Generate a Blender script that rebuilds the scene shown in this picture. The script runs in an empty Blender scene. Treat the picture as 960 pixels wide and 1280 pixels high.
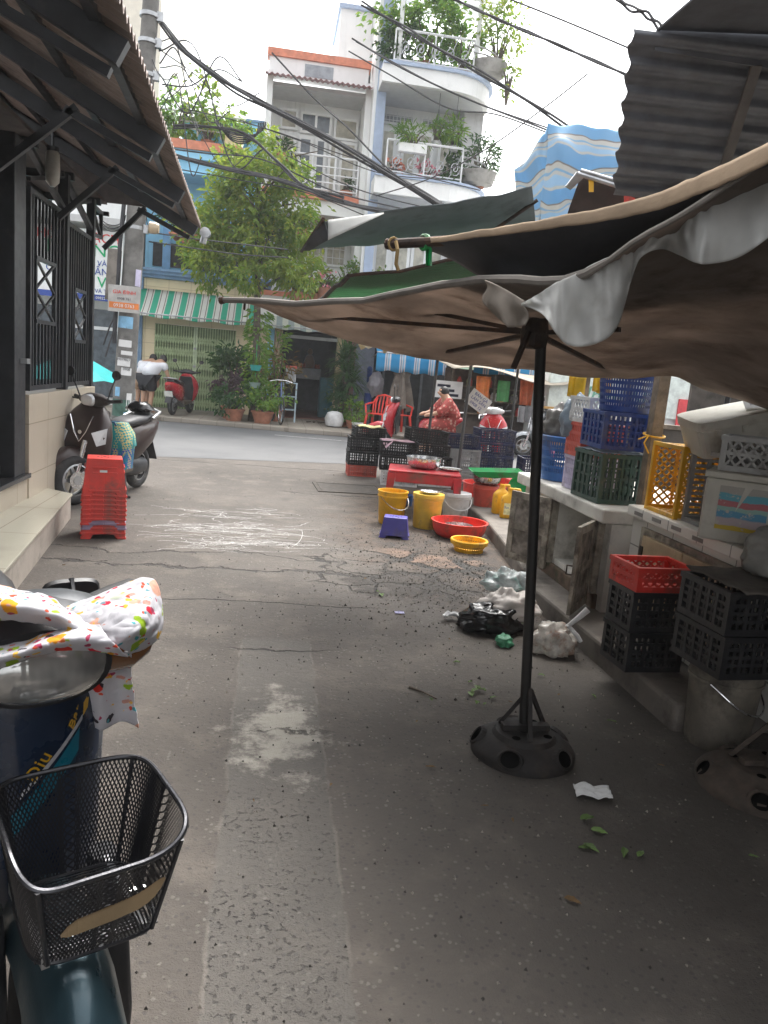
import bpy, math, random
from mathutils import Vector, Matrix, Euler, noise as mnoise
rad = math.radians
R = random.Random(7)
scene = bpy.context.scene
COL = scene.collection

# ------------------------------------------------------------------ camera
FPX, W, H = 961.0, 960, 1280
CAM = Vector((0, 0, 1.5))
RC = Matrix.Rotation(rad(-8.9), 3, 'Z') @ Matrix.Rotation(rad(90 - 10.2), 3, 'X') @ Matrix.Rotation(rad(5), 3, 'Z')
cd = bpy.data.cameras.new('camera'); cam = bpy.data.objects.new('camera', cd); COL.objects.link(cam)
cam.matrix_world = Matrix.Translation(CAM) @ RC.to_4x4()
cd.sensor_fit = 'VERTICAL'; cd.sensor_height = 36; cd.lens = FPX / H * 36
cd.clip_start = 0.05; cd.clip_end = 500
scene.camera = cam

def ray(px, py):
    return RC @ Vector(((px - W / 2) / FPX, -(py - H / 2) / FPX, -1))
def G(px, py, z=0.0):
    d = ray(px, py); return CAM + d * ((z - CAM.z) / d.z)
def P(px, py, Y):
    d = ray(px, py); return CAM + d * (Y / d.y)
def PX(px, py, X):
    d = ray(px, py); return CAM + d * (X / d.x)

# ------------------------------------------------------------------ materials
class N:
    """tiny node-graph helper"""
    def __init__(s, name):
        s.m = bpy.data.materials.new(name); s.m.use_nodes = True
        s.t = s.m.node_tree; s.t.nodes.clear()
        s.out = s.t.nodes.new('ShaderNodeOutputMaterial')
    def n(s, typ, **kw):
        o = s.t.nodes.new(typ)
        for k, v in kw.items(): setattr(o, k, v)
        return o
    def set(s, sock, v):
        if hasattr(v, 'is_output'): s.t.links.new(v, sock)
        elif isinstance(v, (tuple, list)) and len(v) == 3 and sock.type == 'RGBA': sock.default_value = (*v, 1)
        else: sock.default_value = v
    def math(s, op, a, b=0.0, c=None, clamp=False):
        o = s.n('ShaderNodeMath', operation=op, use_clamp=clamp)
        s.set(o.inputs[0], a); s.set(o.inputs[1], b)
        if c is not None: s.set(o.inputs[2], c)
        return o.outputs[0]
    def mix(s, f, a, b, blend='MIX'):
        o = s.n('ShaderNodeMix', data_type='RGBA', blend_type=blend)
        s.set(o.inputs[0], f); s.set(o.inputs[6], a); s.set(o.inputs[7], b)
        return o.outputs[2]
    def ramp(s, f, a, b):
        o = s.n('ShaderNodeMapRange', interpolation_type='SMOOTHSTEP')
        s.set(o.inputs[0], f); o.inputs[1].default_value = a; o.inputs[2].default_value = b
        return o.outputs[0]
    def noise(s, co, scale, detail=4, rough=.6, dist=0):
        o = s.n('ShaderNodeTexNoise'); s.set(o.inputs['Vector'], co)
        o.inputs['Scale'].default_value = scale; o.inputs['Detail'].default_value = detail
        o.inputs['Roughness'].default_value = rough; o.inputs['Distortion'].default_value = dist
        return o.outputs['Fac']
    def voro(s, co, scale, feature='F1', out='Distance', rnd=1.0):
        o = s.n('ShaderNodeTexVoronoi', feature=feature); s.set(o.inputs['Vector'], co)
        o.inputs['Scale'].default_value = scale; o.inputs['Randomness'].default_value = rnd
        return o.outputs[out]
    def sep(s, co):
        o = s.n('ShaderNodeSeparateXYZ'); s.set(o.inputs[0], co); return o.outputs
    def bump(s, h, strength, dist=.01):
        o = s.n('ShaderNodeBump'); s.set(o.inputs['Height'], h)
        o.inputs['Strength'].default_value = strength; o.inputs['Distance'].default_value = dist
        return o.outputs[0]
    def scaled(s, co, v):
        o = s.n('ShaderNodeMapping'); s.set(o.inputs[0], co); o.inputs['Scale'].default_value = v
        return o.outputs[0]
    def finish(s, col, rough=.6, metal=0, normal=None, spec=.5, trans=0, alpha=None, transm=0, coat=0):
        b = s.n('ShaderNodeBsdfPrincipled')
        s.set(b.inputs['Base Color'], col); s.set(b.inputs['Roughness'], rough)
        s.set(b.inputs['Metallic'], metal); s.set(b.inputs['Specular IOR Level'], spec)
        if normal is not None: s.set(b.inputs['Normal'], normal)
        if transm: b.inputs['Transmission Weight'].default_value = transm
        if coat: b.inputs['Coat Weight'].default_value = coat; b.inputs['Coat Roughness'].default_value = .08
        if alpha is not None: s.set(b.inputs['Alpha'], alpha)
        sh = b.outputs[0]
        if trans:
            t = s.n('ShaderNodeBsdfTranslucent'); s.set(t.inputs[0], col)
            x = s.n('ShaderNodeMixShader'); x.inputs[0].default_value = trans
            s.t.links.new(sh, x.inputs[1]); s.t.links.new(t.outputs[0], x.inputs[2]); sh = x.outputs[0]
        s.t.links.new(sh, s.out.inputs[0])
        return s.m
    def co(s, which='Object'):
        return s.n('ShaderNodeTexCoord').outputs[which]
    def pos(s):
        return s.n('ShaderNodeNewGeometry').outputs['Position']
    def rnd(s):
        return s.n('ShaderNodeObjectInfo').outputs['Random']

MATS = {}
def mat(name, c, rough=.55, metal=0, var=.18, scale=6, bump=.12, bscale=90, dirt=0, dirtc=(.06, .05, .04), streak=0,
        trans=0, transm=0, coat=0, spec=.5, world=False, alpha=None, huevar=0):
    """surface with uneven colour, optional dirt patches and fine bump"""
    if name in MATS: return MATS[name]
    n = N(name); co = n.pos() if world else n.co()
    a = tuple(x * (1 - var) for x in c); b = tuple(min(1, x * (1 + var)) for x in c)
    col = n.mix(n.ramp(n.noise(co, scale, 5), .3, .7), a, b)
    if huevar:
        h = n.n('ShaderNodeHueSaturation'); n.set(h.inputs['Color'], col)
        n.set(h.inputs['Value'], n.math('ADD', n.math('MULTIPLY', n.rnd(), huevar), 1 - huevar / 2)); col = h.outputs[0]
    if dirt:
        d = n.ramp(n.noise(co, scale * .6 + 1.3, 7, .68), .62 - dirt * .3, .82 - dirt * .2)
        col = n.mix(n.math('MULTIPLY', d, min(1, .35 + dirt)), col, dirtc)
    if streak:      # rain streaks and mould running down the wall
        sk = n.ramp(n.noise(n.scaled(co, (1, 1, .07)), 4.5, 6, .7), .52, .8); bl = n.ramp(n.noise(co, .8, 6, .7), .4, .65)
        col = n.mix(n.math('MULTIPLY', n.math('MULTIPLY', sk, bl), streak), col, tuple(x * .35 + .03 for x in c))
    r = n.math('ADD', n.math('MULTIPLY', n.noise(co, scale * 2.3, 3), .25), rough - .12, clamp=True)
    nm = n.bump(n.noise(co, bscale, 4), bump, .004) if bump else None
    MATS[name] = n.finish(col, r, metal, nm, spec, trans, alpha, transm, coat)
    return MATS[name]

def stripe_mat(name, cols, period, axis=0, rough=.6, trans=.3, coord='UV', dirt=.2, wob=0.01):
    """woven stripes: cols = [(fraction_end, colour), ...] along UV u (axis 0) or v (axis 1), in metres"""
    n = N(name); co = n.co(coord); s = n.sep(co)[axis]
    s = n.math('ADD', s, n.math('MULTIPLY', n.noise(co, 3, 2), wob))
    f = n.math('FRACT', n.math('DIVIDE', s, period))
    col = cols[0][1]
    for (e0, _), (_, c) in zip(cols[:-1], cols[1:]):
        col = n.mix(n.ramp(f, e0 - .012, e0 + .012), col, c)
    dn = n.ramp(n.noise(co, 2.2, 6, .65), .45, .8)
    col = n.mix(n.math('MULTIPLY', dn, dirt), col, (.12, .11, .09))
    nm = n.bump(n.noise(co, 14, 4), .25, .01)
    MATS[name] = n.finish(col, rough, 0, nm, .2, trans); return MATS[name]

# ------------------------------------------------------------------ mesh builder
class MB:
    def __init__(s): s.v = []; s.f = []; s.mi = []; s.uv = []; s.cur = 0; s.M = None
    def add(s, vs, fs, uvs=None):
        o = len(s.v)
        for i, p in enumerate(vs):
            p = Vector(p)
            s.v.append(s.M @ p if s.M is not None else p)
            s.uv.append(uvs[i] if uvs else (p.x, p.y))
        for f in fs:
            s.f.append([o + i for i in f]); s.mi.append(s.cur)
        return s
    def box(s, c, d, rot=None):
        hx, hy, hz = d[0] / 2, d[1] / 2, d[2] / 2
        vs = [Vector((x, y, z)) for z in (-hz, hz) for y in (-hy, hy) for x in (-hx, hx)]
        if rot is not None:
            m = rot if isinstance(rot, Matrix) else Euler(rot).to_matrix()
            vs = [m @ v for v in vs]
        c = Vector(c); vs = [v + c for v in vs]
        return s.add(vs, [(0, 2, 3, 1), (4, 5, 7, 6), (0, 1, 5, 4), (2, 6, 7, 3), (0, 4, 6, 2), (1, 3, 7, 5)])
    def lo(s, a, b):
        a = Vector(a); b = Vector(b)
        return s.box((a + b) / 2, (abs(b.x - a.x), abs(b.y - a.y), abs(b.z - a.z)))
    def bar(s, p, q, w, h=None, up=(0, 0, 1)):
        p = Vector(p); q = Vector(q); d = q - p; L = d.length
        if L < 1e-6: return s
        z = d / L; u = Vector(up)
        if abs(z.dot(u)) > .98: u = Vector((1, 0, 0)) if abs(z.x) < .9 else Vector((0, 1, 0))
        x = u.cross(z).normalized(); y = z.cross(x)
        m = Matrix((x, y, z)).transposed()
        return s.box((p + q) / 2, (w, h or w, L), m)
    def tube(s, pts, r, n=8, cap=True, closed=False):
        pts = [Vector(p) for p in pts]; k = len(pts)
        rr = r if isinstance(r, (list, tuple)) else [r] * k
        vs = []; fs = []; prev = None
        for i, p in enumerate(pts):
            if closed: t = pts[(i + 1) % k] - pts[i - 1]
            else: t = (pts[min(i + 1, k - 1)] - pts[max(i - 1, 0)])
            t = t.normalized() if t.length > 1e-9 else Vector((0, 0, 1))
            if prev is None:
                u = Vector((0, 0, 1)) if abs(t.z) < .9 else Vector((1, 0, 0))
                x = u.cross(t).normalized()
            else:
                x = (prev - t * prev.dot(t)); x = x.normalized() if x.length > 1e-6 else Vector((1, 0, 0))
            prev = x; y = t.cross(x)
            for j in range(n):
                a = 2 * math.pi * j / n
                vs.append(p + (x * math.cos(a) + y * math.sin(a)) * rr[i])
        for i in range(k if closed else k - 1):
            i2 = (i + 1) % k
            for j in range(n):
                fs.append((i * n + j, i * n + (j + 1) % n, i2 * n + (j + 1) % n, i2 * n + j))
        if cap and not closed:
            fs.append(tuple(range(n - 1, -1, -1))); fs.append(tuple((k - 1) * n + j for j in range(n)))
        return s.add(vs, fs)
    def lathe(s, prof, n=24, c=(0, 0, 0), axis='Z', sx=1, sy=1, cap=True):
        vs = []; fs = []; c = Vector(c)
        for r, z in prof:
            for j in range(n):
                a = 2 * math.pi * j / n
                x, y = r * math.cos(a) * sx, r * math.sin(a) * sy
                v = {'Z': (x, y, z), 'Y': (x, z, y), 'X': (z, x, y)}[axis]
                vs.append(c + Vector(v))
        for i in range(len(prof) - 1):
            for j in range(n):
                fs.append((i * n + j, i * n + (j + 1) % n, (i + 1) * n + (j + 1) % n, (i + 1) * n + j))
        if cap:
            if prof[0][0] > 1e-5: fs.append(tuple(range(n - 1, -1, -1)))
            if prof[-1][0] > 1e-5: fs.append(tuple((len(prof) - 1) * n + j for j in range(n)))
        return s.add(vs, fs)
    def loft(s, rings, cap=True):
        n = len(rings[0]); vs = [p for r in rings for p in r]; fs = []
        for i in range(len(rings) - 1):
            for j in range(n):
                fs.append((i * n + j, i * n + (j + 1) % n, (i + 1) * n + (j + 1) % n, (i + 1) * n + j))
        if cap:
            fs.append(tuple(range(n - 1, -1, -1))); fs.append(tuple((len(rings) - 1) * n + j for j in range(n)))
        return s.add(vs, fs)
    def prism(s, poly, d):
        """poly: list of 3-D points, extruded by vector d"""
        n = len(poly); d = Vector(d); poly = [Vector(p) for p in poly]
        vs = poly + [p + d for p in poly]
        fs = [tuple(range(n)), tuple(range(2 * n - 1, n - 1, -1))] + [(i, i + n, (i + 1) % n + n, (i + 1) % n) for i in range(n)]
        return s.add(vs, fs)
    def grid(s, fn, nu, nv, su=1, sv=1):
        vs = []; uv = []
        for i in range(nu + 1):
            for j in range(nv + 1):
                vs.append(fn(i / nu, j / nv)); uv.append((i / nu * su, j / nv * sv))
        fs = [(i * (nv + 1) + j, (i + 1) * (nv + 1) + j, (i + 1) * (nv + 1) + j + 1, i * (nv + 1) + j + 1)
              for i in range(nu) for j in range(nv)]
        return s.add(vs, fs, uv)
    def leaf(s, p, d, L, w, fold=.25, up=None):
        p = Vector(p); d = Vector(d).normalized()
        u = up or Vector((R.uniform(-1, 1), R.uniform(-1, 1), R.uniform(.2, 1.2)))
        x = d.cross(u); x = x.normalized() if x.length > 1e-4 else Vector((1, 0, 0)); n = x.cross(d)
        m = p + d * L * .5
        return s.add([p, m + x * w / 2 + n * w * fold, p + d * L - n * L * .12, m - x * w / 2 + n * w * fold], [(0, 1, 2), (0, 2, 3)])

def ell(c, w, h, axis='X', n=16, p=2.4):
    """superellipse ring; axis = normal"""
    out = []; c = Vector(c)
    for j in range(n):
        a = 2 * math.pi * j / n; ca, sa = math.cos(a), math.sin(a)
        x = math.copysign(abs(ca) ** (2 / p), ca) * w / 2; y = math.copysign(abs(sa) ** (2 / p), sa) * h / 2
        out.append(c + Vector({'X': (0, x, y), 'Y': (x, 0, y), 'Z': (x, y, 0)}[axis]))
    return out

WM = {}     # world matrices of the things built so far
def tag(o, label=None, cat=None, group=None, kind=None):
    if label: o['label'] = label
    if cat: o['category'] = cat
    if group: o['group'] = group
    if kind: o['kind'] = kind
    return o
def thing(name, label, cat, loc=(0, 0, 0), rz=0, group=None, rx=0, ry=0):
    o = bpy.data.objects.new(name, None); COL.objects.link(o)
    o.location = loc; o.rotation_euler = (rx, ry, rz); o.empty_display_size = .1
    WM[o.name] = Matrix.Translation(Vector(loc)) @ Euler((rx, ry, rz)).to_matrix().to_4x4()
    return tag(o, label, cat, group)
def build(name, mb, mats, parent=None, smooth=False, bevel=0, solid=0, sub=0, world=None, loc=None, rot=None):
    """links mb as ONE mesh object. With a parent the vertices are local to it unless world=True;
    without one they are world coordinates (the origin goes to the base) unless loc is given"""
    me = bpy.data.meshes.new(name); vs = mb.v
    o = bpy.data.objects.new(name, me); COL.objects.link(o)
    if parent is not None:
        o.parent = parent
        if world:
            inv = WM[parent.name].inverted(); vs = [inv @ v for v in vs]
        WM[o.name] = WM[parent.name]
        if loc is not None: o.location = loc
        if rot is not None: o.rotation_euler = rot
    elif loc is not None:
        o.location = loc
        if rot is not None: o.rotation_euler = rot
        WM[o.name] = Matrix.Translation(Vector(loc)) @ Euler(rot or (0, 0, 0)).to_matrix().to_4x4()
    else:
        xs = [v.x for v in vs]; ys = [v.y for v in vs]
        org = Vector(((min(xs) + max(xs)) / 2, (min(ys) + max(ys)) / 2, min(v.z for v in vs)))
        o.location = org; vs = [v - org for v in vs]; WM[o.name] = Matrix.Translation(org)
    me.from_pydata([tuple(v) for v in vs], [], mb.f)
    if not isinstance(mats, (list, tuple)): mats = [mats]
    for m in mats: me.materials.append(m)
    if len(mats) > 1: me.polygons.foreach_set('material_index', mb.mi)
    uvl = me.uv_layers.new(name='UVMap')
    li = [0] * len(me.loops); me.loops.foreach_get('vertex_index', li)
    flat = []
    for i in li: flat += mb.uv[i]
    uvl.data.foreach_set('uv', flat)
    if smooth:
        me.polygons.foreach_set('use_smooth', [True] * len(me.polygons))
        if smooth != 'all': me.set_sharp_from_angle(angle=rad(40))
    me.validate(); me.update()
    if solid:
        m = o.modifiers.new('thickness', 'SOLIDIFY'); m.thickness = solid; m.offset = 0
    if bevel:
        m = o.modifiers.new('bevel', 'BEVEL'); m.width = bevel; m.segments = 2; m.limit_method = 'ANGLE'
    if sub:
        m = o.modifiers.new('sub', 'SUBSURF'); m.levels = sub; m.render_levels = sub
    return o
def kids(o): return [c for c in bpy.data.objects if c.parent == o]
def copy_tree(o, parent=None, loc=None, rz=None, label=None, group=None, mats=None):
    c = o.copy(); COL.objects.link(c); c.parent = parent
    if loc is not None: c.location = loc
    if rz is not None: c.rotation_euler = (c.rotation_euler[0], c.rotation_euler[1], rz)
    if label: c['label'] = label
    if group: c['group'] = group
    WM[c.name] = Matrix.Translation(c.location) @ c.rotation_euler.to_matrix().to_4x4()
    if mats and o.data and o.data.materials and o.data.materials[0].name in mats:
        c.data = o.data.copy(); c.data.materials[0] = MATS[mats[o.data.materials[0].name]]
    for ch in kids(o): copy_tree(ch, c, mats=mats)
    return c
def text(name, s, size, M4, m, parent, ext=.002, align='LEFT'):
    """lettering: flat mesh letters with a slight thickness, M4 = matrix in world space"""
    cu = bpy.data.curves.new(name, 'FONT'); cu.body = s; cu.size = size; cu.extrude = ext; cu.align_x = align
    cu.resolution_u = 3
    t = bpy.data.objects.new(name, cu); me = bpy.data.meshes.new_from_object(t)
    bpy.data.objects.remove(t)
    o = bpy.data.objects.new(name, me); COL.objects.link(o)
    me.materials.clear(); me.materials.append(m)
    me.transform(WM[parent.name].inverted() @ M4); o.parent = parent; WM[o.name] = WM[parent.name]
    return o
def frame(o, x, z):
    """matrix with local x along x, local z along z"""
    x = Vector(x).normalized(); z = Vector(z); z = (z - x * z.dot(x)).normalized(); y = z.cross(x)
    m = Matrix((x, y, z)).transposed().to_4x4(); m.translation = o; return m
FACE = lambda x, y, z: frame(Vector((x, y, z)), (1, 0, 0), (0, -1, 0))     # lettering on a wall facing the camera side
def sag(a, b, d, n=14):
    a = Vector(a); b = Vector(b)
    return [a.lerp(b, i / n) - Vector((0, 0, d * 4 * (i / n) * (1 - i / n))) for i in range(n + 1)]
# ------------------------------------------------------------------ materials in use
PLAS = dict(var=.16, scale=5, bump=.08, rough=.42, dirt=.5, dirtc=(.1, .08, .06))
red_pl = mat('red_plastic', (.74, .05, .035), **PLAS)
red_dk = mat('dark_red_plastic', (.42, .02, .03), **PLAS)
coral_pl = mat('coral_plastic', (.60, .10, .07), **PLAS)
black_pl = mat('black_plastic', (.018, .018, .02), rough=.42, var=.3, dirt=.3, dirtc=(.09, .08, .07), bump=.1)
navy_pl = mat('navy_plastic', (.012, .02, .07), **PLAS)
blue_pl = mat('blue_plastic', (.012, .042, .2), **PLAS)
ltblue_pl = mat('sky_blue_plastic', (.035, .13, .36), **PLAS)
purple_pl = mat('violet_plastic', (.07, .06, .33), **PLAS)
yellow_pl = mat('yellow_plastic', (.78, .42, .015), **PLAS)
paleyel_pl = mat('pale_yellow_plastic', (.72, .48, .06), **PLAS)
white_pl = mat('white_plastic', (.66, .66, .66), **PLAS)
lilac_pl = mat('lilac_plastic', (.5, .45, .62), **PLAS)
grey_pl = mat('grey_plastic', (.34, .34, .34), rough=.5, var=.15, dirt=.4, dirtc=(.12, .1, .08), bump=.1)
green_pl = mat('green_plastic', (.01, .38, .1), **PLAS)
dkgreen_pl = mat('dark_green_plastic', (.03, .07, .055), rough=.45, var=.2, dirt=.4, dirtc=(.12, .11, .1))
steel = mat('steel', (.6, .6, .6), rough=.25, metal=1, var=.08, bump=.04)
dull_steel = mat('galvanised_steel', (.42, .43, .44), rough=.4, metal=.8, var=.2, dirt=.3)
black_iron = mat('black_iron', (.022, .024, .028), rough=.42, var=.3, dirt=.25, dirtc=(.07, .065, .06), world=True)
rust_iron = mat('rusty_iron', (.045, .032, .026), rough=.75, metal=.2, var=.4, scale=14, dirt=.6, dirtc=(.11, .055, .03), bump=.35)
rubber = mat('rubber', (.022, .022, .023), rough=.75, var=.25, dirt=.4, dirtc=(.12, .11, .1))
white_paint = mat('white_paint', (.8, .81, .8), rough=.6, var=.05, scale=1.2, dirt=.15, dirtc=(.5, .5, .47), world=True, streak=.7)
white_metal = mat('white_metal', (.72, .73, .74), rough=.4, var=.06, world=True)
grey_wall = mat('grey_wall', (.5, .5, .5), rough=.75, var=.12, scale=1.5, dirt=.3, dirtc=(.3, .29, .27), world=True, streak=.8)
soffit = mat('soffit', (.55, .56, .57), rough=.75, var=.05, world=True)
blue_wall = mat('blue_wall', (.32, .66, .92), rough=.65, var=.1, scale=1.4, dirt=.15, dirtc=(.2, .36, .5), world=True, streak=.6)
blue_trim = mat('blue_trim', (.17, .29, .46), rough=.6, var=.12, world=True, dirt=.2)
slate_col = mat('slate_blue', (.36, .44, .58), rough=.6, var=.08, world=True, streak=.5)
orange_trim = mat('orange_trim', (.62, .22, .13), rough=.6, var=.15, dirt=.25, world=True)
cream = mat('cream_wall', (.7, .63, .48), rough=.7, var=.08, dirt=.15, world=True, streak=.7)
dark_in = mat('dark_interior', (.03, .03, .032), rough=.8, var=.4, world=True)
curtain = mat('curtain', (.45, .43, .36), rough=.85, var=.25, scale=5, world=True)
wood = mat('weathered_wood', (.2, .16, .12), rough=.75, var=.35, scale=9, dirt=.4, bump=.3)
door_wood = mat('cream_wood', (.5, .38, .24), rough=.65, var=.15, scale=4, dirt=.35, dirtc=(.12, .08, .05), bump=.2)
concrete = mat('concrete', (.3, .29, .27), rough=.85, var=.2, scale=3, dirt=.5, dirtc=(.12, .11, .1), bump=.3, bscale=50, world=True)
foam = mat('styrofoam', (.62, .6, .53), rough=.8, var=.08, dirt=.35, dirtc=(.25, .21, .15), bump=.25, bscale=140)
terracotta = mat('terracotta', (.36, .15, .09), rough=.8, var=.2, dirt=.3)
paper = mat('paper', (.75, .75, .74), rough=.8, var=.08)
ink = mat('ink', (.03, .03, .05), rough=.8, var=.1)
ink_red = mat('red_lettering', (.72, .04, .03), rough=.6, var=.1)
ink_green = mat('green_lettering', (.0, .36, .13), rough=.6, var=.1)
ink_blue = mat('blue_lettering', (.03, .07, .32), rough=.6, var=.1)
ink_orange = mat('orange_print', (.7, .22, .06), rough=.7)
cable_m = mat('cable', (.03, .03, .034), rough=.6, var=.3)
skin = mat('skin', (.5, .29, .19), rough=.5, var=.06, bump=.03)
hair = mat('dark_hair', (.012, .01, .009), rough=.5, var=.3)
bark = mat('bark', (.1, .08, .06), rough=.9, var=.35, scale=12, bump=.5, bscale=40)

def leaf_mat(name, a, b, c, trans=.35):
    n = N(name); co = n.co(); v = n.noise(co, 1.6, 3); w = n.noise(co, 14, 2)
    col = n.mix(n.ramp(v, .35, .65), a, b); col = n.mix(n.ramp(w, .58, .7), col, c)
    MATS[name] = n.finish(col, .45, 0, None, .4, trans); return MATS[name]
leaf_tree = leaf_mat('tree_leaves', (.14, .25, .035), (.27, .35, .05), (.5, .42, .05), .55)
leaf_dark = leaf_mat('dark_leaves', (.035, .095, .03), (.07, .14, .04), (.13, .2, .04), .4)
leaf_lite = leaf_mat('fresh_leaves', (.12, .25, .04), (.2, .34, .05), (.4, .42, .06), .5)
leaf_purple = leaf_mat('purple_leaves', (.08, .05, .06), (.13, .08, .1), (.2, .1, .12))
leaf_red = leaf_mat('reddish_leaves', (.12, .12, .03), (.2, .12, .04), (.35, .08, .04))
pink_fl = mat('pink_flowers', (.7, .25, .3), rough=.6)

# ground: worn asphalt with a patched strip, cracks, brown dirt and cement stains, plus shade painted under the umbrellas
def ground_mat():
    n = N('alley_asphalt'); p = n.pos(); s = n.sep(p); x, y = s[0], s[1]
    big = n.noise(p, .55, 5, .6); mid = n.noise(p, 3.2, 6, .65); fine = n.noise(p, 38, 5, .7); grit = n.noise(p, 190, 3, .7)
    st = n.n('ShaderNodeTexVoronoi', feature='F1'); n.set(st.inputs['Vector'], p); st.inputs['Scale'].default_value = 62
    stones = n.sep(st.outputs['Color'])[0]; rnd_ = n.ramp(st.outputs['Distance'], .5, .3); brk = n.ramp(n.noise(p, 7, 4), .4, .62)
    col = n.mix(n.ramp(big, .3, .7), (.088, .077, .067), (.13, .114, .1))
    col = n.mix(n.ramp(mid, .45, .75), col, (.168, .146, .126))
    col = n.mix(n.math('MULTIPLY', n.math('MULTIPLY', n.math('MULTIPLY', rnd_, brk), n.ramp(stones, .8, .86)), .55), col, (.25, .235, .21))
    col = n.mix(n.math('MULTIPLY', n.math('MULTIPLY', rnd_, n.ramp(stones, .2, .14)), .5), col, (.06, .058, .056))
    col = n.mix(n.math('MULTIPLY', n.ramp(fine, .5, .75), .35), col, (.09, .086, .082))
    wx = n.math('ADD', x, n.math('MULTIPLY', n.math('SUBTRACT', n.noise(p, 3.4, 7, .7), .5), .07))
    wy = n.math('ADD', y, n.math('MULTIPLY', n.math('SUBTRACT', n.noise(p, 1.3, 5), .5), .5))
    def band(v, a, b, e): return n.math('MULTIPLY', n.ramp(v, a - e, a + e), n.math('SUBTRACT', 1.0, n.ramp(v, b - e, b + e)))
    mul = lambda *a: a[0] if len(a) == 1 else n.math('MULTIPLY', a[0], mul(*a[1:]))
    # repair strip running up the alley
    strip = mul(band(wx, -.085, .285, .006), n.math('SUBTRACT', 1.0, n.ramp(y, 4.05, 4.15)))
    pitm = mul(strip, n.ramp(n.noise(p, 48, 4, .65), .56, .64), n.ramp(n.noise(p, 2.0, 5), .35, .6), n.math('SUBTRACT', 1.0, n.ramp(wy, 2.2, 3.0)))
    col = n.mix(n.math('MULTIPLY', strip, .45), col, (.15, .142, .13)); col = n.mix(n.math('MULTIPLY', pitm, .8), col, (.045, .043, .042))
    edge = mul(n.math('MAXIMUM', band(wx, -.093, -.081, .004), band(wx, .281, .291, .004)), n.math('SUBTRACT', 1.0, n.ramp(y, 4.05, 4.15)), n.ramp(n.noise(p, 4, 4), .4, .6))
    col = n.mix(n.math('MULTIPLY', edge, .42), col, (.24, .215, .19))
    # pale cement spill
    cx = n.math('DIVIDE', n.math('SUBTRACT', x, .12), .34); cy = n.math('DIVIDE', n.math('SUBTRACT', y, 3.0), .62)
    dd = n.math('ADD', mul(cx, cx), mul(cy, cy))
    cem = n.ramp(n.math('ADD', n.math('MULTIPLY', n.math('SUBTRACT', 1.0, dd), .55), n.math('MULTIPLY', n.math('SUBTRACT', n.noise(p, 4.5, 8, .75), .5), 1.9)), .3, .62)
    cem = mul(cem, n.math('SUBTRACT', 1.0, n.ramp(dd, .8, 1.5)))
    col = n.mix(n.math('MULTIPLY', cem, .75), col, (.46, .43, .37))
    # brown dirt beside the stalls
    dx = n.math('DIVIDE', n.math('SUBTRACT', x, 1.75), 1.35); dy = n.math('DIVIDE', n.math('SUBTRACT', y, 7.3), 3.6)
    dirt = n.ramp(n.math('ADD', n.math('SUBTRACT', 1.0, n.math('ADD', mul(dx, dx), mul(dy, dy))), n.math('MULTIPLY', n.math('SUBTRACT', n.noise(p, 1.7, 7, .7), .5), 1.7)), .1, .8)
    col = n.mix(n.math('MULTIPLY', dirt, .88), col, n.mix(n.ramp(n.noise(p, 5, 7, .72), .35, .65), (.04, .03, .024), (.105, .073, .051)))
    wp = n.n('ShaderNodeVectorMath', operation='ADD'); n.set(wp.inputs[0], p)
    nz = n.n('ShaderNodeTexNoise'); n.set(nz.inputs['Vector'], p); nz.inputs['Scale'].default_value = 3; nz.inputs['Detail'].default_value = 6
    sc = n.n('ShaderNodeVectorMath', operation='SCALE'); n.set(sc.inputs[0], nz.outputs['Color']); sc.inputs[3].default_value = .35
    n.set(wp.inputs[1], sc.outputs[0])
    # broken crazed patch: thin polygon cracks to the left, slabs sunk in black mud to the right
    ax = n.math('DIVIDE', n.math('SUBTRACT', x, 1.12), 1.0); ay = n.math('DIVIDE', n.math('SUBTRACT', y, 5.72), .78)
    area = n.ramp(n.math('ADD', n.math('SUBTRACT', 1.0, n.math('ADD', mul(ax, ax), mul(ay, ay))), n.math('MULTIPLY', n.math('SUBTRACT', n.noise(p, 2.2, 6, .7), .5), 1.5)), .0, .45)
    right = n.ramp(n.math('ADD', x, n.math('MULTIPLY', n.math('SUBTRACT', n.noise(p, 1.8, 5), .5), .9)), .75, 1.2)
    vo = n.n('ShaderNodeTexVoronoi', feature='F1'); n.set(vo.inputs['Vector'], wp.outputs[0]); vo.inputs['Scale'].default_value = 2.7; cellr = n.sep(vo.outputs['Color'])[1]
    cell = n.voro(wp.outputs[0], 2.7, 'DISTANCE_TO_EDGE')
    cell = n.math('ADD', cell, n.math('MULTIPLY', n.math('SUBTRACT', n.noise(p, 9, 6, .7), .5), .09))
    thin = n.ramp(cell, .045, .01); wide = n.ramp(cell, .13, .06)
    slab = mul(area, right, n.math('SUBTRACT', 1.0, wide), n.ramp(cellr, .25, .4))
    col = n.mix(n.math('MULTIPLY', slab, .75), col, n.mix(n.ramp(n.noise(p, 7, 6, .7), .35, .65), (.13, .085, .06), (.235, .15, .105)))
    crz = mul(area, n.math('MAXIMUM', mul(thin, n.ramp(n.noise(p, 2.6, 5), .3, .5)), mul(right, wide, n.ramp(n.noise(p, 3.1, 6, .7), .36, .5))))
    col = n.mix(n.math('MULTIPLY', crz, .95), col, n.mix(n.ramp(n.noise(p, 40, 4, .8), .5, .62), (.022, .02, .018), (.075, .068, .06)))
    # black crumbs
    cr = mul(n.ramp(n.noise(p, 24, 6, .8), .48, .57), n.ramp(n.noise(p, 1.7, 5), .40, .55), n.ramp(x, .7, 1.15), n.ramp(y, 4.2, 4.8), n.math('SUBTRACT', 1.0, n.ramp(y, 7.2, 8.0)))
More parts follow.
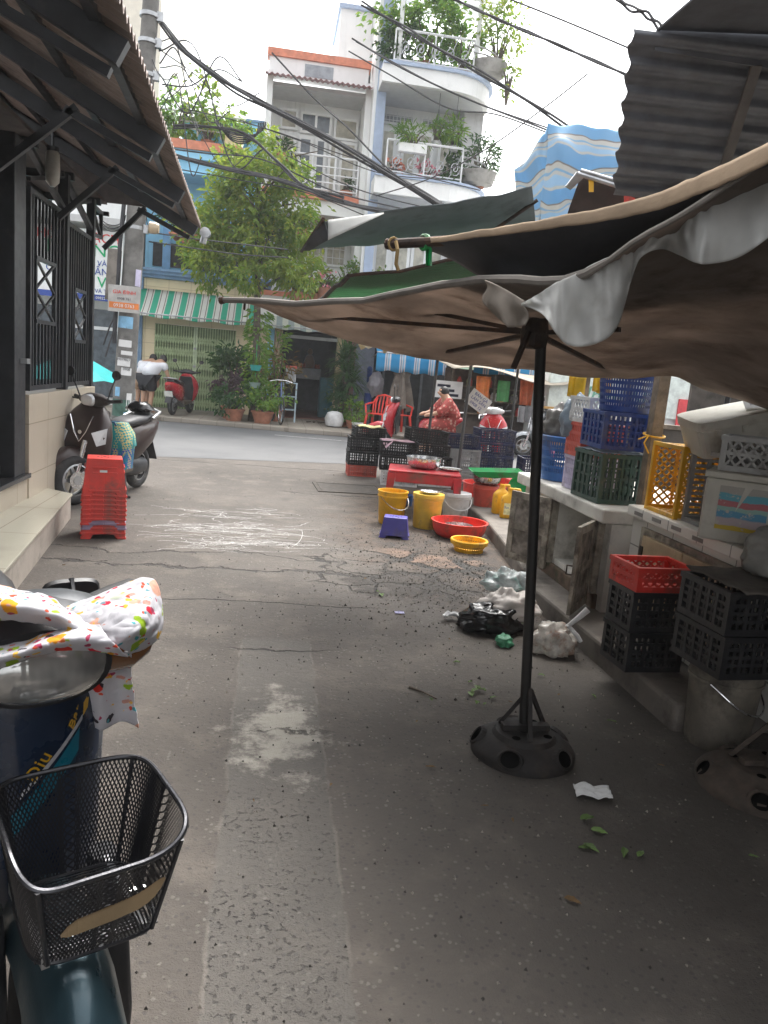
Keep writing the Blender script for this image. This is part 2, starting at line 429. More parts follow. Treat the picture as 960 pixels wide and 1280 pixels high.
    col = n.mix(n.math('MULTIPLY', cr, .85), col, (.026, .025, .024))
    # long transverse cracks
    def crack(y0, amp, x0, x1, w, k):
        yy = n.math('ADD', y, n.math('MULTIPLY', n.math('SUBTRACT', n.noise(p, k, 6, .65), .5), amp))
        d = n.math('ABSOLUTE', n.math('SUBTRACT', yy, y0))
        return mul(n.ramp(d, w, w * .25), band(x, x0, x1, .12))
    cks = [crack(5.55, 1.1, -2.2, 1.1, .035, 1.1), crack(5.95, .8, -1.9, .6, .025, 1.4), crack(4.75, .25, -1.2, .7, .012, 1.2),
           crack(3.95, .2, -.1, .35, .012, 2.0), crack(9.2, .9, .2, 2.0, .03, .9), crack(11.4, .5, -2, 3, .03, .8), crack(3.0, .3, -.08, .28, .01, 4)]
    ck = cks[0]
    for c in cks[1:]: ck = n.math('MAXIMUM', ck, c)
    ck = mul(ck, n.ramp(n.noise(p, 1.9, 4), .32, .5)); col = n.mix(n.math('MULTIPLY', ck, .8), col, (.04, .037, .035))
    # oily patches and old tyre grime
    oil = mul(n.ramp(n.noise(p, .9, 7, .72), .56, .68), n.ramp(n.noise(p, 5, 5), .3, .6)); col = n.mix(n.math('MULTIPLY', oil, .45), col, (.05, .046, .042))
    bx = n.math('DIVIDE', n.math('SUBTRACT', x, 1.15), .75); by = n.math('DIVIDE', n.math('SUBTRACT', y, 5.35), .55)
    mud = n.ramp(n.math('ADD', n.math('SUBTRACT', 1.0, n.math('ADD', mul(bx, bx), mul(by, by))), n.math('MULTIPLY', n.math('SUBTRACT', n.noise(p, 3.2, 8, .75), .5), 3.2)), .3, .7); col = n.mix(n.math('MULTIPLY', mud, .8), col, (.036, .031, .027))
    # umbrella and roof shade painted into the asphalt as a patchy darker tone
    gx = n.ramp(x, .5, 1.5); film = mul(gx, n.math('SUBTRACT', 1.0, n.ramp(y, 3.6, 5.2)), n.ramp(n.noise(p, 1.1, 6, .7), .3, .65))  # film: mask of the painted umbrella and roof shade
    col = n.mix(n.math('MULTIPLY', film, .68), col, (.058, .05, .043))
    h = n.math('ADD', n.math('MULTIPLY', fine, .6), n.math('MULTIPLY', grit, .35))
    h = n.math('ADD', h, n.math('MULTIPLY', mid, 1.2)); h = n.math('SUBTRACT', h, n.math('MULTIPLY', n.math('MAXIMUM', ck, crz), 1.6))
    h = n.math('SUBTRACT', h, n.math('MULTIPLY', pitm, .5))
    r = n.math('ADD', n.math('MULTIPLY', mid, .3), .62, clamp=True)
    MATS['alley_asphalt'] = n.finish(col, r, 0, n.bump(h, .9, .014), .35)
ground_mat()
def street_mat():
    n = N('street_asphalt'); p = n.pos()
    col = n.mix(n.ramp(n.noise(p, .5, 5), .3, .7), (.12, .122, .126), (.165, .165, .166))
    col = n.mix(n.math('MULTIPLY', n.ramp(n.noise(p, 60, 4), .5, .7), .4), col, (.09, .09, .092))
    MATS['street_asphalt'] = n.finish(col, .8, 0, n.bump(n.noise(p, 50, 4), .4, .01), .35)
street_mat()
def pave_mat():
    n = N('pavement'); p = n.pos()
    col = n.mix(n.ramp(n.noise(p, .8, 6), .3, .7), (.25, .22, .185), (.36, .32, .27))
    b = n.n('ShaderNodeTexBrick'); n.set(b.inputs['Vector'], p); b.inputs['Scale'].default_value = 1.0; b.offset = 0
    b.inputs['Brick Width'].default_value = .4; b.inputs['Row Height'].default_value = .4; b.inputs['Mortar Size'].default_value = .008
    col = n.mix(n.math('MULTIPLY', b.outputs['Fac'], .5), col, (.13, .11, .09))
    MATS['pavement'] = n.finish(col, .85, 0, n.bump(n.noise(p, 30, 5), .3, .01), .3)
pave_mat()
def tile_mat(name, a, b, w, h, g, rough=.25, axis='YZ', bumpy=.05):
    """wall tiles: joints in real metres, laid on the plane given by axis"""
    n = N(name); p = n.pos(); s = n.sep(p); c = n.n('ShaderNodeCombineXYZ')
    n.set(c.inputs[0], s['XYZ'.index(axis[0])]); n.set(c.inputs[1], s['XYZ'.index(axis[1])])
    br = n.n('ShaderNodeTexBrick'); n.set(br.inputs['Vector'], c.outputs[0]); br.inputs['Scale'].default_value = 1.0; br.offset = 0
    br.inputs['Brick Width'].default_value = w; br.inputs['Row Height'].default_value = h; br.inputs['Mortar Size'].default_value = .004
    br.inputs['Color1'].default_value = (*a, 1); br.inputs['Color2'].default_value = (*b, 1); br.inputs['Mortar'].default_value = (*g, 1)
    col = n.mix(n.math('MULTIPLY', n.ramp(n.noise(p, 2.5, 6), .5, .8), .35), br.outputs['Color'], tuple(x * .6 for x in a))
    MATS[name] = n.finish(col, rough, 0, n.bump(n.math('SUBTRACT', n.noise(p, 12, 3), br.outputs['Fac']), bumpy, .004), .5); return MATS[name]
beige_tile = tile_mat('beige_tile', (.5, .44, .35), (.47, .41, .33), .8, .42, (.3, .26, .2))
step_tile = tile_mat('step_tile', (.5, .47, .38), (.48, .45, .37), .9, .9, (.3, .27, .22), axis='YX')
granite = mat('dark_granite', (.03, .03, .033), rough=.15, var=.5, scale=60, bump=0)
yellow_tile = tile_mat('yellow_tile', (.76, .64, .42), (.73, .61, .4), .55, .35, (.4, .3, .18), rough=.5, axis='XZ')

# ------------------------------------------------------------------ the setting
def gsheet(name, pts, z, m):
    b = MB(); b.add([(x, y, z) for x, y in pts], [tuple(range(len(pts)))]); return tag(build(name, b, m), kind='structure')
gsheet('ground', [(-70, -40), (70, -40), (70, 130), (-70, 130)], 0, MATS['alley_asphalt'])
kerb_y = lambda x: 17.65 - .14 * x
gsheet('street', [(-40, 11.3), (-6, 11.9), (-1.7, 11.65), (1.4, 12.4), (3.5, 12.3), (40, 12), (40, kerb_y(12) + .3), (12, kerb_y(12) + .3), (-12, kerb_y(-12) + .3), (-40, kerb_y(-12) + .3)], .004, MATS['street_asphalt'])
b = MB(); b.prism([(-40, kerb_y(-12), 0), (-12, kerb_y(-12), 0), (12, kerb_y(12), 0), (40, kerb_y(12), 0), (40, 34, 0), (-40, 34, 0)], (0, 0, .11))
tag(build('pavement', b, MATS['pavement'], bevel=.02), kind='structure')
b = MB()
for x0 in range(-36, 36, 5): b.add([(x0 + 1.1, 16.4 - .14 * x0, .008), (x0 + 3.4, 16.4 - .14 * (x0 + 2.3), .008), (x0 + 3.4, 16.5 - .14 * (x0 + 2.3), .008), (x0 + 1.1, 16.5 - .14 * x0, .008)], [(0, 1, 2, 3)])
tag(build('road_marking', b, mat('worn_road_paint', (.42, .42, .4), var=.3, dirt=.5, rough=.8)), kind='structure')
# raised plinth under the market counters
b = MB(); pl = [(1.90, 3.06), (1.87, 4.9), (2.05, 6.0), (2.21, 7.4), (2.25, 8.9), (6.5, 8.9), (6.5, 3.06)]
b.prism([(x, y, -.02) for x, y in pl], (0, 0, .15))
tag(build('plinth_paving', b, mat('plinth_concrete', (.17, .15, .13), rough=.85, var=.25, scale=2.5, dirt=.6, dirtc=(.06, .05, .042), bump=.4, bscale=35, world=True), bevel=.02), kind='structure')
# chalky white scribbles on the asphalt
b = MB()
def ribbon(pts, w, z):
    for p, q in zip(pts[:-1], pts[1:]):
        d = (q - p).normalized(); s = Vector((-d.y, d.x, 0)) * w / 2
        b.add([(p + s), (p - s), (q - s), (q + s)], [(0, 1, 2, 3)])
RS = random.Random(3)
c0 = G(285, 662)
for k in range(170):
    u = RS.uniform(-1, 1); v = RS.choice([-.75, -.7, -.15, -.05, .1, .4, .6, .75]) + RS.uniform(-.16, .16)
    px = 290 + 72 * u * (1 - .22 * abs(v)) + v * 12; py = 662 + 28 * v
    p = G(px, py); a = RS.choice([0, math.pi]) + RS.uniform(-.5, .5); pts = [p]; bend = RS.uniform(-.6, .6)
    for i in range(RS.randint(5, 13)):
        a += RS.uniform(-.7, .7) + bend * .35; p = p + Vector((math.cos(a) * 1.25, math.sin(a) * .55, 0)) * RS.uniform(.025, .06); pts.append(p)
    pts = [Vector((q.x, q.y, .004 + .00002 * k)) for q in pts]
    ribbon(pts, RS.uniform(.0028, .005), 0)
arc = [Vector((*G(340 + 38 * math.cos(t), 668 + 22 * math.sin(t)).xy, .0075)) for t in [i * .12 - 1.3 for i in range(24)]]
ribbon(arc[9:19], .004, 0)
tag(build('chalk_marking', b, mat('chalk', (.6, .59, .57), var=.3, scale=40, dirt=.45, dirtc=(.14, .13, .12), rough=.9, world=True)), kind='structure')

# drain cover in the alley
t = thing('drain_cover', 'square concrete drain cover set in the asphalt left of the black crates', 'drain cover', (1.05, 9.75, 0), .05)
b = MB()
for s in (-1, 1): b.box((s * .42, 0, .004), (.05, .76, .014)); b.box((0, s * .355, .004), (.79, .05, .0135))
build('frame', b, mat('cover_steel', (.07, .06, .05), rough=.6, metal=.3, dirt=.6), t)
b = MB(); b.box((0, 0, .002), (.78, .65, .013)); build('slab', b, mat('slab_concrete', (.085, .075, .066), rough=.85, var=.25, dirt=.5, bump=.4), t)

# ------------------------------------------------------------------ left: house wall, fence, porch roof
LX = -1.95
wl = thing('house_wall', 'low beige tiled wall under the black fence beside the brown scooter', 'wall', (LX, 7.9, 0))
b = MB(); b.lo((LX - .16, 6.66, 0.03), (LX, 9.02, 1.08)); build('wall', b, beige_tile, wl, world=True, bevel=.004)
b = MB(); b.lo((LX - .17, 3.2, 0.03), (LX - .012, 6.658, .40)); build('door_base', b, beige_tile, wl, world=True)
b = MB(); b.lo((LX - .30, 3.2, .402), (LX + .02, 6.657, .44)); build('door_sill', b, granite, wl, world=True, bevel=.004)
b = MB(); b.lo((LX - .01, 6.6, 0), (LX + .1, 9.05, .028)); build('footing', b, concrete, wl, world=True)
st = thing('entrance_step', 'wide beige tiled step below the black gate', 'step', (-1.85, 6, 0))
b = MB(); pts = [(-1.97, 7.22), (-1.70, 7.0), (-1.43, 4.3), (-1.3, 2.6), (-2.1, 2.6)]
b.prism([(x, y, 0.0) for x, y in pts], (0, 0, .2)); build('riser', b, mat('step_riser', (.42, .37, .32), rough=.4, var=.1, dirt=.3, world=True), st, world=True)
b = MB(); b.prism([(x + (.012 if x > -1.9 else 0), y + (.01 if y > 6.5 else 0), .2) for x, y in pts], (0, 0, .022)); build('tread', b, step_tile, st, world=True, bevel=.004)

fn = thing('metal_fence', 'black metal fence of upright bars with diamond insets on the beige tiled wall', 'fence', (LX - .06, 7.9, 1.08))
fx = LX - .07
def fence_panel(y0, y1, z0, z1, dy0, dy1, dz0, dz1, nb):
    b = MB(); w = .045
    for y in (y0, y1): b.lo((fx - w / 2, y - w / 2, z0), (fx + w / 2, y + w / 2, z1))
    for z in (z0 + .02, z1 - .02): b.lo((fx - .018, y0 + w / 2, z - .02), (fx + .018, y1 - w / 2, z + .02))
    build('panel_frame', b, black_iron, fn, world=True)
    b = MB()
    for i in range(1, nb):
        y = y0 + (y1 - y0) * i / nb
        if dy0 < y < dy1:
            b.lo((fx - .01, y - .011, z0 + .04), (fx + .01, y + .011, dz0)); b.lo((fx - .01, y - .011, dz1), (fx + .01, y + .011, z1 - .04))
        else: b.lo((fx - .012, y - .012, z0 + .04), (fx + .012, y + .012, z1 - .04))
    build('bars', b, black_iron, fn, world=True)
    b = MB()
    for z in (dz0, dz1): b.lo((fx - .017, dy0, z - .016), (fx + .017, dy1, z + .016))
    for y in (dy0, dy1): b.lo((fx - .0165, y - .016, dz0 + .016), (fx + .0165, y + .016, dz1 - .016))
    k = 2; hz = (dz1 - dz0) / k
    for i in range(k):
        za = dz0 + hz * i
        b.bar((fx, dy0, za), (fx, dy1, za + hz), .02, .018, up=(1, 0, 0)); b.bar((fx + .003, dy1, za), (fx + .003, dy0, za + hz), .02, .018, up=(1, 0, 0))
    build('diamond_inset', b, black_iron, fn, world=True)
fence_panel(6.86, 7.86, 1.10, 2.72, 7.04, 7.62, 1.68, 2.2, 10)
fence_panel(7.98, 9.0, 1.10, 2.66, 8.32, 8.8, 1.55, 2.06, 11)
b = MB(); b.lo((fx - .045, 7.88, 1.08), (fx + .045, 7.96, 3.05)); build('post', b, black_iron, fn, world=True); b = MB(); b.lo((fx - .04, 8.97, 1.08), (fx + .04, 9.05, 3.05)); build('post', b, black_iron, fn, world=True)
b = MB()                                                    # sloping struts above the panels
for y0, y1 in ((6.86, 7.9), (7.96, 9.0)):
    b.bar((fx, y0, 3.02), (fx, y1, 2.74), .05, .04); b.bar((fx, y0, 2.78), (fx, y1, 3.03), .03, .03)
b.bar((fx, 9.0, 2.7), (fx + .02, 9.4, 2.72), .035); b.bar((fx, 9.0, 3.0), (fx + .02, 9.4, 2.98), .035); b.bar((fx, 9.05, 2.97), (fx + .02, 9.4, 2.72), .03); b.bar((fx + .02, 9.4, 2.7), (fx + .02, 9.4, 3.0), .035)
build('top_struts', b, black_iron, fn, world=True)

gt = thing('metal_gate', 'tall black barred gate behind the granite sill with the drink cup', 'gate', (LX - .2, 5.2, .44))
b = MB(); b.lo((LX - .16, 6.36, .44), (LX - .02, 6.63, 3.0)); build('gate_post', b, black_iron, gt, world=True, bevel=.006)
gx = LX - .14
b = MB()
for z in (.5, 1.32, 2.25, 2.95): b.lo((gx - .02, 3.4, z - .03), (gx + .02, 6.34, z + .03))
build('rails', b, black_iron, gt, world=True)
b = MB()
y = 3.45
while y < 6.33: b.lo((gx - .014, y - .014, .46), (gx + .014, y + .014, 2.98)); y += .085
build('bars', b, black_iron, gt, world=True)
b = MB(); b.lo((gx - .004, 3.4, .53), (gx + .004, 6.34, 1.29)); build('kick_panel', b, black_iron, gt, world=True)
b = MB(); b.lo((LX - .02, 6.5, 1.33), (LX + .03, 6.58, 1.37)); build('latch', b, dull_steel, gt, world=True)

# porch roof: sloping corrugated sheet on rafters
rt = thing('porch_roof', 'dark corrugated porch roof on black rafters overhanging the gate', 'roof', (-1.4, 5, 2.9))
ex = lambda y: -.76 - .032 * (y - 4)            # eave line
EZ, SL = 3.0, .5
corr = mat('corrugated_sheet', (.3, .235, .2), rough=.6, var=.2, scale=3, dirt=.4, dirtc=(.05, .045, .04), world=True)
b = MB()
ys = [-6 + i * .012667 for i in range(1240)]  # stretch behind the camera is unseen, added to keep the alley darker
def rp(y, u, up): x = ex(y) - u * (2.15); return (x, y, EZ + u * 2.15 * SL + .026 * math.sin(y * 2 * math.pi / .1013) + up)
vs = [rp(y, u, 0) for y in ys for u in (0, 1)]
fs = [(2 * i, 2 * i + 1, 2 * i + 3, 2 * i + 2) for i in range(len(ys) - 1)]
b.add(vs, fs); build('roof_sheet', b, corr, rt, world=True, smooth=False, solid=.004)
b = MB()
for u in (.08, .3, .52, .74, .95):
    b.bar((ex(-6) - u * 2.15, -6, EZ + u * 2.15 * SL - .045), (ex(9.6) - u * 2.15, 9.6, EZ + u * 2.15 * SL - .045), .05, .05)
build('purlins', b, black_iron, rt, world=True)
for y in (-5.2, -2.5, -.8, .9, 2.6, 4.2, 5.85, 7.55, 9.45):
    b = MB(); b.bar((ex(y) - .04, y, EZ - .1), (ex(y) - 2.1, y, EZ + 2.06 * SL - .1), .12, .07, up=(0, 1, 0)); build('rafter', b, black_iron, rt, world=True)
    b = MB(); b.bar((LX - .05, y + .1, 2.62), (ex(y) - .62, y + .1, EZ + .62 * SL - .2), .05, .05); b.bar((ex(y) - .7, y + .1, EZ + .62 * SL - .22), (ex(y) - .12, y + .1, EZ - .16), .05, .05)
    b.bar((LX + .0, y + .1, 3.0), (ex(y) - 1.2, y + .1, 3.0), .045, .045)
    build('brace', b, black_iron, rt, world=True)
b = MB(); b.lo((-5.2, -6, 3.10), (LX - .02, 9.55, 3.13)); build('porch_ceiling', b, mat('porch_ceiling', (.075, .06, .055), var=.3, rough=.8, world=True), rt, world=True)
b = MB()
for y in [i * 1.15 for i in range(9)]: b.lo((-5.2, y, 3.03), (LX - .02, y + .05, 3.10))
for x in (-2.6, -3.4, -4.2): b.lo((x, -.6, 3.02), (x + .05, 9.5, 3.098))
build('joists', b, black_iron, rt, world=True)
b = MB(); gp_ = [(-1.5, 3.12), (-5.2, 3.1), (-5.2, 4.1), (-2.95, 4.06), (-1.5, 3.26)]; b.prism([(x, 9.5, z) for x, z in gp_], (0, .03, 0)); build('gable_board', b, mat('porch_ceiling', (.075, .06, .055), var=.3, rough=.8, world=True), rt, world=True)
b = MB(); b.lathe([(.062, -.05), (.062, .05)], 14, (ex(9.75) + .045, 9.8, EZ - .05), 'Y'); b.tube([(ex(9.75) + .045, 9.8, EZ - .06), (ex(9.75) + .02, 9.8, EZ - .17)], .04, 10)
build('gutter_end', b, dull_steel, rt, world=True, smooth=True)
# wall behind the porch (inside of the yard) and lamp, cup
yw = thing('yard_wall', 'plain wall at the back of the yard behind the black gate', 'wall', (-5.2, 5, 0))
b = MB(); b.lo((-5.35, -8, 0), (-5.2, 8.2, 3.09)); build('wall', b, grey_wall, yw, world=True)
lp = thing('porch_lamp', 'grey bulkhead lamp hanging under the porch roof beside the fence post', 'lamp', (LX + .02, 7.2, 2.78))
b = MB(); b.lathe([(.02, .02), (.055, .06), (.06, .16), (.055, .28), (.03, .32)], 14); build('lamp_shade', b, mat('lamp_glass', (.45, .44, .4), rough=.3), lp, smooth=True)
b = MB(); b.tube([(0, 0, .32), (0, 0, .5)], .012, 8); b.lathe([(.05, .3), (.05, .335)], 12); build('bracket', b, black_iron, lp)
cp = thing('drink_cup', 'red and white paper drink cup with green straw on the granite sill', 'cup', (LX - .06, 5.95, .44))
b = MB(); b.lathe([(.028, 0), (.032, .045)], 16); b.cur = 1; b.lathe([(.0321, .0451), (.0355, .085)], 16, cap=False); b.cur = 0; b.lathe([(.0356, .0851), (.038, .115), (.034, .116)], 16)
build('cup_body', b, [red_pl, white_pl], cp, smooth=True)
b = MB(); b.tube([(0, 0, .1), (.008, 0, .17)], .004, 6); build('straw', b, green_pl, cp)

# ------------------------------------------------------------------ utility pole
po = thing('utility_pole', 'tall concrete utility pole pasted with bills behind the scooter', 'pole', (-2.64, 14.35, 0), ry=rad(2.4))
b = MB(); b.lathe([(.19, 0), (.165, 3), (.14, 6), (.12, 8.6)], 20); build('shaft', b, mat('pole_concrete', (.17, .165, .155), rough=.85, var=.3, scale=4, dirt=.5, dirtc=(.09, .085, .08), bump=.3), po, smooth=True)
for z in (3.55, 5.5, 6.0, 6.5, 6.9):
    b = MB(); b.lathe([(.165, z), (.165, z + .06)], 18); b.box((.17, -.02, z + .03), (.1, .1, .14)); build('clamp', b, dull_steel, po)
b = MB(); b.lathe([(.1, 0), (.1, .1), (.075, .16)], 12, (.24, -.05, 3.62), 'X'); build('insulator', b, mat('ceramic', (.42, .33, .22), rough=.35), po, smooth=True)
b = MB(); b.box((-.30, -.05, 2.75), (.2, .2, .85)); build('meter_box', b, mat('meter_box', (.2, .18, .155), rough=.6, dirt=.4), po, bevel=.01)
b = MB(); b.tube([(-.2, -.12, 1.6), (-.21, -.13, 3.2), (-.17, -.14, 4.5)], .035, 8); b.tube([(-.2, -.1, 2.1), (-.28, -.14, 1.9), (-.38, -.1, 1.55)], .014, 6); b.tube([(-.23, -.12, 2.2), (-.22, -.16, 1.8), (-.33, -.12, 1.35)], .014, 6)
build('riser_pipe', b, cable_m, po)
b = MB()
for k in range(3): b.tube([(-.12 + .22 * math.cos(a) - .25, -.12, 3.75 + (.3 - .05 * k) * math.sin(a)) for a in [i * math.pi / 12 for i in range(13, 25)]], .009, 5)
for k in range(10):
    p = Vector((.1, -.1, 4.0 + .25 * k)); b.tube(sag(p, p + Vector((R.uniform(.1, .5), R.uniform(-.1, .2), R.uniform(-.9, .4))), .2, 8), .008, 5)
build('cable_loops', b, cable_m, po)
def pole_bill(z, ang, w, h, m, txt, tm, size):
    """a paper bill curved round the shaft"""
    r = .192 - .0085 * z; b = MB(); a0 = rad(ang); da = w / r
    b.grid(lambda u, v: (r * math.cos(a0 + (u - .5) * da), r * math.sin(a0 + (u - .5) * da), z + (v - .5) * h), 8, 1)
    o = build('bill', b, m, po)
    if txt:
        M4 = WM[po.name] @ frame(Vector((math.cos(a0) * (r + .002), math.sin(a0) * (r + .002), z + h * .18)), (-math.sin(a0), math.cos(a0), 0), (math.cos(a0), math.sin(a0), 0))
        me = text('bill_print', txt, size, M4, tm, po, .001, 'CENTER'); me.parent = o
    return o
pole_bill(1.98, -112, .34, .2, mat('cyan_bill', (.25, .5, .72), rough=.8, var=.2), '', ink, .05)
pole_bill(1.62, -95, .24, .12, paper, '', ink_red, .06)
pole_bill(1.30, -95, .24, .14, paper, '09079027', ink, .06)
pole_bill(1.14, -75, .18, .13, paper, '0908', ink, .06)
pole_bill(1.46, -80, .2, .07, paper, '', ink, .06)
pole_bill(2.75, -40, .12, .28, mat('lilac_bill', (.5, .47, .62), rough=.8, var=.2), '', ink, .06)
pole_bill(2.42, -35, .12, .2, paper, '', ink, .06)
pole_bill(.62, -50, .1, .3, paper, '', ink, .06)
pole_bill(.33, -60, .1, .2, mat('cyan_bill', (.25, .5, .72)), '', ink, .06)
pole_bill(.78, -118, .1, .16, mat('cyan_bill', (.25, .5, .72)), '', ink, .06)
pole_bill(.5, -95, .34, .3, mat('moss_paint', (.06, .13, .1), rough=.9, var=.4), '', ink, .06)
# tin notice board strapped to the pole
bp = thing('notice_board', 'small grey notice board strapped to the front of the concrete pole', 'notice board', (-2.64, 14.05, 2.2), .1)
b = MB(); b.box((.05, 0, .16), (.52, .015, .44)); build('board', b, mat('notice_paper', (.44, .43, .41), rough=.8, var=.15, dirt=.3), bp)
F2 = lambda x, z: WM[bp.name] @ frame(Vector((x, -.011, z)), (1, 0, 0), (0, -1, 0))
text('print', 'GIA ĐÌNH', .085, F2(.05, .24), ink_red, bp, .001, 'CENTER'); text('print', '0938 761', .06, F2(.05, .14), ink, bp, .001, 'CENTER')
b = MB(); b.box((.05, -.009, .05), (.48, .004, .1)); build('orange_band', b, ink_orange, bp); text('print', '0938 0763', .08, WM[bp.name] @ frame(Vector((.05, -.014, .02)), (1, 0, 0), (0, -1, 0)), paper, bp, .001, 'CENTER')
# ------------------------------------------------------------------ houses across the street
FY = 20.8
def part(root, name, m, boxes, bevel=0, parent=None):
    b = MB()
    for a, c in boxes: b.lo(a, c)
    return build(name, b, m, parent or root, world=True, bevel=bevel)
glassm = mat('window_glass', (.09, .11, .13), rough=.08, var=.3, bump=0, world=True)
def window(root, x0, x1, z0, z1, y, panes=2, m=None, fill=None, bars=0):
    m = m or white_paint; w = .06
    f = part(root, 'window', m, [((x0, y - .07, z0), (x0 + w, y, z1)), ((x1 - w, y - .07, z0), (x1, y, z1)), ((x0 + w, y - .068, z1 - w), (x1 - w, y, z1)), ((x0 + w, y - .068, z0), (x1 - w, y, z0 + w))]
             + [((x0 + (x1 - x0) * i / panes - .03, y - .066, z0 + w), (x0 + (x1 - x0) * i / panes + .03, y, z1 - w)) for i in range(1, panes)])
    g = part(root, 'pane', fill or glassm, [((x0 + w, y - .02, z0 + w), (x1 - w, y - .004, z1 - w))], parent=f)
    if bars:
        b = MB()
        for i in range(1, bars): xx = x0 + (x1 - x0) * i / bars; b.lo((xx - .008, y - .10, z0), (xx + .008, y - .085, z1))
        for zz in (z0 + (z1 - z0) * .33, z0 + (z1 - z0) * .66): b.lo((x0, y - .1, zz - .008), (x1, y - .085, zz + .008))
        build('grille', b, white_metal, f, world=True)
    return f
def railing(root, pts, z, h, m, posts=.9, rails=(1.0, .72, .5, .28, .08), bal=0, name='railing', r=.018):
    b = MB()
    for k, q in enumerate(rails): b.tube([(x, y, z + h * q) for x, y in pts], r if k else r * 1.6, 6)
    for i in range(len(pts) - 1):
        a = Vector((*pts[i], z)); c = Vector((*pts[i + 1], z)); L = (c - a).length; n = max(1, round(L / posts))
        for j in range(n + 1): p = a.lerp(c, j / n); b.tube([p, p + Vector((0, 0, h))], .022, 6)
        if bal:
            n = max(1, int(L / bal))
            for j in range(n): p = a.lerp(c, (j + .5) / n); b.tube([p + Vector((0, 0, h * .08)), p + Vector((0, 0, h))], .009, 5)
    return build(name, b, m, root, world=True)

# --- pharmacy (far left, seen through the fence and beside the pole)
ph = thing('pharmacy_building', 'white shop building with red and green lettered signboard behind the utility pole', 'building', (-6.5, 20, 0))
part(ph, 'wall', white_paint, [((-9.5, 20.6, 0), (-3.62, 27, 7.2))])
part(ph, 'upper_wall', mat('pale_cream_wall', (.75, .7, .6), var=.06, rough=.7, world=True), [((-9, 21.8, 7.2), (-3.3, 27, 11.5))])
part(ph, 'shopfront', glassm, [((-8.5, 20.54, .3), (-3.9, 20.6, 2.45))])
part(ph, 'mullions', white_metal, [((-8.6 + i * 1.17, 20.48, .11), (-8.53 + i * 1.17, 20.54, 2.5)) for i in range(5)] + [((-8.6, 20.47, 1.95), (-3.85, 20.545, 2.03)), ((-3.92, 20.46, .11), (-3.86, 20.56, 2.5))])
part(ph, 'canopy', grey_wall, [((-9.5, 19.6, 4.35), (-3.7, 20.6, 4.5))])
sg = part(ph, 'signboard', white_paint, [((-7.6, 19.9, 2.62), (-3.72, 20.05, 4.24))])
part(ph, 'sign_band', ink_blue, [((-7.6, 19.893, 2.62), (-3.72, 19.899, 2.76))], parent=sg)
for s, size, m, x, z in (('NHÀ THUỐC · PHÒNG MẠCH', .30, ink_red, -3.80, 3.96), ('BS TRƯỜNG', .42, ink_green, -3.78, 3.64), ('KHÁM VÀ TRỊ', .17, ink_blue, -3.76, 3.43), ('CHUYÊN DẦN GI', .22, ink_blue, -3.76, 3.22)):
    text('lettering', s, size, FACE(x, 19.89, z), m, ph, .004, 'RIGHT')
text('lettering', 'VI', .36, FACE(-4.30, 19.89, 2.93), ink_green, ph, .004, 'LEFT')
text('lettering', 'VÀ THUỐC', .13, FACE(-4.35, 19.89, 2.80), ink_blue, ph, .003, 'LEFT')
text('lettering', 'ĐC: 09822 85', .09, FACE(-4.5, 19.885, 2.655), paper, ph, .003, 'LEFT')
# turquoise parasol by the pharmacy
tq = thing('turquoise_parasol', 'bright turquoise parasol low behind the fence and the pole', 'parasol', (-4.0, 16.6, 0))
b = MB(); n = 8
teal_cl = mat('turquoise_cloth', (.02, .52, .52), rough=.6, trans=.35, var=.12, scale=2)
vs = [(0, 0, 1.42)] + [(1.05 * math.cos(a), 1.05 * math.sin(a), .88 - (.06 if k % 2 else 0)) for k, a in enumerate([i * math.pi / 8 for i in range(16)])]
b.add(vs, [(0, 1 + i, 1 + (i + 1) % 16) for i in range(16)]); build('canopy', b, teal_cl, tq, solid=.006)
b = MB(); b.tube([(0, 0, 0), (0, 0, 1.5)], .02, 8); build('pole', b, white_metal, tq)
b = MB(); b.lathe([(.25, 0), (.25, .06), (.05, .1)], 16); build('base', b, concrete, tq)

# --- yellow shop below, blue house above
yb = thing('yellow_blue_house', 'blue upper house over a yellow tiled shop with green folding gate', 'house', (-2, FY, 0))
part(yb, 'wall', yellow_tile, [((-3.36, FY, .0), (-3.06, FY + .4, 3.35)), ((-1.02, FY, .0), (-.22, FY + .4, 3.35)), ((-3.06, FY, 2.26), (-1.02, FY + .4, 3.35))])
part(yb, 'corner_pipe', blue_trim, [((-3.46, FY - .06, .05), (-3.37, FY + .05, 3.4))])
part(yb, 'cornice', blue_trim, [((-3.46, FY - .12, 3.36), (-.2, FY + .3, 3.44)), ((-3.46, FY - .2, 3.44), (-.2, FY + .3, 3.52)), ((-3.46, FY - .26, 3.52), (-.2, FY + .3, 3.58))])
part(yb, 'upper_wall', blue_wall, [((-3.5, FY + .9, 3.6), (-.56, 27, 6.2)), ((-3.5, FY + 1.6, 6.2), (-.6, 27, 6.9))])
part(yb, 'roof_parapet', blue_wall, [((-2.7, FY + 1.2, 6.9), (-.6, FY + 1.4, 7.5)), ((-1.0, FY + .3, 5.4), (-.62, FY + 1.2, 7.4))])
part(yb, 'parapet_cap', blue_trim, [((-2.75, FY + 1.15, 7.5), (-.58, FY + 1.45, 7.58)), ((-1.05, FY + .25, 7.4), (-.58, FY + 1.1, 7.46))])
part(yb, 'pilaster', mat('deep_blue_wall', (.2, .42, .7), rough=.6, var=.1, world=True), [((-3.05, FY + .8, 3.6), (-2.85, FY + .9, 6.2))])
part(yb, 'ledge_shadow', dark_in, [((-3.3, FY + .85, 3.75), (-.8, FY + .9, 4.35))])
part(yb, 'balcony', blue_wall, [((-3.5, FY - .35, 6.22), (-1.1, FY + .9, 6.42)), ((-3.5, FY - .2, 5.9), (-1.15, FY + .9, 6.22))])
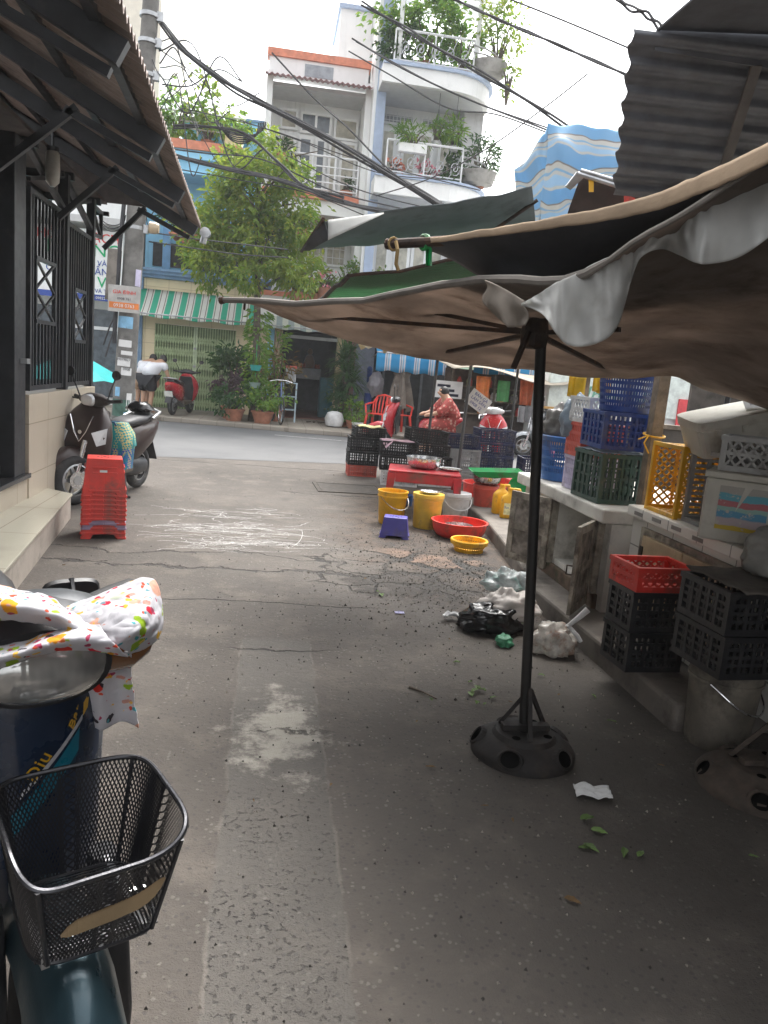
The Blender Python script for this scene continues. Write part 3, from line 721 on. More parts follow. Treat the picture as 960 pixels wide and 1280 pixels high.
part(yb, 'balcony_trim', orange_trim, [((-3.45, FY - .42, 6.42), (-1.08, FY + .3, 6.62))])
part(yb, 'balcony_box', mat('tan_planter', (.62, .5, .27), world=True), [((-1.5, FY - .43, 6.62), (-1.08, FY, 6.86))])
b = MB()
vs = [(-.5 + 0, 0, 0)]
for k in range(2): b.lo((-2.75, FY - .4, 4.42 + .12 * k), (-1.5, FY + .85, 4.46 + .12 * k))
build('flower_ledge', b, orange_trim, yb, world=True)
railing(yb, [(-3.4, FY + .5), (-1.1, FY + .5)], 6.95, .55, white_metal, rails=(1, .6, .3), posts=.6)
# folding gate
gate = thing('folding_gate', 'closed pale green folding lattice gate in the yellow tiled shopfront', 'gate', (-2.04, FY + .05, .11))
gg = mat('gate_green', (.44, .54, .29), rough=.5, var=.12, dirt=.25, world=True)
part(gate, 'back_panel', mat('gate_dark_green', (.2, .27, .13), rough=.6, var=.2, world=True), [((-3.05, FY + .12, .12), (-1.03, FY + .16, 2.25))])
for x0, x1 in ((-3.05, -2.08), (-2.0, -1.03)):
    b = MB(); n = 15
    for i in range(n + 1): x = x0 + (x1 - x0) * i / n; b.lo((x - .012, FY + .02, .13), (x + .012, FY + .06, 2.24))
    build('gate_leaf', b, gg, gate, world=True)
    b = MB()
    for zc in (.3, .62, .94, 1.26, 1.58, 1.9):
        for i in range(n):
            xa = x0 + (x1 - x0) * i / n; xb = x0 + (x1 - x0) * (i + 1) / n; s = 1 if i % 2 else -1
            b.bar((xa, FY + .012, zc - s * .13), (xb, FY + .012, zc + s * .13), .016, .006, up=(0, 1, 0)); b.bar((xa, FY + .004, zc + s * .13), (xb, FY + .004, zc - s * .13), .016, .006, up=(0, 1, 0))
    build('lattice', b, gg, gate, world=True)
part(gate, 'lock_stile', mat('gate_pale_green', (.52, .62, .4), rough=.5, world=True), [((-2.09, FY - .0, .12), (-2.045, FY + .07, 2.24)), ((-2.035, FY - .0, .12), (-1.99, FY + .07, 2.24))])
b = MB()
for z in (.95, 1.25, 1.7): b.lathe([(.03, 0), (.03, .03)], 12, (-2.04, FY - .04, z), 'Y')
build('lock', b, dull_steel, gate, world=True)
# green striped awning
def awning(name, label, cat, x0, x1, y, z1, z0, out, m, val=.18, post=False, tilt=0):
    t = thing(name, label, cat, ((x0 + x1) / 2, y, z0))
    b = MB(); L = math.hypot(out, z1 - z0)
    b.grid(lambda u, v: (x0 + (x1 - x0) * u, y - out * v, z1 - (z1 - z0) * v - .03 * math.sin(v * math.pi) + tilt * u), 24, 6, x1 - x0, L)
    build('cloth', b, m, t, world=True, smooth=True, solid=.006)
    if val:
        b = MB(); b.grid(lambda u, v: (x0 + (x1 - x0) * u, y - out - .012 * math.sin(u * 40) * v, z0 - .006 - val * v + tilt * u - .02 * v * math.sin(u * 25)), 60, 3, x1 - x0, val)
        build('valance', b, m, t, world=True, smooth=True, solid=.005)
    b = MB(); b.tube([(x0, y - out + .01, z0 + .01), (x1, y - out + .01, z0 + .01 + tilt)], .02, 6)
    for x in (x0 + .05, x1 - .05): b.tube([(x, y, z0 - .1), (x, y - out + .01, z0)], .015, 6)
    build('frame', b, dull_steel, t, world=True); return t
gstripe = stripe_mat('green_awning_stripes', [(.42, (.05, .42, .27)), (.5, (.7, .7, .66)), (.56, (.22, .2, .16)), (.86, (.7, .7, .66)), (.92, (.22, .2, .16)), (1, (.7, .7, .66))], .34, 0, trans=.2, dirt=.12)
awning('green_striped_awning', 'green and white striped awning above the green folding gate', 'awning', -3.75, -.55, FY - .02, 3.08, 2.42, .95, gstripe, .06)
gstripe2 = stripe_mat('faded_awning_stripes', [(.5, (.55, .58, .5)), (1, (.3, .36, .36))], .3, 0, trans=.2)
awning('faded_awning', 'faded grey striped awning over the dark shop doorway', 'awning', -.45, 1.7, FY - .02, 2.85, 2.42, .8, gstripe2, .05)

# --- narrow white house with orange trim
wh = thing('white_narrow_house', 'narrow white house with orange trim and recessed balcony over a dark shop', 'house', (.8, FY, 0))
part(wh, 'wall', white_paint, [((-.55, FY + .9, 2.7), (2.0, 27, 8.4)), ((-.58, FY - .25, 5.6), (-.43, FY + .9, 8.5)), ((1.86, FY - .25, 2.7), (2.0, FY + .9, 8.5))])
part(wh, 'side_wall', blue_wall, [((-.20, FY, .0), (-.04, FY + 6, 2.7))])
part(wh, 'parapet', white_paint, [((-.55, FY - .1, 8.42), (1.9, FY + .2, 8.86))])
part(wh, 'parapet_cap', orange_trim, [((-.6, FY - .16, 8.862), (1.95, FY + .25, 9.04))])
part(wh, 'vent', mat('vent_grey', (.3, .33, .36), world=True), [((.32, FY - .12, 8.5), (1.02, FY - .104, 8.78))])
b = MB(); b.grid(lambda u, v: (-.62 + 2.6 * u, FY - .1 - .55 * v, 8.42 - .13 * v + .02 * math.sin(u * 2.6 / .1 * 6.283 / 1.3)), 160, 1); build('canopy_roof', b, mat('maroon_sheet', (.3, .12, .12), rough=.6, world=True), wh, world=True, solid=.01)
part(wh, 'soffit', soffit, [((-.43, FY - .1, 8.2), (1.86, FY + .9, 8.3))])
# balcony doors
for x0, x1, z0, z1, f in ((-.22, .24, 7.5, 8.0, curtain), (.3, 1.12, 7.46, 7.98, glassm), (1.18, 1.82, 7.4, 7.95, curtain)): window(wh, x0, x1, z0, z1, FY + .88, 1 if f is not glassm else 2, fill=f)
for x0, x1, f in ((-.22, .22, curtain), (.28, .66, glassm), (.72, 1.02, glassm), (1.08, 1.32, curtain), (1.38, 1.82, curtain)):
    part(wh, 'door', white_paint, [((x0, FY + .8, 5.9), (x1, FY + .89, 7.38))]); part(wh, 'door_panel', f, [((x0 + .07, FY + .785, 6.0), (x1 - .07, FY + .797, 7.3))])
part(wh, 'balcony_slab', white_paint, [((-.55, FY - .35, 5.28), (1.86, FY + .9, 5.62))])
b = MB()
for k in range(4): b.lo((-.56, FY - .46 + .05 * k, 5.625 + .045 * k), (1.86, FY + .2, 5.665 + .045 * k))
build('balcony_trim', b, orange_trim, wh, world=True)
railing(wh, [(-.5, FY - .3), (1.8, FY - .3)], 5.82, .85, white_metal, posts=.58)
b = MB()
for a in (0, 1): b.tube([(.42 + .16 * math.cos(t) , FY - .31, 6.25 + .27 * math.sin(t) * (1 - .3 * a)) for t in [i * .26 for i in range(25)]], .014, 5)
for k in range(6): t = k * math.pi / 3; b.tube([(.42, FY - .31, 6.25), (.42 + .16 * math.cos(t), FY - .31, 6.25 + .26 * math.sin(t))], .012, 5)
build('ironwork', b, white_metal, wh, world=True)
part(wh, 'lower_trim', orange_trim, [((-.3, FY + .2, 4.92), (1.7, FY + .9, 5.04))])
window(wh, .1, 1.75, 4.2, 4.88, FY + .89, 3, fill=curtain, bars=9)
part(wh, 'terrace', white_paint, [((-.5, FY - .25, 2.62), (1.9, FY - .1, 3.2)), ((-.5, FY - .1, 2.62), (1.9, FY + .9, 2.7))])
part(wh, 'terrace_trim', orange_trim, [((-.52, FY - .32, 3.2), (1.92, FY - .05, 3.32))])
part(wh, 'shop_pillar', mat('ochre_pillar', (.45, .36, .22), rough=.7, world=True), [((-.03, FY - .05, .1), (.18, FY + .3, 2.62))]); part(wh, 'shop_pillar', MATS['ochre_pillar'], [((1.62, FY - .05, .1), (1.82, FY + .3, 2.62))])
part(wh, 'shop_side_pillar', mat('maroon_pillar', (.26, .12, .13), rough=.7, world=True), [((1.83, FY - .08, .1), (2.12, FY + .3, 2.62))])
part(wh, 'shop_interior', dark_in, [((.0, FY + 4.0, .1), (1.8, FY + 4.1, 2.62)), ((-.035, FY + .31, .1), (.05, FY + 4, 2.62)), ((1.72, FY + .31, .1), (1.80, FY + 4, 2.62)), ((.05, FY + .31, 2.5), (1.72, FY + 4, 2.6))])
part(wh, 'shop_floor', mat('red_floor', (.25, .1, .07), rough=.5, world=True), [((.18, FY - .05, .115), (1.62, FY + 4, .13))])
part(wh, 'shop_lintel', grey_wall, [((.18, FY + .0, 2.2), (1.62, FY + .12, 2.28))])
# contents of the dark shop
al = thing('altar_shelf', 'white cloth altar shelf with figurine glimpsed inside the dark shop doorway', 'altar', (1.05, FY + 3, .13))
b = MB(); b.lo((-.35, -.2, 1.0), (.35, .25, 1.32)); build('shelf_front', b, mat('altar_cloth', (.5, .5, .52)), al)
b = MB(); b.lathe([(.14, 1.33), (.17, 1.5), (.1, 1.7), (.06, 1.72), (.09, 1.8), (.05, 1.9), (0, 1.92)], 14); build('figurine', b, mat('brown_glaze', (.3, .13, .06), rough=.3), al, smooth=True)
b = MB()
for x in (-.25, -.15, .2, .28): b.lathe([(.04, 1.33), (.05, 1.42), (.02, 1.46)], 10, (x, -.1, 0))
build('vases', b, mat('vase_red', (.5, .1, .05), rough=.3), al, smooth=True)
tb = thing('teal_cabinet', 'teal cabinet standing inside the dark shop doorway', 'cabinet', (1.5, FY + 1.2, .13))
b = MB(); b.lo((-.2, -.2, 0), (.2, .3, 1.1)); build('cabinet_body', b, mat('teal_paint', (.02, .12, .15)), tb, bevel=.01)
b = MB(); b.lo((-.18, -.22, .05), (-.01, -.202, 1.05)); b.lo((.01, -.22, .05), (.18, -.202, 1.05)); build('doors', b, mat('teal_paint2', (.03, .15, .18)), tb)

# --- big house with curved balconies
bh = thing('balcony_house', 'tall white house with curved concrete balconies, slate blue corner column and roof garden', 'house', (3.6, FY, 0))
part(bh, 'column', slate_col, [((2.08, FY - .75, 2.7), (2.3, FY + .4, 11.3))])
part(bh, 'column_edge', white_paint, [((2.0, FY - .7, 2.7), (2.078, FY + .4, 11.0))])
part(bh, 'wall', grey_wall, [((2.3, FY + .3, .1), (4.9, 27, 9.4)), ((2.05, FY + .4, 9.4), (2.35, 26, 11.2))])
part(bh, 'stair_tower', white_paint, [((1.2, 22.5, 8.9), (2.06, 25, 10.9))])
part(bh, 'tower_cap', slate_col, [((1.15, 22.4, 10.9), (2.06, 25, 11.0))])
part(bh, 'door_wall', white_paint, [((2.3, FY + .22, 2.9), (4.4, FY + .3, 9.0))])
def slab_outline(yf, xr):
    pts = [(2.1, FY + .4), (2.1, yf)]
    pts += [(xr - 1.25 + 1.25 * math.sin(a), yf + 1.25 - 1.25 * math.cos(a)) for a in [i * math.pi / 2 / 10 for i in range(11)]]
    return pts + [(xr, FY + .4)]
for z, yf, xr in ((8.2, 19.35, 4.95), (5.72, 19.3, 5.0), (3.3, 19.3, 5.0)):
    o = slab_outline(yf, xr); b = MB(); b.prism([(x, y, z) for x, y in o], (0, 0, .38)); sl = build('balcony_slab', b, white_paint, bh, world=True)
    oo = slab_outline(yf - .07, xr + .07); b = MB(); b.prism([(x, y, z + .382) for x, y in oo], (0, 0, .07)); build('slab_trim', b, slate_col, sl, world=True)
    b = MB(); b.prism([(x, y, z - .012) for x, y in slab_outline(yf + .1, xr - .1)], (0, 0, .01)); build('slab_soffit', b, soffit, sl, world=True)
part(bh, 'bracket', grey_wall, [((4.4, FY - .2, 5.95), (4.9, FY + .3, 8.2)), ((4.4, FY - .2, 3.7), (4.9, FY + .3, 5.7))])
for zb, x0s in ((6.17, (2.35, 2.9, 3.32, 3.86)), (3.75, (2.4, 2.95, 3.4, 3.86))):
    for x0 in x0s:
        x1 = x0 + .42
        part(bh, 'door', white_paint, [((x0, FY + .14, zb), (x1, FY + .22, zb + 1.5))]); part(bh, 'door_panel', curtain, [((x0 + .08, FY + .128, zb + .2), (x1 - .08, FY + .14, zb + 1.4))])
    for x0 in (2.35, 3.35): window(bh, x0, x0 + .85, zb + 1.58, zb + 1.88, FY + .21, 1, fill=mat('vent_blocks', (.28, .3, .32), world=True), bars=9)
for z, h, yf, xr in ((8.66, .72, 19.45, 4.25), (6.18, .78, 19.4, 4.2)): railing(bh, [(2.35, yf), (xr, yf)], z, h, white_metal, posts=.95, rails=(1, .1), bal=0)
for z in (6.5, 9.0):
    b = MB()
    for x in [2.6 + .36 * i for i in range(5)]: b.tube([(x + .13 * t / 12 * math.cos(t), 19.41, z + .18 * t / 12 * math.sin(t)) for t in [i * .6 for i in range(21)]], .012, 5); b.tube([(x - .17, 19.41, z - .28), (x + .05, 19.41, z + .1), (x + .17, 19.41, z + .4)], .01, 5)
    build('ironwork', b, dull_steel, bh, world=True)
for zc in (6.2, 8.68):
    b = MB(); b.lathe([(.05, 0), (.38, .08), (.45, .3), (.45, .36), (.4, .36), (.38, .2), (0, .2)], 24, (4.7, 19.75, zc)); build('planter', b, concrete, bh, world=True, smooth=True)
    b = MB(); b.tube([(4.2, 19.42, zc + .6), (4.5, 19.4, zc + .55), (4.75, 19.5, zc + .5), (4.95, 19.75, zc + .45)], .02, 6); b.tube([(4.2, 19.42, zc + .45), (4.5, 19.4, zc + .42), (4.75, 19.5, zc + .4), (4.95, 19.75, zc + .36)], .02, 6)
    build('curved_rail', b, dull_steel, bh, world=True)
b = MB()
for i in range(6): b.lo((2.3, 19.4 + i * .35, 10.55), (5.0, 19.5 + i * .35, 10.62))
for x in (2.4, 4.9): b.lo((x, 19.3, 10.45), (x + .1, 21.6, 10.55))
for x, y in ((2.42, 19.5), (4.3, 19.6), (4.32, 21.4)): b.lo((x, y, 8.65), (x + .09, y + .09, 10.45))
build('pergola', b, white_paint, bh, world=True)
part(bh, 'ground_floor', dark_in, [((2.34, FY + .2, .1), (4.8, FY + .29, 2.9))])
part(bh, 'grey_side', mat('slate_grey_wall', (.19, .21, .26), rough=.7, var=.15, world=True), [((2.13, FY - .1, .1), (2.62, FY + .1, 2.6))])
b = MB()
for x in (2.9, 3.25, 3.6, 3.95): b.lo((x, FY + .05, .1), (x + .06, FY + .1, 2.7))
build('shutter_bars', b, mat('shutter', (.12, .13, .14), world=True, metal=.4), bh, world=True)

# --- low pale green building and signboard building further right
pg = thing('pale_green_house', 'pale green low house behind the stalls beyond the parked motorbikes', 'house', (6.5, 23, 0))
part(pg, 'wall', mat('pale_green_wall', (.5, .66, .5), rough=.7, var=.08, world=True), [((5.2, 21.5, 0), (11, 26, 2.6))])
for x in (5.7, 6.5, 7.4): window(pg, x, x + .55, 1.0, 2.0, 21.49, 2, fill=glassm)
part(pg, 'roof_edge', white_paint, [((5.1, 21.3, 2.6), (11.1, 26.1, 2.75))])
sb = thing('signboard_house', 'white fascia with green script lettering seen over the blue crate', 'building', (8, 16.2, 0))
part(sb, 'wall', white_paint, [((5.9, 16.3, 0), (12.5, 20, 2.3))])
part(sb, 'fascia', mat('fascia_pale', (.62, .68, .64), world=True), [((5.9, 16.15, 1.05), (12.5, 16.295, 1.95))])
text('lettering', 'Nhân N', .52, FACE(6.4, 16.14, 1.25) @ Matrix(((1, .25, 0, 0), (0, 1, 0, 0), (0, 0, 1, 0), (0, 0, 0, 1))), mat('script_green', (.12, .3, .22)), sb, .004)
part(sb, 'red_band', mat('red_banner', (.6, .05, .06), world=True), [((8.9, 16.1, .9), (11.6, 16.145, 1.5))])
part(sb, 'doorway', dark_in, [((9.2, 16.26, 0), (10.6, 16.295, .88))])
ob = thing('far_left_house', 'plain cream house front far left along the street', 'house', (-14, 20, 0))
part(ob, 'wall', cream, [((-22, 20.9, 0), (-9.6, 27, 8))]); 
for x in (-21, -18.5, -16, -13.5, -11.5): window(ob, x, x + 1.2, 4, 6, 20.89, 2)
orr = thing('far_right_house', 'pale house front far right along the street', 'house', (18, 20, 0))
part(orr, 'wall', cream, [((12.7, 20.9, 0), (26, 27, 7))])
for x in (13.5, 16, 18.5, 21): window(orr, x, x + 1.2, 4, 6, 20.89, 2)

# ------------------------------------------------------------------ plants
def foliage(b, c, rx, ry, rz, n, L, w, clumps=14, droop=.25, spread=.42, outward=True):
    c = Vector(c); cl = []
    for k in range(clumps):
        while True:
            p = Vector((R.uniform(-1, 1), R.uniform(-1, 1), R.uniform(-1, 1)))
            if .25 < p.length < 1: break
        cl.append((p, R.uniform(.55, 1.25)))
    for i in range(n):
        q, s = R.choice(cl)
        p = q + Vector((R.gauss(0, 1), R.gauss(0, 1), R.gauss(0, .8))) * spread * s * .6
        d = (p.normalized() * .7 if outward else Vector((0, 0, 0))) + Vector((R.gauss(0, .6), R.gauss(0, .6), R.gauss(0, .5) - droop))
        b.leaf(c + Vector((p.x * rx, p.y * ry, p.z * rz)), d, L * R.uniform(.6, 1.25), w * R.uniform(.7, 1.2))
def potted(name, label, cat, loc, pr, phh, pm, frx, frz, n, L, w, lm, group=None, zc=None, clumps=10, stem=True, white_rim=False, dome=.0):
    t = thing(name, label, cat, loc, 0, group)
    b = MB(); b.lathe([(pr * .7, 0), (pr, phh * .85), (pr * 1.08, phh * .86), (pr * 1.08, phh), (pr * .95, phh), (pr * .9, phh * .8), (0, phh * .8)], 18); build('pot', b, pm, t, smooth=True)
    zc = zc or phh + frz * .85
    b = MB(); foliage(b, (0, 0, zc), frx, frx, frz, n, L, w, clumps); build('foliage', b, lm, t)
    if stem:
        b = MB()
        for k in range(5): a = k * 1.26; b.tube([(0, 0, phh * .8), (frx * .3 * math.cos(a), frx * .3 * math.sin(a), zc), (frx * .6 * math.cos(a), frx * .6 * math.sin(a), zc + frz * .5)], [.014, .01, .005], 5)
        build('stems', b, bark, t)
    return t
def strap_plant(b, c, n, L, w, up=(.2, 1.2)):
    """arching strap leaves from one point"""
    for i in range(n):
        a = R.uniform(0, 6.283); e = R.uniform(*up); p = Vector(c); d = Vector((math.cos(a) * math.cos(e), math.sin(a) * math.cos(e), math.sin(e)))
        l = L * R.uniform(.7, 1.1); s = Vector((-math.sin(a), math.cos(a), 0)); vs = []; k = 5
        for j in range(k + 1):
            t = j / k; ww = w * (1 - t) ** .6 * (1 if j else .6) / 2
            vs += [p - s * ww, p + s * ww]; p = p + d * l / k; d = (d - Vector((0, 0, .22))).normalized()
        b.add(vs, [(2 * j, 2 * j + 1, 2 * j + 3, 2 * j + 2) for j in range(k)])
# the street tree
tp = P(322, 520, 18.7)
tr = thing('street_tree', 'leafy street tree with yellowing leaves in front of the yellow shop', 'tree', (-.42, 18.7, .1))
b = MB()
b.tube([(-.02, 0, 0), (.02, .02, 1.0), (-.02, 0, 2.0), (-.05, 0, 2.8), (-.1, 0, 3.6), (-.15, .05, 4.9), (-.2, 0, 6.0)], [.11, .09, .085, .08, .065, .045, .02], 10)
for k in range(14):
    a = k * 2.4; z0 = 3.0 + .2 * k; l = R.uniform(.8, 1.3)
    b.tube([(-.06, 0, z0), (.35 * l * math.cos(a), .35 * l * math.sin(a), z0 + .35), (l * math.cos(a), l * math.sin(a), z0 + .55)], [.04, .026, .008], 6)
build('trunk', b, bark, tr, smooth=True)
b = MB()
CL = [(-1.25, 2.9, .55, .6, 300), (-1.45, 3.6, .6, .6, 420), (-.7, 3.3, .6, .55, 330), (-1.0, 4.3, .75, .65, 620), (-.1, 3.9, .7, .7, 600), (.65, 3.6, .6, .6, 430), (.95, 2.9, .45, .5, 260), (.6, 4.4, .65, .6, 480),
      (-.3, 4.9, .75, .6, 560), (.2, 5.5, .6, .5, 330), (-.75, 5.2, .5, .4, 220), (1.05, 3.9, .35, .4, 140), (-1.65, 3.0, .3, .4, 110), (.35, 2.95, .45, .35, 180), (-.35, 2.55, .4, .3, 130), (.75, 5.0, .4, .35, 150)]
for x, z, rx, rz, n in CL: foliage(b, (x * .84, R.uniform(-.3, .3), z + .5 + (.15 if z < 3.2 else 0)), rx, .75, rz, int(n * 1.7), .19, .075, 10, droop=.55, spread=.46)
build('crown', b, leaf_tree, tr)
# creeper up the trunk
b = MB()
for k in range(420):
    z = R.uniform(.7, 2.6); a = R.uniform(0, 6.283); r = .16 + .12 * R.random() ** 2
    b.leaf((r * math.cos(a), r * math.sin(a), z), (math.cos(a), math.sin(a), R.uniform(-.8, .1)), .16, .07)
build('creeper', b, leaf_lite, tr)

def at(px, py, Y): v = P(px, py, Y); return v
gp = 'potted plants beside the street tree'
def pot_at(px, py, *a, **k):
    g = G(px, py, .11); return (g.x, min(g.y, 20.3), .11)
potted('potted_plant', 'round terracotta pot with bushy green plant, left of the pair by the tree', 'potted plant', (-.86, 18.35, .11), .24, .28, terracotta, .48, .3, 520, .15, .075, leaf_dark, gp, .55)
potted('potted_plant', 'terracotta pot with blue and white rim and green plant next to the bicycle', 'potted plant', (-.2, 18.25, .11), .25, .28, terracotta, .42, .3, 470, .15, .07, leaf_lite, gp, .58)
potted('purple_shrub', 'purple leaved shrub behind the potted plants in front of the green gate', 'shrub', (-1.0, 18.9, .11), .2, .3, terracotta, .5, .36, 700, .12, .06, leaf_purple, None, .85)
potted('dark_green_shrub', 'tall dark green shrub left of the tree trunk against the green gate', 'shrub', (-.95, 19.5, .11), .2, .4, concrete, .48, .5, 600, .18, .09, leaf_dark, None, 1.25)
potted('reddish_croton', 'loose tall plant with reddish tips right of the tree trunk', 'plant', (.12, 19.2, .11), .15, .3, terracotta, .42, .8, 330, .2, .06, leaf_red, None, 1.2)
potted('climbing_plant', 'thin tall light green plant against the shop pillar above the bicycle', 'plant', (-.05, 19.7, .11), .15, .3, terracotta, .3, .9, 300, .2, .07, leaf_lite, None, 1.75)
t = thing('hanging_planter', 'two teal planters hung on the tree trunk with grassy plants', 'planter', (-.42, 18.45, .11))
for z, m in ((1.32, mat('teal_pot', (.02, .3, .28))), (.92, mat('grey_green_pot', (.2, .27, .25)))):
    b = MB(); b.lathe([(.1, z - .13), (.14, z), (.12, z), (0, z - .02)], 16); build('pot', b, m, t, smooth=True)
    b = MB(); strap_plant(b, (0, 0, z - .02), 60, .28, .02, (.3, 1.4)); build('foliage', b, leaf_lite, t)
b = MB(); b.tube([(0, .08, .8), (0, .08, 1.9)], .01, 5); build('hanger', b, green_pl, t)
# dracaena and pots right of the doorway
dr = thing('dracaena', 'dark dracaena with arching strap leaves right of the dark doorway', 'plant', (1.78, 19.35, .11))
b = MB(); b.lathe([(.16, 0), (.22, .3), (.24, .3), (.24, .34), (.18, .34), (0, .28)], 16); build('pot', b, terracotta, dr, smooth=True)
b = MB()
for (x, y, z, n, L) in ((0, 0, 1.3, 130, .72), (-.08, .05, 1.6, 110, .65), (.12, -.05, 1.05, 110, .7), (.05, .1, 1.85, 70, .5), (-.15, 0, .8, 90, .6)): strap_plant(b, (x, y, z), n, L, .075, (-.2, 1.3))
build('foliage', b, leaf_dark, dr)
b = MB()
for x, z in ((-.08, 1.7), (.12, 1.1), (.05, 1.9)): b.tube([(0, 0, .28), (x, 0, z)], .02, 6)
build('stem', b, bark, dr)
potted('leafy_shrub', 'grey green shrub below the dracaena by the grey wall', 'shrub', (1.72, 19.1, .11), .18, .25, terracotta, .32, .3, 380, .12, .06, leaf_dark, None, .55)
potted('potted_plant', 'bright yellow green plant in terracotta pot in front of the dracaena', 'potted plant', (1.98, 18.7, .11), .17, .2, terracotta, .3, .24, 420, .12, .06, leaf_lite, 'pots by the dracaena', .45)
potted('flower_pot', 'small white round pot on the pavement edge beside the black crates', 'potted plant', (2.02, 18.1, .11), .13, .2, white_pl, .14, .12, 60, .1, .04, leaf_lite, 'pots by the dracaena', .28)
b = MB(); b.lathe([(.0, 0), (.2, .03), (.24, .2), (.18, .34), (.08, .38), (0, .38)], 16, (1.52, 18.75, .11)); tag(build('sack', b, mat('white_sack', (.6, .6, .6), bump=.6, bscale=20), smooth=True), 'white plastic sack on the pavement at the foot of the dracaena', 'sack')
# balcony and roof plants
def roof_plant(name, label, c, rx, ry, rz, n, L, w, lm, cl=12, group='plants on the balconies', pot=True):
    t = thing(name, label, 'plant', (c[0], c[1], c[2] - rz), 0, group)
    b = MB(); foliage(b, (0, 0, rz), rx, ry, rz, n, L, w, cl); build('foliage', b, lm, t)
    b = MB()
    for k in range(6): a = k * 1.05; b.tube([(0, 0, -.1), (rx * .4 * math.cos(a), ry * .4 * math.sin(a), rz * .9), (rx * .7 * math.cos(a), ry * .6 * math.sin(a), rz * 1.4)], [.03, .02, .006], 5)
    build('stems', b, bark, t)
    if pot == 'hang':
        b = MB(); b.lathe([(.0, -.12), (.09, -.12), (.12, 0), (.1, 0), (0, -.03)], 14); build('pot', b, grey_wall, t, smooth=True)
        b = MB(); top_ = 8.2 - c[2] + rz
        for a in (0, 2.1, 4.2): b.tube([(.11 * math.cos(a), .11 * math.sin(a), 0), (0, 0, .75), (0, 0, top_)], .006, 4)
        build('hanger', b, cable_m, t)
    elif pot == 'box':
        b = MB(); b.lo((-rx * .8, -.1, -.2), (rx * .8, .1, 0)); build('pot', b, white_paint, t, bevel=.01)
    elif pot: b = MB(); b.lathe([(.13, -.3), (.18, 0), (.15, 0), (0, -.04)], 14); build('pot', b, terracotta, t, smooth=True)
    return t
roof_plant('roof_garden_tree', 'dense roof garden tree behind the top balcony railing', (3.15, 20.0, 9.75), 1.0, .5, .8, 1700, .17, .09, leaf_lite, 22)
roof_plant('roof_garden_shrub', 'green shrub at the left end of the top balcony by the column', (2.5, 19.8, 9.3), .4, .35, .5, 420, .16, .08, leaf_dark)
roof_plant('roof_garden_shrub', 'yellow green shrub on the top balcony right of the dense tree', (4.05, 19.8, 9.4), .5, .4, .6, 520, .16, .08, leaf_lite)
roof_plant('planter_bush', 'straggly bush in the curved planter at the corner of the top balcony', (4.9, 19.75, 9.75), .6, .5, .65, 520, .15, .07, leaf_tree, 14)
roof_plant('trailing_plant', 'plant trailing down outside the top corner planter', (5.15, 19.5, 8.7), .2, .2, .5, 90, .13, .06, leaf_tree, 6, pot=False)
roof_plant('planter_palm', 'pointed bush in the curved planter at the corner of the second balcony', (4.75, 19.75, 6.95), .5, .45, .45, 420, .22, .045, leaf_dark, 12)
roof_plant('balcony_fern', 'grassy fern on the second balcony railing near the column', (2.95, 19.35, 7.1), .42, .2, .2, 330, .2, .03, leaf_lite, pot='box')
roof_plant('balcony_orchid', 'hanging orchid pot above the second balcony railing', (3.55, 19.6, 7.35), .2, .2, .25, 120, .2, .05, leaf_lite, 6, pot='hang')
roof_plant('balcony_palm', 'yellow green palm pot on the second balcony', (4.0, 19.6, 7.35), .32, .25, .3, 220, .26, .04, leaf_lite, 8, pot='hang')
roof_plant('balcony_shrub', 'dark shrub behind the right end of the second balcony railing', (4.0, 19.75, 6.5), .35, .3, .3, 260, .14, .08, leaf_dark)
roof_plant('balcony_flowers', 'pink flowering pot behind the second balcony railing', (3.4, 19.7, 6.4), .25, .2, .22, 90, .12, .09, pink_fl, 6)
roof_plant('balcony_flowers', 'red flowering pot at the left of the second balcony', (2.6, 19.7, 6.45), .2, .2, .2, 80, .12, .09, mat('coral_flowers', (.6, .2, .12)), 6)
roof_plant('balcony_agave', 'row of spiky plants on the white house balcony', (-.1, FY - .35, 6.75), .4, .15, .16, 160, .25, .04, leaf_dark, 6)
roof_plant('balcony_plant', 'small plant pot at the right end of the white house balcony', (1.55, FY - .1, 6.1), .15, .15, .15, 60, .14, .05, leaf_dark, 4)
roof_plant('terrace_shrub', 'flowering shrub on the orange edged terrace beside the tree', (.95, FY - .3, 3.7), .45, .3, .35, 420, .14, .07, leaf_tree, 10, 'plants on the orange edged terrace')
roof_plant('terrace_shrub', 'rounded yellow green shrub in the middle of the orange edged terrace', (1.75, FY - .4, 3.8), .42, .3, .4, 620, .1, .06, leaf_lite, 10, 'plants on the orange edged terrace')
roof_plant('terrace_shrub', 'loose shrub at the right end of the orange edged terrace', (2.6, FY - .5, 3.7), .5, .3, .35, 420, .14, .05, leaf_tree, 10, 'plants on the orange edged terrace')
roof_plant('terrace_roses', 'pink rose heads among the terrace shrubs', (1.15, FY - .45, 3.75), .4, .2, .25, 60, .08, .08, pink_fl, 8, 'plants on the orange edged terrace')
roof_plant('terrace_grass', 'spiky pot plant on the orange edged terrace', (.45, FY - .3, 3.55), .3, .2, .2, 160, .2, .05, leaf_dark, 6, 'plants on the orange edged terrace')
for x, m in ((.15, white_pl), (.42, yellow_pl), (.68, white_pl)):
    t = potted('terrace_pot', {.15: 'white pot nearest the tree on the orange edged terrace', .42: 'yellow pot on the orange edged terrace', .68: 'white pot right of the yellow pot on the terrace'}[x], 'potted plant', (x, FY - .2, 3.32), .1, .18, m, .16, .12, 50, .12, .05, leaf_dark, 'plants on the orange edged terrace')
roof_plant('blue_house_tree', 'leafy small tree on the blue house roof terrace', (-2.0, FY + .6, 7.6), .75, .5, .7, 620, .2, .11, leaf_tree, 14, 'plants on the blue house')
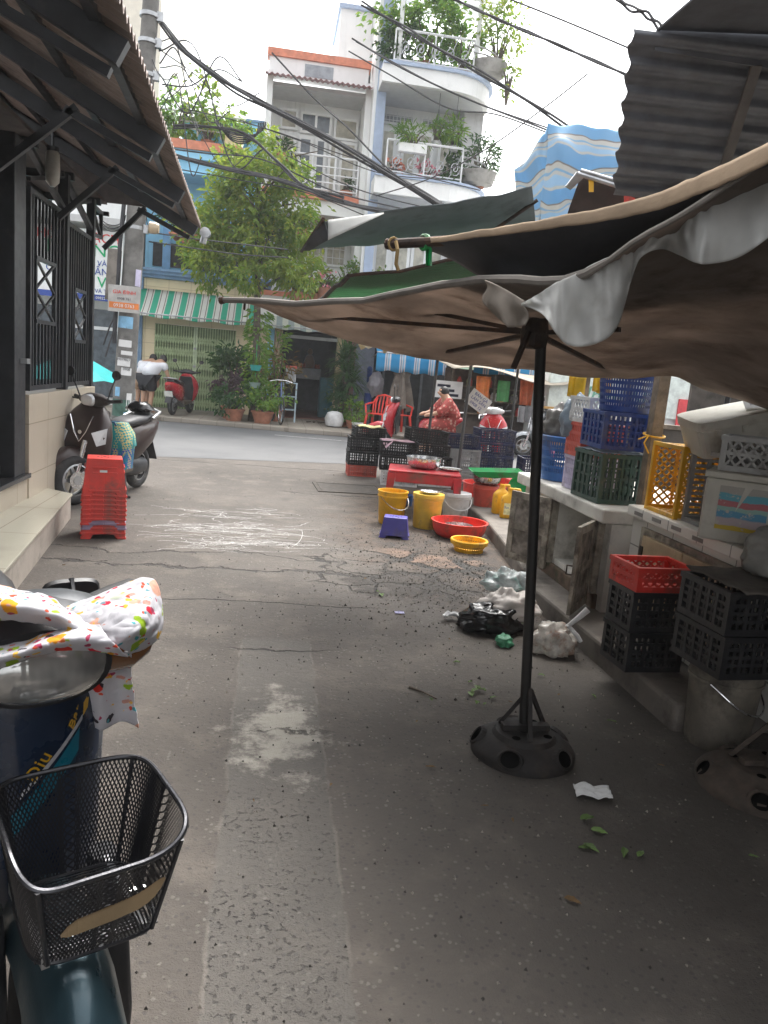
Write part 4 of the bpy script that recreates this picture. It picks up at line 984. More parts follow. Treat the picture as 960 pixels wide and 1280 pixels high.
roof_plant('blue_house_tree', 'thin small tree at the left of the blue house terrace', (-2.75, FY + .4, 7.4), .5, .4, .6, 300, .2, .1, leaf_lite, 10, 'plants on the blue house')
roof_plant('blue_house_bush', 'grassy bush over the tan planter on the blue house balcony', (-1.35, FY - .25, 7.0), .45, .25, .25, 330, .18, .04, leaf_lite, 8, 'plants on the blue house')
roof_plant('blue_house_ferns', 'ferns on the flower ledge of the blue house behind the tree', (-2.3, FY - .35, 4.75), .5, .2, .22, 200, .22, .05, leaf_dark, 8, 'plants on the blue house')
for k, (x, y, z, rx, rz, lm, lab) in enumerate(((6.4, 20.6, .9, .6, .7, leaf_lite, 'bright green bush in front of the pale green house'), (7.6, 20.4, .7, .6, .5, leaf_lite, 'lower green bush right of the bright bush by the pale green house'))):
    roof_plant('garden_bush', lab, (x, y, z), rx, .4, rz, 600, .13, .07, lm, 12, 'bushes by the pale green house')
# ------------------------------------------------------------------ scooters
seat_m = mat('seat_vinyl', (.025, .025, .028), rough=.45, var=.15, bump=.1, bscale=120)
chrome = mat('chrome', (.75, .75, .76), rough=.12, metal=1, var=.05, bump=0)
lens = mat('lamp_lens', (.62, .64, .66), rough=.12, var=.1, bump=0, coat=.5)
amber = mat('amber_lens', (.6, .2, .02), rough=.2, coat=.5)
red_lens = mat('red_lens', (.5, .02, .02), rough=.2, coat=.5)
def wheel(t, x, r=.245, steer=0):
    M = Matrix.Translation((x, 0, r)) @ Matrix.Rotation(steer, 4, 'Z')
    b = MB(); b.M = M
    prof = [(r - .052 + .05 * math.cos(a), .05 * math.sin(a)) for a in [i * math.pi / 6 for i in range(13)]]
    b.lathe(prof, 36, axis='Y', cap=False); w = build('wheel', b, rubber, t, smooth=True)
    b = MB(); b.M = M
    b.lathe([(r - .105, -.035), (r - .085, -.03), (r - .09, 0), (r - .085, .03), (r - .105, .035)], 30, axis='Y', cap=False)
    for k in range(5):
        a = k * 2 * math.pi / 5; b.bar((.03 * math.cos(a), 0, .03 * math.sin(a)), ((r - .095) * math.cos(a), 0, (r - .095) * math.sin(a)), .03, .03, up=(0, 1, 0))
    b.lathe([(.045, -.05), (.045, .05)], 14, axis='Y'); build('rim', b, dull_steel, w)
    b = MB(); b.M = M; b.lathe([(.085, .04), (.085, .046)], 22, axis='Y'); build('brake_disc', b, steel, w)
def ringz(cx, z, wx, wy, n=20, p=2.6):
    return [Vector((cx + v.x, v.y, z)) for v in ell((0, 0, 0), wx, wy, 'Z', n, p)]
def scooter_full(name, label, loc, rz, paint, panel=None, steer=0, group=None, plate=False, seat=None, mirrors=True):
    t = thing(name, label, 'scooter', loc, rz, group); panel = panel or paint; seat = seat or seat_m
    wheel(t, .64, steer=steer); wheel(t, -.63)
    SM = Matrix.Translation((.46, 0, 0)) @ Matrix.Rotation(steer, 4, 'Z') @ Matrix.Translation((-.46, 0, 0))
    b = MB(); b.M = SM
    for s in (-1, 1): b.tube([(.64, s * .085, .24), (.52, s * .08, .62)], [.026, .03], 10)
    build('fork', b, steel, t, smooth=True)
    b = MB(); b.M = SM; rings = []
    for a, k in ((.25, .6), (.6, .85), (.95, 1.05), (1.4, 1.15), (1.85, 1.1), (2.25, .85)):
        c = Vector((.64 + .285 * math.cos(a), 0, .25 + .285 * math.sin(a))); nx = Vector((math.cos(a), 0, math.sin(a)))
        rings.append([c + Vector((0, math.cos(q) * .085 * k, 0)) + nx * (.03 * math.sin(q) - .05 * abs(math.cos(q)) ** 3) for q in [j * math.pi / 7 for j in range(14)]])
    b.loft(rings); build('front_fender', b, paint, t, smooth=True)
    b = MB()
    b.loft([ringz(.36, .27, .08, .26), ringz(.42, .38, .15, .40), ringz(.455, .52, .21, .51), ringz(.45, .66, .23, .53), ringz(.42, .79, .22, .48), ringz(.37, .90, .18, .34), ringz(.34, .97, .12, .2)])
    ap = build('front_apron', b, paint, t, smooth=True)
    b = MB(); b.tube([(.53, -.12, .86), (.562, -.06, .70), (.572, 0, .61), (.562, .06, .70), (.53, .12, .86)], .007, 6)
    b.lathe([(.02, 0), (.02, .006)], 12, (.558, 0, .7), 'X'); build('badge_trim', b, chrome, ap, smooth=True)
    for s in (-1, 1):
        b = MB(); b.prism([(.565, s * .12, .70), (.49, s * .245, .75), (.50, s * .235, .60), (.555, s * .17, .575)], (.012, s * .006, 0)); build('indicator', b, lens, ap)
    b = MB(); b.prism([(.31, -.17, .34), (.31, .17, .34), (.345, .18, .62), (.28, .14, .9), (.28, -.14, .9), (.345, -.18, .62)], (-.03, 0, 0)); build('leg_shield', b, panel, t, bevel=.01)
    # headset: handlebar cover, grips, levers, mirrors
    b = MB(); b.M = SM
    b.loft([[Vector((.36 + v.x, y, 1.0 + v.z)) for v in ell((0, 0, 0), w, h, 'Y', 16)] for y, w, h in ((-.2, .05, .05), (-.14, .1, .09), (-.06, .17, .14), (.06, .17, .14), (.14, .1, .09), (.2, .05, .05))])
    hs = build('handlebar_cover', b, panel, t, smooth=True)
    b = MB(); b.M = SM; b.loft([[Vector((x, v.y, 1.0 + v.z)) for v in ell((0, 0, 0), w, h, 'X', 16)] for x, w, h in ((.42, .19, .12), (.455, .17, .1), (.47, .1, .05))]); build('headlight', b, lens, hs, smooth=True)
    for s in (-1, 1):
        b = MB(); b.M = SM; b.tube([(.35, s * .19, 1.0), (.32, s * .34, 1.02)], .018, 8); b.tube([(.39, s * .2, 1.0), (.40, s * .33, 1.01)], .007, 6); build('grip', b, rubber, hs, smooth=True)
        if mirrors:
            b = MB(); b.M = SM; b.tube([(.37, s * .2, 1.02), (.38, s * .27, 1.15), (.38, s * .31, 1.22)], .007, 6)
            b.lathe([(.01, -.012), (.055, -.01), (.06, .006), (.0, .012)], 18, (.38, s * .33, 1.26), 'X', sy=.75); build('mirror', b, rubber, hs, smooth=True)
    b = MB(); b.loft([[Vector((x, v.y, z + v.z)) for v in ell((0, 0, 0), w, h, 'X', 14, 4)] for x, z, w, h in ((.36, .30, .3, .08), (.0, .27, .33, .09), (-.25, .29, .3, .12))]); build('floorboard', b, mat('floor_plastic', (.12, .095, .075), rough=.6, dirt=.4), t, smooth=True)
    b = MB(); b.loft([[Vector((x, v.y, z + v.z)) for v in ell((0, 0, 0), w, h, 'X', 20, 2.8)] for x, z, w, h in ((-.14, .46, .2, .3), (-.22, .5, .29, .42), (-.45, .55, .34, .4), (-.7, .62, .32, .3), (-.88, .69, .24, .18), (-.97, .73, .14, .08))])
    build('tail_body', b, paint, t, smooth=True)
    b = MB(); b.loft([[Vector((x, v.y, z + v.z)) for v in ell((0, 0, 0), w, h, 'X', 18, 2.6)] for x, z, w, h in ((-.1, .70, .12, .05), (-.16, .735, .22, .09), (-.35, .755, .27, .11), (-.55, .77, .28, .12), (-.75, .80, .25, .1), (-.84, .81, .16, .05))])
    build('seat', b, seat, t, smooth=True)
    b = MB(); b.tube([(-.62, -.17, .79), (-.85, -.15, .85), (-.98, 0, .87), (-.85, .15, .85), (-.62, .17, .79)], .016, 8); build('grab_rail', b, dull_steel, t, smooth=True)
    b = MB(); b.loft([[Vector((x, v.y, .72 + v.z)) for v in ell((0, 0, 0), w, h, 'X', 14)] for x, w, h in ((-.93, .2, .07), (-.985, .12, .04))]); build('tail_lamp', b, red_lens, t, smooth=True)
    b = MB(); b.loft([[Vector((x, .05 + v.y, z + v.z)) for v in ell((0, 0, 0), w, h, 'X', 12)] for x, z, w, h in ((-.15, .3, .18, .2), (-.4, .28, .22, .22), (-.65, .27, .14, .16))]); build('engine', b, black_iron, t, smooth=True)
    b = MB(); b.tube([(-.1, -.12, .2), (-.4, -.15, .22), (-.55, -.16, .26), (-.95, -.17, .36)], [.02, .03, .055, .05], 12); build('exhaust', b, mat('exhaust', (.06, .06, .06), metal=.6, rough=.4), t, smooth=True)
    b = MB(); b.prism([(-.82, -.06, .6), (-.82, .06, .6), (-.97, .07, .3), (-.97, -.07, .3)], (-.012, 0, .0)); rf = build('rear_mudguard', b, black_pl, t)
    if plate:
        b = MB(); b.box((-.935, 0, .5), (.008, .19, .14), (0, rad(-25), 0)); build('number_plate', b, mat('plate', (.75, .75, .7)), rf)
    b = MB(); b.tube([(-.1, .13, .22), (.02, .22, .02)], .012, 6); b.tube([(.0, .2, .02), (.04, .26, .015)], .014, 6); build('side_stand', b, black_iron, t)
    return t
brown = mat('brown_paint', (.036, .022, .02), rough=.38, var=.1, scale=2, bump=0, dirt=.12, dirtc=(.08, .065, .055), coat=.2, spec=.35)
f0, r0 = G(93, 632), G(175, 609)
d = (f0 - r0); mid = (f0 + r0) / 2
sc1 = scooter_full('scooter', 'brown scooter with woven bag parked along the beige tiled wall', (mid.x - .02, mid.y, 0), math.atan2(d.y, d.x), brown, mat('brown_panel', (.032, .022, .02), rough=.5), steer=rad(-22))
# woven bag on the footboard and black bag on the seat
def on(t, p): return WM[t.name] @ Vector(p)
wb = thing('woven_bag', 'woven plastic bag in teal, blue and cream on the brown scooter footboard', 'bag', on(sc1, (.07, .06, .318)), sc1.rotation_euler[2])
n = N('woven_strips'); co = n.co(); s = n.sep(co)
ck = n.n('ShaderNodeTexChecker'); mp = n.n('ShaderNodeMapping'); n.set(mp.inputs[0], co); mp.inputs['Rotation'].default_value = (0, rad(45), rad(45)); n.set(ck.inputs['Vector'], mp.outputs[0]); ck.inputs['Scale'].default_value = 48
isy = n.ramp(n.noise(n.scaled(co, (1, 1, .15)), 7, 1), .5, .54)
ca = n.mix(isy, (.01, .25, .28), (.6, .5, .2)); cb = n.mix(n.ramp(s[2], .2, .21), (.03, .1, .42), (.02, .3, .3))
WV = n.finish(n.mix(ck.outputs['Fac'], ca, cb), .5, 0, n.bump(ck.outputs['Fac'], .4, .004))
b = MB(); b.loft([ringz(0, 0, .24, .42, 20, 4), ringz(0, .22, .26, .46, 20, 4), ringz(-.01, .235, .28, .48, 20, 4), ringz(-.02, .36, .26, .45, 20, 3), ringz(-.04, .46, .14, .3, 20, 3)]); build('bag_body', b, WV, wb, smooth=True)
b = MB()
for x in (-.05, .05): b.tube([(x, -.1, .38), (x, -.06, .46), (x, .06, .46), (x, .1, .38)], .008, 6)
build('handles', b, blue_pl, wb)
b = MB()
b.lathe([(.0, 0), (.1, .005), (.125, .04), (.1, .09), (.05, .115), (0, .12)], 20, sx=1.2)
b.v = [v + Vector((mnoise.noise(v * 14), mnoise.noise(v * 14 + Vector((5, 0, 0))), mnoise.noise(v * 14 + Vector((0, 7, 0))) if v.z > .01 else 0)) * .028 for v in b.v]
glossbag = mat('black_bag_film', (.012, .012, .013), rough=.18, var=.2, bump=.3, bscale=30)
tag(build('plastic_bag', b, glossbag, smooth=True, loc=on(sc1, (-.66, 0, .845))), 'crumpled black plastic bag lying on the brown scooter seat', 'bag')

red_paint = mat('red_paint', (.45, .02, .03), rough=.25, var=.08, coat=.6, bump=0)
dark_panel = mat('dark_panel', (.02, .02, .022), rough=.4)
g = G(214, 522, .11)
sc2 = scooter_full('scooter', 'red motorbike with white number plate in front of the green folding gate', (g.x + .06, 19.2, .11), rad(78), red_paint, dark_panel, plate=True)

# ------------------------------------------------------------------ people
def skin_body(name, joints, edges, m, parent, sub=1):
    """joints: name -> (co, radius); one continuous surface grown by the Skin modifier"""
    keys = list(joints); me = bpy.data.meshes.new(name)
    me.from_pydata([joints[k][0] for k in keys], [(keys.index(a), keys.index(c)) for a, c in edges], [])
    o = bpy.data.objects.new(name, me); COL.objects.link(o); o.parent = parent; WM[o.name] = WM[parent.name]
    sk = o.modifiers.new('skin', 'SKIN'); sk.use_smooth_shade = True; sk.branch_smoothing = .4
    for i, k in enumerate(keys):
        r = joints[k][1]; me.skin_vertices[0].data[i].radius = r if isinstance(r, tuple) else (r, r)
        me.skin_vertices[0].data[i].use_root = (i == 0)
    ss = o.modifiers.new('sub', 'SUBSURF'); ss.levels = sub; ss.render_levels = sub
    me.materials.append(m); return o
def person(label, loc, rz, J, shirt, short, shirt_edges, leg_edges, hairc=(0, 0, 0), group=None, long_sleeve=False, hair_r=.1):
    t = thing('person', label, 'person', loc, rz, group)
    base = [('hip', 'waist'), ('waist', 'chest'), ('chest', 'neck'), ('neck', 'jaw'), ('jaw', 'head'), ('head', 'crown'), ('jaw', 'nose')]
    for s in 'LR': base += [('chest', 'sh' + s), ('sh' + s, 'el' + s), ('el' + s, 'wr' + s), ('wr' + s, 'hand' + s), ('hand' + s, 'fin' + s), ('hip', 'th' + s), ('th' + s, 'kn' + s), ('kn' + s, 'an' + s), ('an' + s, 'toe' + s)]
    used = {k for e in base for k in e}; skin_body('body', {k: J[k] for k in J if k in used}, base, skin, t, 2)
    grow = lambda k, f, a: (J[k][0], tuple(x * f + a for x in (J[k][1] if isinstance(J[k][1], tuple) else (J[k][1],) * 2)))
    ks = {k for e in shirt_edges for k in e}; skin_body('shirt', {k: grow(k, 1.34, .026) for k in ['chest'] + sorted(ks - {'chest'})}, shirt_edges, shirt, t, 2)
    ks = {k for e in leg_edges for k in e}; skin_body('trousers', {k: grow(k, 1.3, .02) for k in ['hip'] + sorted(ks - {'hip'})}, leg_edges, short, t, 2)
    h = Vector(J['head'][0]); b = MB(); 
    b.lathe([(0, .1), (.05, .088), (.085, .05), (.1, 0), (.095, -.04), (.06, -.075), (0, -.085)], 16)
    b.v = [Vector((v.x * 1.02, v.y * .92, v.z)) + h + Vector(hairc) for v in b.v]
    build('hair', b, hair, t, smooth=True); return t
def mid_joint(J, k, a, c, f, r): J[k] = (tuple(Vector(J[a][0]).lerp(Vector(J[c][0]), f)), r)
# bending forward over the red motorbike (local +x = forward)
def bent(d=0, arm=.0):
    J = {'hip': ((-.06, 0, .86), (.12, .15)), 'waist': ((.06, 0, 1.0), (.12, .15)), 'chest': ((.27, 0, 1.14), (.12, .16)), 'neck': ((.42, 0, 1.21), .07), 'jaw': ((.49, 0, 1.21), .07), 'head': ((.55, 0, 1.22), .088), 'crown': ((.60, 0, 1.25), .06), 'nose': ((.57, 0, 1.13), .02)}
    for s, q in (('L', 1), ('R', -1)):
        J['sh' + s] = ((.30, q * .19, 1.13), .06); J['el' + s] = ((.38 + arm, q * .26, .88), .045); J['wr' + s] = ((.5 + arm, q * .2, .7), .032); J['hand' + s] = ((.55 + arm, q * .19, .64), .036); J['fin' + s] = ((.58 + arm, q * .18, .57), .02)
        J['th' + s] = ((-.05, q * .1, .78), .095); J['kn' + s] = ((-.02, q * .11, .46), .062); J['an' + s] = ((-.08, q * .11, .08), .042); J['toe' + s] = ((.08, q * .13, .04), .04)
        mid_joint(J, 'sl' + s, 'sh' + s, 'el' + s, .55, .055); mid_joint(J, 'mt' + s, 'th' + s, 'kn' + s, .9, .085); mid_joint(J, 'hem', 'hip', 'waist', -.35, (.125, .155))
    return J
tee = mat('white_tee', (.72, .72, .76), rough=.85, var=.05, bump=.3, bscale=12); shorts = mat('black_shorts', (.012, .012, .016), rough=.8)

se = [('hem', 'waist'), ('waist', 'chest')] + [e for s in 'LR' for e in (('chest', 'sh' + s), ('sh' + s, 'sl' + s))]
le = [('hip', 'th' + s) for s in 'LR'] + [('th' + s, 'mt' + s) for s in 'LR']

p1 = G(196, 516, .11)
person('person in white t-shirt and black shorts bending over the red motorbike', (-2.86, 18.75, .11), rad(62), bent(), tee, shorts, se, le, (-.02, 0, .05))
person('person in white t-shirt mostly hidden behind the bending one in black shorts', (-3.06, 19.25, .11), rad(75), bent(arm=-.12), tee, mat('tan_trousers', (.4, .25, .16), rough=.8), se, le, (-.02, 0, .05))
# woman in a flowered blouse seated among the motorbikes, seen from the side (local +x = forward)
J = {'hip': ((-.05, 0, .72), (.14, .17)), 'waist': ((-.04, 0, .88), (.13, .15)), 'chest': ((.04, 0, 1.1), (.13, .17)), 'neck': ((.1, 0, 1.2), .075), 'jaw': ((.15, 0, 1.235), .075), 'head': ((.17, 0, 1.29), .1), 'crown': ((.16, 0, 1.35), .07), 'nose': ((.27, 0, 1.265), .018)}
for s_, q in (('L', 1), ('R', -1)):
    J['sh' + s_] = ((.05, q * .19, 1.12), .065); J['el' + s_] = ((.2, q * .25, .92), .05); J['wr' + s_] = ((.4, q * .2, .84), .035); J['hand' + s_] = ((.47, q * .18, .83), .038); J['fin' + s_] = ((.54, q * .17, .8), .02)
    J['th' + s_] = ((.04, q * .11, .68), .1); J['kn' + s_] = ((.4, q * .13, .62), .07); J['an' + s_] = ((.38, q * .13, .2), .045); J['toe' + s_] = ((.5, q * .14, .15), .04)
    mid_joint(J, 'sl' + s_, 'el' + s_, 'wr' + s_, .6, .045); mid_joint(J, 'mt' + s_, 'kn' + s_, 'an' + s_, .7, .06)
n = N('flowered_blouse'); co = n.co(); v = n.voro(co, 16, 'F1'); vc = n.voro(co, 16, 'F1', 'Color'); 
flor = n.finish(n.mix(n.ramp(v, .42, .34), (.32, .06, .05), n.mix(n.ramp(n.sep(vc)[0], .4, .6), (.55, .32, .26), (.55, .1, .09))), .8)
se2 = [('hip', 'waist'), ('waist', 'chest')] + [e for s in 'LR' for e in (('chest', 'sh' + s), ('sh' + s, 'el' + s), ('el' + s, 'sl' + s))]
le2 = [('hip', 'th' + s) for s in 'LR'] + [e for s in 'LR' for e in (('th' + s, 'kn' + s), ('kn' + s, 'mt' + s))]
w0 = P(563, 497, 14.6)
person('person in red flowered blouse sitting among the parked motorbikes, seen from the side', (w0.x, 14.6, -.03), rad(185), J, flor, flor, se2, le2, (-.035, 0, -.005))
# ------------------------------------------------------------------ plastic goods
def crate(name, label, loc, rz, w, d, h, m, style='grid', group=None, tilt=(0, 0), rimm=None, cat='crate', nx=None):
    """open plastic crate with real lattice walls; the rim is a part"""
    b = MB(); T = .012; hw, hd = w / 2, d / 2; i = T / 2
    for sx in (-1, 1):
        for sy in (-1, 1): b.box((sx * (hw - .014), sy * (hd - .014), (h - .02) / 2), (.028, .028, h - .02))
    def side(L, place, n):
        # place(u, z) -> centre on the wall; bars along the wall
        return L, place, n
    for ax, L, off in (('x', w, hd), ('y', d, hw)):
        for s in (-1, 1):
            def B(u0, u1, z0, z1, t=T, o=0):
                if u1 - u0 < .001 or z1 - z0 < .001: return
                c = s * (off - i - o)
                if ax == 'x': b.lo((u0, c - t / 2, z0), (u1, c + t / 2, z1))
                else: b.lo((c - t / 2, u0, z0), (c + t / 2, u1, z1))
            a, e = -L / 2 + .028, L / 2 - .028
            B(a, e, 0, .028)
            if style == 'grid':
                n = max(3, round(L / .075)); 
                for k in range(1, n): u = a + (e - a) * k / n; B(u - .009, u + .009, .028, h - .024)
                for q in range(1, 4): z = .028 + (h - .05) * q / 4; B(a, e, z - .007, z + .007, .009, .0015)
                n2 = n * 2
                for k in range(1, n2, 2): u = a + (e - a) * k / n2; B(u - .0065, u + .0065, .028, h - .024, .005, .003)
            elif style == 'slot':
                n = max(5, round(L / .036))
                for k in range(0, n + 1): u = a + (e - a) * k / n; B(max(a, u - .009), min(e, u + .009), .028, h - .024, .006)
                for z in (h * .36, h * .68): B(a, e, z - .012, z + .012, .0075, .0)
            else:       # diamond lattice
                st = .055; n = max(3, round(L / st)); mz = max(2, round((h - .05) / st)); du = (e - a) / n; dz = (h - .052) / mz
                for k in range(n):
                    for q in range(mz):
                        u0, z0 = a + k * du, .028 + q * dz; c = s * (off - i)
                        for p_, r_ in (((u0, z0), (u0 + du, z0 + dz)), ((u0 + du, z0), (u0, z0 + dz))):
                            A3 = (p_[0], c, p_[1]) if ax == 'x' else (c, p_[0], p_[1]); B3 = (r_[0], c, r_[1]) if ax == 'x' else (c, r_[0], r_[1])
                            b.bar(A3, B3, .011, .006, up=(0, 1, 0) if ax == 'x' else (1, 0, 0))
                for z in (h * .5,): B(a, e, z - .008, z + .008, .008)
    n = max(4, round(w / .05))
    for k in range(n): u = -hw + .03 + (w - .06) * (k + .5) / n; b.box((u, 0, .006), (.022, d - .03, .008))
    for k in range(4): v = -hd + .03 + (d - .06) * (k + .5) / 4; b.box((0, v, .011), (w - .03, .02, .008))
    o = build(name, b, m, loc=loc, rot=(tilt[0], tilt[1], rz)); tag(o, label, cat, group)
    r = MB()
    for s in (-1, 1):
        r.box((0, s * (hd - .006), h - .012), (w + .012, .022, .024)); r.box((s * (hw - .006), 0, h - .0118), (.022, d - .03, .0236))
    build('rim', r, rimm or m, o); return o
def bucket(name, label, loc, r0, r1, h, m, cat='bucket', lid=None, handle=True, fill=None, group=None, rz=0):
    t = thing(name, label, cat, loc, rz, group); b = MB()
    b.lathe([(0, 0), (r0 * .96, 0), (r0, .01), (r0 + (r1 - r0) * .8, h * .8), (r1 * .99, h * .82), (r1 * 1.03, h * .825), (r1 * 1.03, h * .86), (r1 * .995, h * .865), (r1, h * .95), (r1 * 1.05, h * .955), (r1 * 1.05, h), (r1 * .97, h), (r0 * .93, .02), (0, .018)], 32, cap=False)
    build('bucket_body', b, m, t, smooth=True)
    if handle:
        b = MB(); b.tube([(r1 * 1.05 * math.cos(a), -r1 * 1.06 * abs(math.sin(a)) ** .8 - .004, h * .84 - .12 * math.sin(a)) for a in [i * math.pi / 14 for i in range(15)]], .004, 6); build('handle', b, steel if lid is None else m, t)
    if lid:
        b = MB(); b.lathe([(0, h + .002), (r1 * .9, h + .004), (r1 * 1.06, h + .004), (r1 * 1.075, h - .03), (r1 * 1.06, h - .03)], 32, cap=False); build('lid', b, lid, t, smooth=True)
    return t
def bowl(name, label, loc, r, h, m, cat='bowl', thick=.004, group=None, flat=.5, tilt=(0, 0)):
    b = MB(); pr = [(0, 0), (r * flat, 0)] + [(r * (flat + (1 - flat) * math.sin(a) ** .8), h * (1 - math.cos(a))) for a in [i * math.pi / 2 / 8 for i in range(1, 9)]] + [(r * 1.05, h), (r * 1.05, h + thick)]
    pr += [(q - thick if q > thick else 0, z + thick) for q, z in reversed(pr[:-2])]
    b.lathe(pr, 36, cap=False); return tag(build(name, b, m, smooth=True, loc=loc, rot=(tilt[0], tilt[1], 0)), label, cat, group)
def basket(name, label, loc, r0, r1, h, m, cat='basket', slats=54, rings=6, solid_base=0, tilt=(0, 0), group=None):
    """round basket with open slatted wall"""
    b = MB(); b.lathe([(0, 0), (r0, 0), (r0, .012), (0, .012)], 32, cap=False)
    rr = lambda z: r0 + (r1 - r0) * z / h
    for k in range(slats):
        a = 2 * math.pi * k / slats; c, s = math.cos(a), math.sin(a)
        b.bar((r0 * c, r0 * s, .006), (r1 * c, r1 * s, h - .01), max(.006, 2 * math.pi * r0 / slats * .55), .005, up=(c, s, 0))
    for k in range(rings):
        z = h * (k + .6) / rings; q = rr(z); t_ = .012 if k else .02 + solid_base
        b.lathe([(q - .003, z - t_), (q + .004, z - t_), (q + .004, z + t_ * .6), (q - .003, z + t_ * .6), (q - .003, z - t_)], 40, cap=False)
    o = build(name, b, m, loc=loc, rot=(tilt[0], tilt[1], 0)); tag(o, label, cat, group)
    b = MB(); b.lathe([(r1 - .006, h - .035), (r1 + .012, h - .035), (r1 + .016, h - .002), (r1 + .01, h + .006), (r1 - .006, h + .004), (r1 - .006, h - .035)], 40, cap=False); build('rim', b, m, o, smooth=True); return o
def stool(name, label, loc, rz, w, d, h, m, cat='stool', group=None, top=True, slits=True):
    """moulded plastic stool: splayed apron with legs cut out, pierced seat"""
    t = thing(name, label, cat, loc, rz, group); b = MB(); k = .80; th = .008
    def ring(z, g=0): f = 1 - (1 - k) * z / h; return [Vector((sx * (w * f / 2 - g), sy * (d * f / 2 - g), z)) for sx, sy in ((-1, -1), (1, -1), (1, 1), (-1, 1))]
    lw = .24
    for a in range(4):
        for s in (0, 1):
            c = a; o = (a + 1) % 4 if s else (a - 1) % 4
            z1 = h * .97
            P_ = lambda z, f: ring(z)[c].lerp(ring(z)[o], f)
            b.prism([P_(0, 0), P_(0, lw * .8), P_(h * .11, lw), P_(h * .135, .5), P_(z1, .5), P_(z1, 0)], (ring(0, th)[c] - ring(0)[c]))
            nr = (P_(0, .5) + P_(0, .4)).normalized(); nr.z = 0
            b.prism([P_(h * .135, .14), P_(h * .135, .5), P_(h * .19, .5), P_(h * .19, .14)], nr * .007); b.prism([P_(0, 0), P_(0, lw * .8), P_(h * .05, lw * .85), P_(h * .05, 0)], nr * .006)
            if slits:
                b2 = [P_(h * .62, .18), P_(h * .62, .5), P_(h * .66, .5), P_(h * .66, .18)]; nrm = (P_(0, .5) + P_(0, .4)).normalized(); nrm.z = 0
                b.prism(b2, nrm * .006); b.prism([v + Vector((0, 0, h * .14)) for v in b2], nrm * .006)
    build('legs', b, m, t, bevel=.004)
    if top:
        b = MB(); f = k
        b.prism([Vector((sx * w * f / 2, sy * d * f / 2, h * .955)) for sx, sy in ((-1, -1), (1, -1), (1, 1), (-1, 1))], (0, 0, h * .045 + .004)); build('seat', b, m, t, bevel=.012)
        b = MB(); b.lathe([(.013, 0), (.013, .0012)], 12, (0, 0, h + .0043))
        for q in range(6): a = q * 1.047; b.lathe([(.008, 0), (.008, .0012)], 8, (.05 * math.cos(a), .05 * math.sin(a), h + .0043))
        build('seat_holes', b, mat('stool_hole', (.12, .01, .01)) if m is not purple_pl else dark_in, t)
    return t
# stack of red stools
sx = G(131, 676); hz = .30
grp = 'red stools nested in the stack by the scooter'
base = Vector((sx.x - .055, 6.42, 0)); rzs = rad(12)
for k in range(10):
    m = grey_pl if k == 2 else red_pl
    lab = {0: 'red plastic stool at the bottom of the stack, standing on the asphalt', 9: 'topmost red plastic stool of the stack beside the brown scooter', 2: 'greyish violet plastic stool nested low in the red stack'}.get(k, 'red plastic stool nested in the middle of the red stack')
    stool('plastic_stool', lab, base + Vector((R.uniform(-.003, .003), R.uniform(-.003, .003), .038 * k)), rzs + R.uniform(-.01, .01), .335, .30, hz, mat('faded_violet', (.3, .22, .32)) if k == 2 else red_pl, group=grp, top=(k == 9), slits=(k == 9))
b = MB(); b.box((0, 0, 0), (.055, .002, .018)); o = build('sticker', b, paper, bpy.data.objects['plastic_stool.009'], loc=(-.01, -.134, .205), rot=(rad(-6), 0, 0))

# ------------------------------------------------------------------ stall goods on the alley side
tg = G(525, 662)
T0 = Vector((1.70, 8.25, 0)); trz = rad(-10)
t = thing('plastic_table', 'low red plastic table holding a steel bowl near the yellow buckets', 'table', T0, trz)
tw, td, th_ = .78, .58, .50
b = MB(); b.box((0, 0, th_ - .012), (tw, td, .024)); build('tabletop', b, red_dk, t, bevel=.01)
b = MB()
for s in (-1, 1):
    b.box((0, s * (td / 2 - .012), th_ - .075), (tw - .16, .014, .1)); b.box((s * (tw / 2 - .012), 0, th_ - .075), (.014, td - .16, .1))
build('apron', b, red_dk, t, bevel=.004)
for sx_ in (-1, 1):
    for sy in (-1, 1):
        b = MB(); c = Vector((sx_ * (tw / 2 - .04), sy * (td / 2 - .04), 0)); o_ = Vector((sx_ * .035, sy * .035, 0))
        b.loft([[c + o_ + Vector((x, y, 0)) for x, y in ((-.025, -.025), (.025, -.025), (.025, .025), (-.025, .025))], [c + Vector((x, y, th_ - .03)) for x, y in ((-.045, -.045), (.045, -.045), (.045, .045), (-.045, .045))]]); build('leg', b, red_dk, t, bevel=.004)
bowl('steel_bowl', 'stainless steel bowl standing on the low red table', T0 + Vector((.0, .08, th_ + .002)), .19, .12, steel)
bowl('steel_plate', 'flat steel dish on the red table right of the bowl', T0 + Vector((.3, .05, th_ + .002)), .13, .02, steel, 'dish')
gb = G(487, 654); bucket('plastic_bucket', 'bright orange yellow bucket, leftmost of the buckets before the red table', (1.27, 7.62, 0), .125, .15, .34, yellow_pl, group='buckets before the red table', rz=.5)
by = bucket('plastic_bucket', 'pale yellow bucket with steel lid between the orange and white buckets', (1.62, 7.52, 0), .135, .15, .345, paleyel_pl, group='buckets before the red table', lid=paleyel_pl, handle=False)
bowl('steel_dish', 'steel dish lying on the lid of the pale yellow bucket', (1.62, 7.5, .353), .1, .02, steel, 'dish')
bucket('plastic_bucket', 'white lidded bucket right of the pale yellow bucket', (2.03, 8.0, 0), .13, .15, .30, white_pl, lid=white_pl, group='buckets before the red table', rz=.1)
stool('step_stool', 'small blue violet plastic stool in front of the yellow buckets', (1.21, 6.98, 0), rad(-12), .27, .2, .19, purple_pl, slits=False)
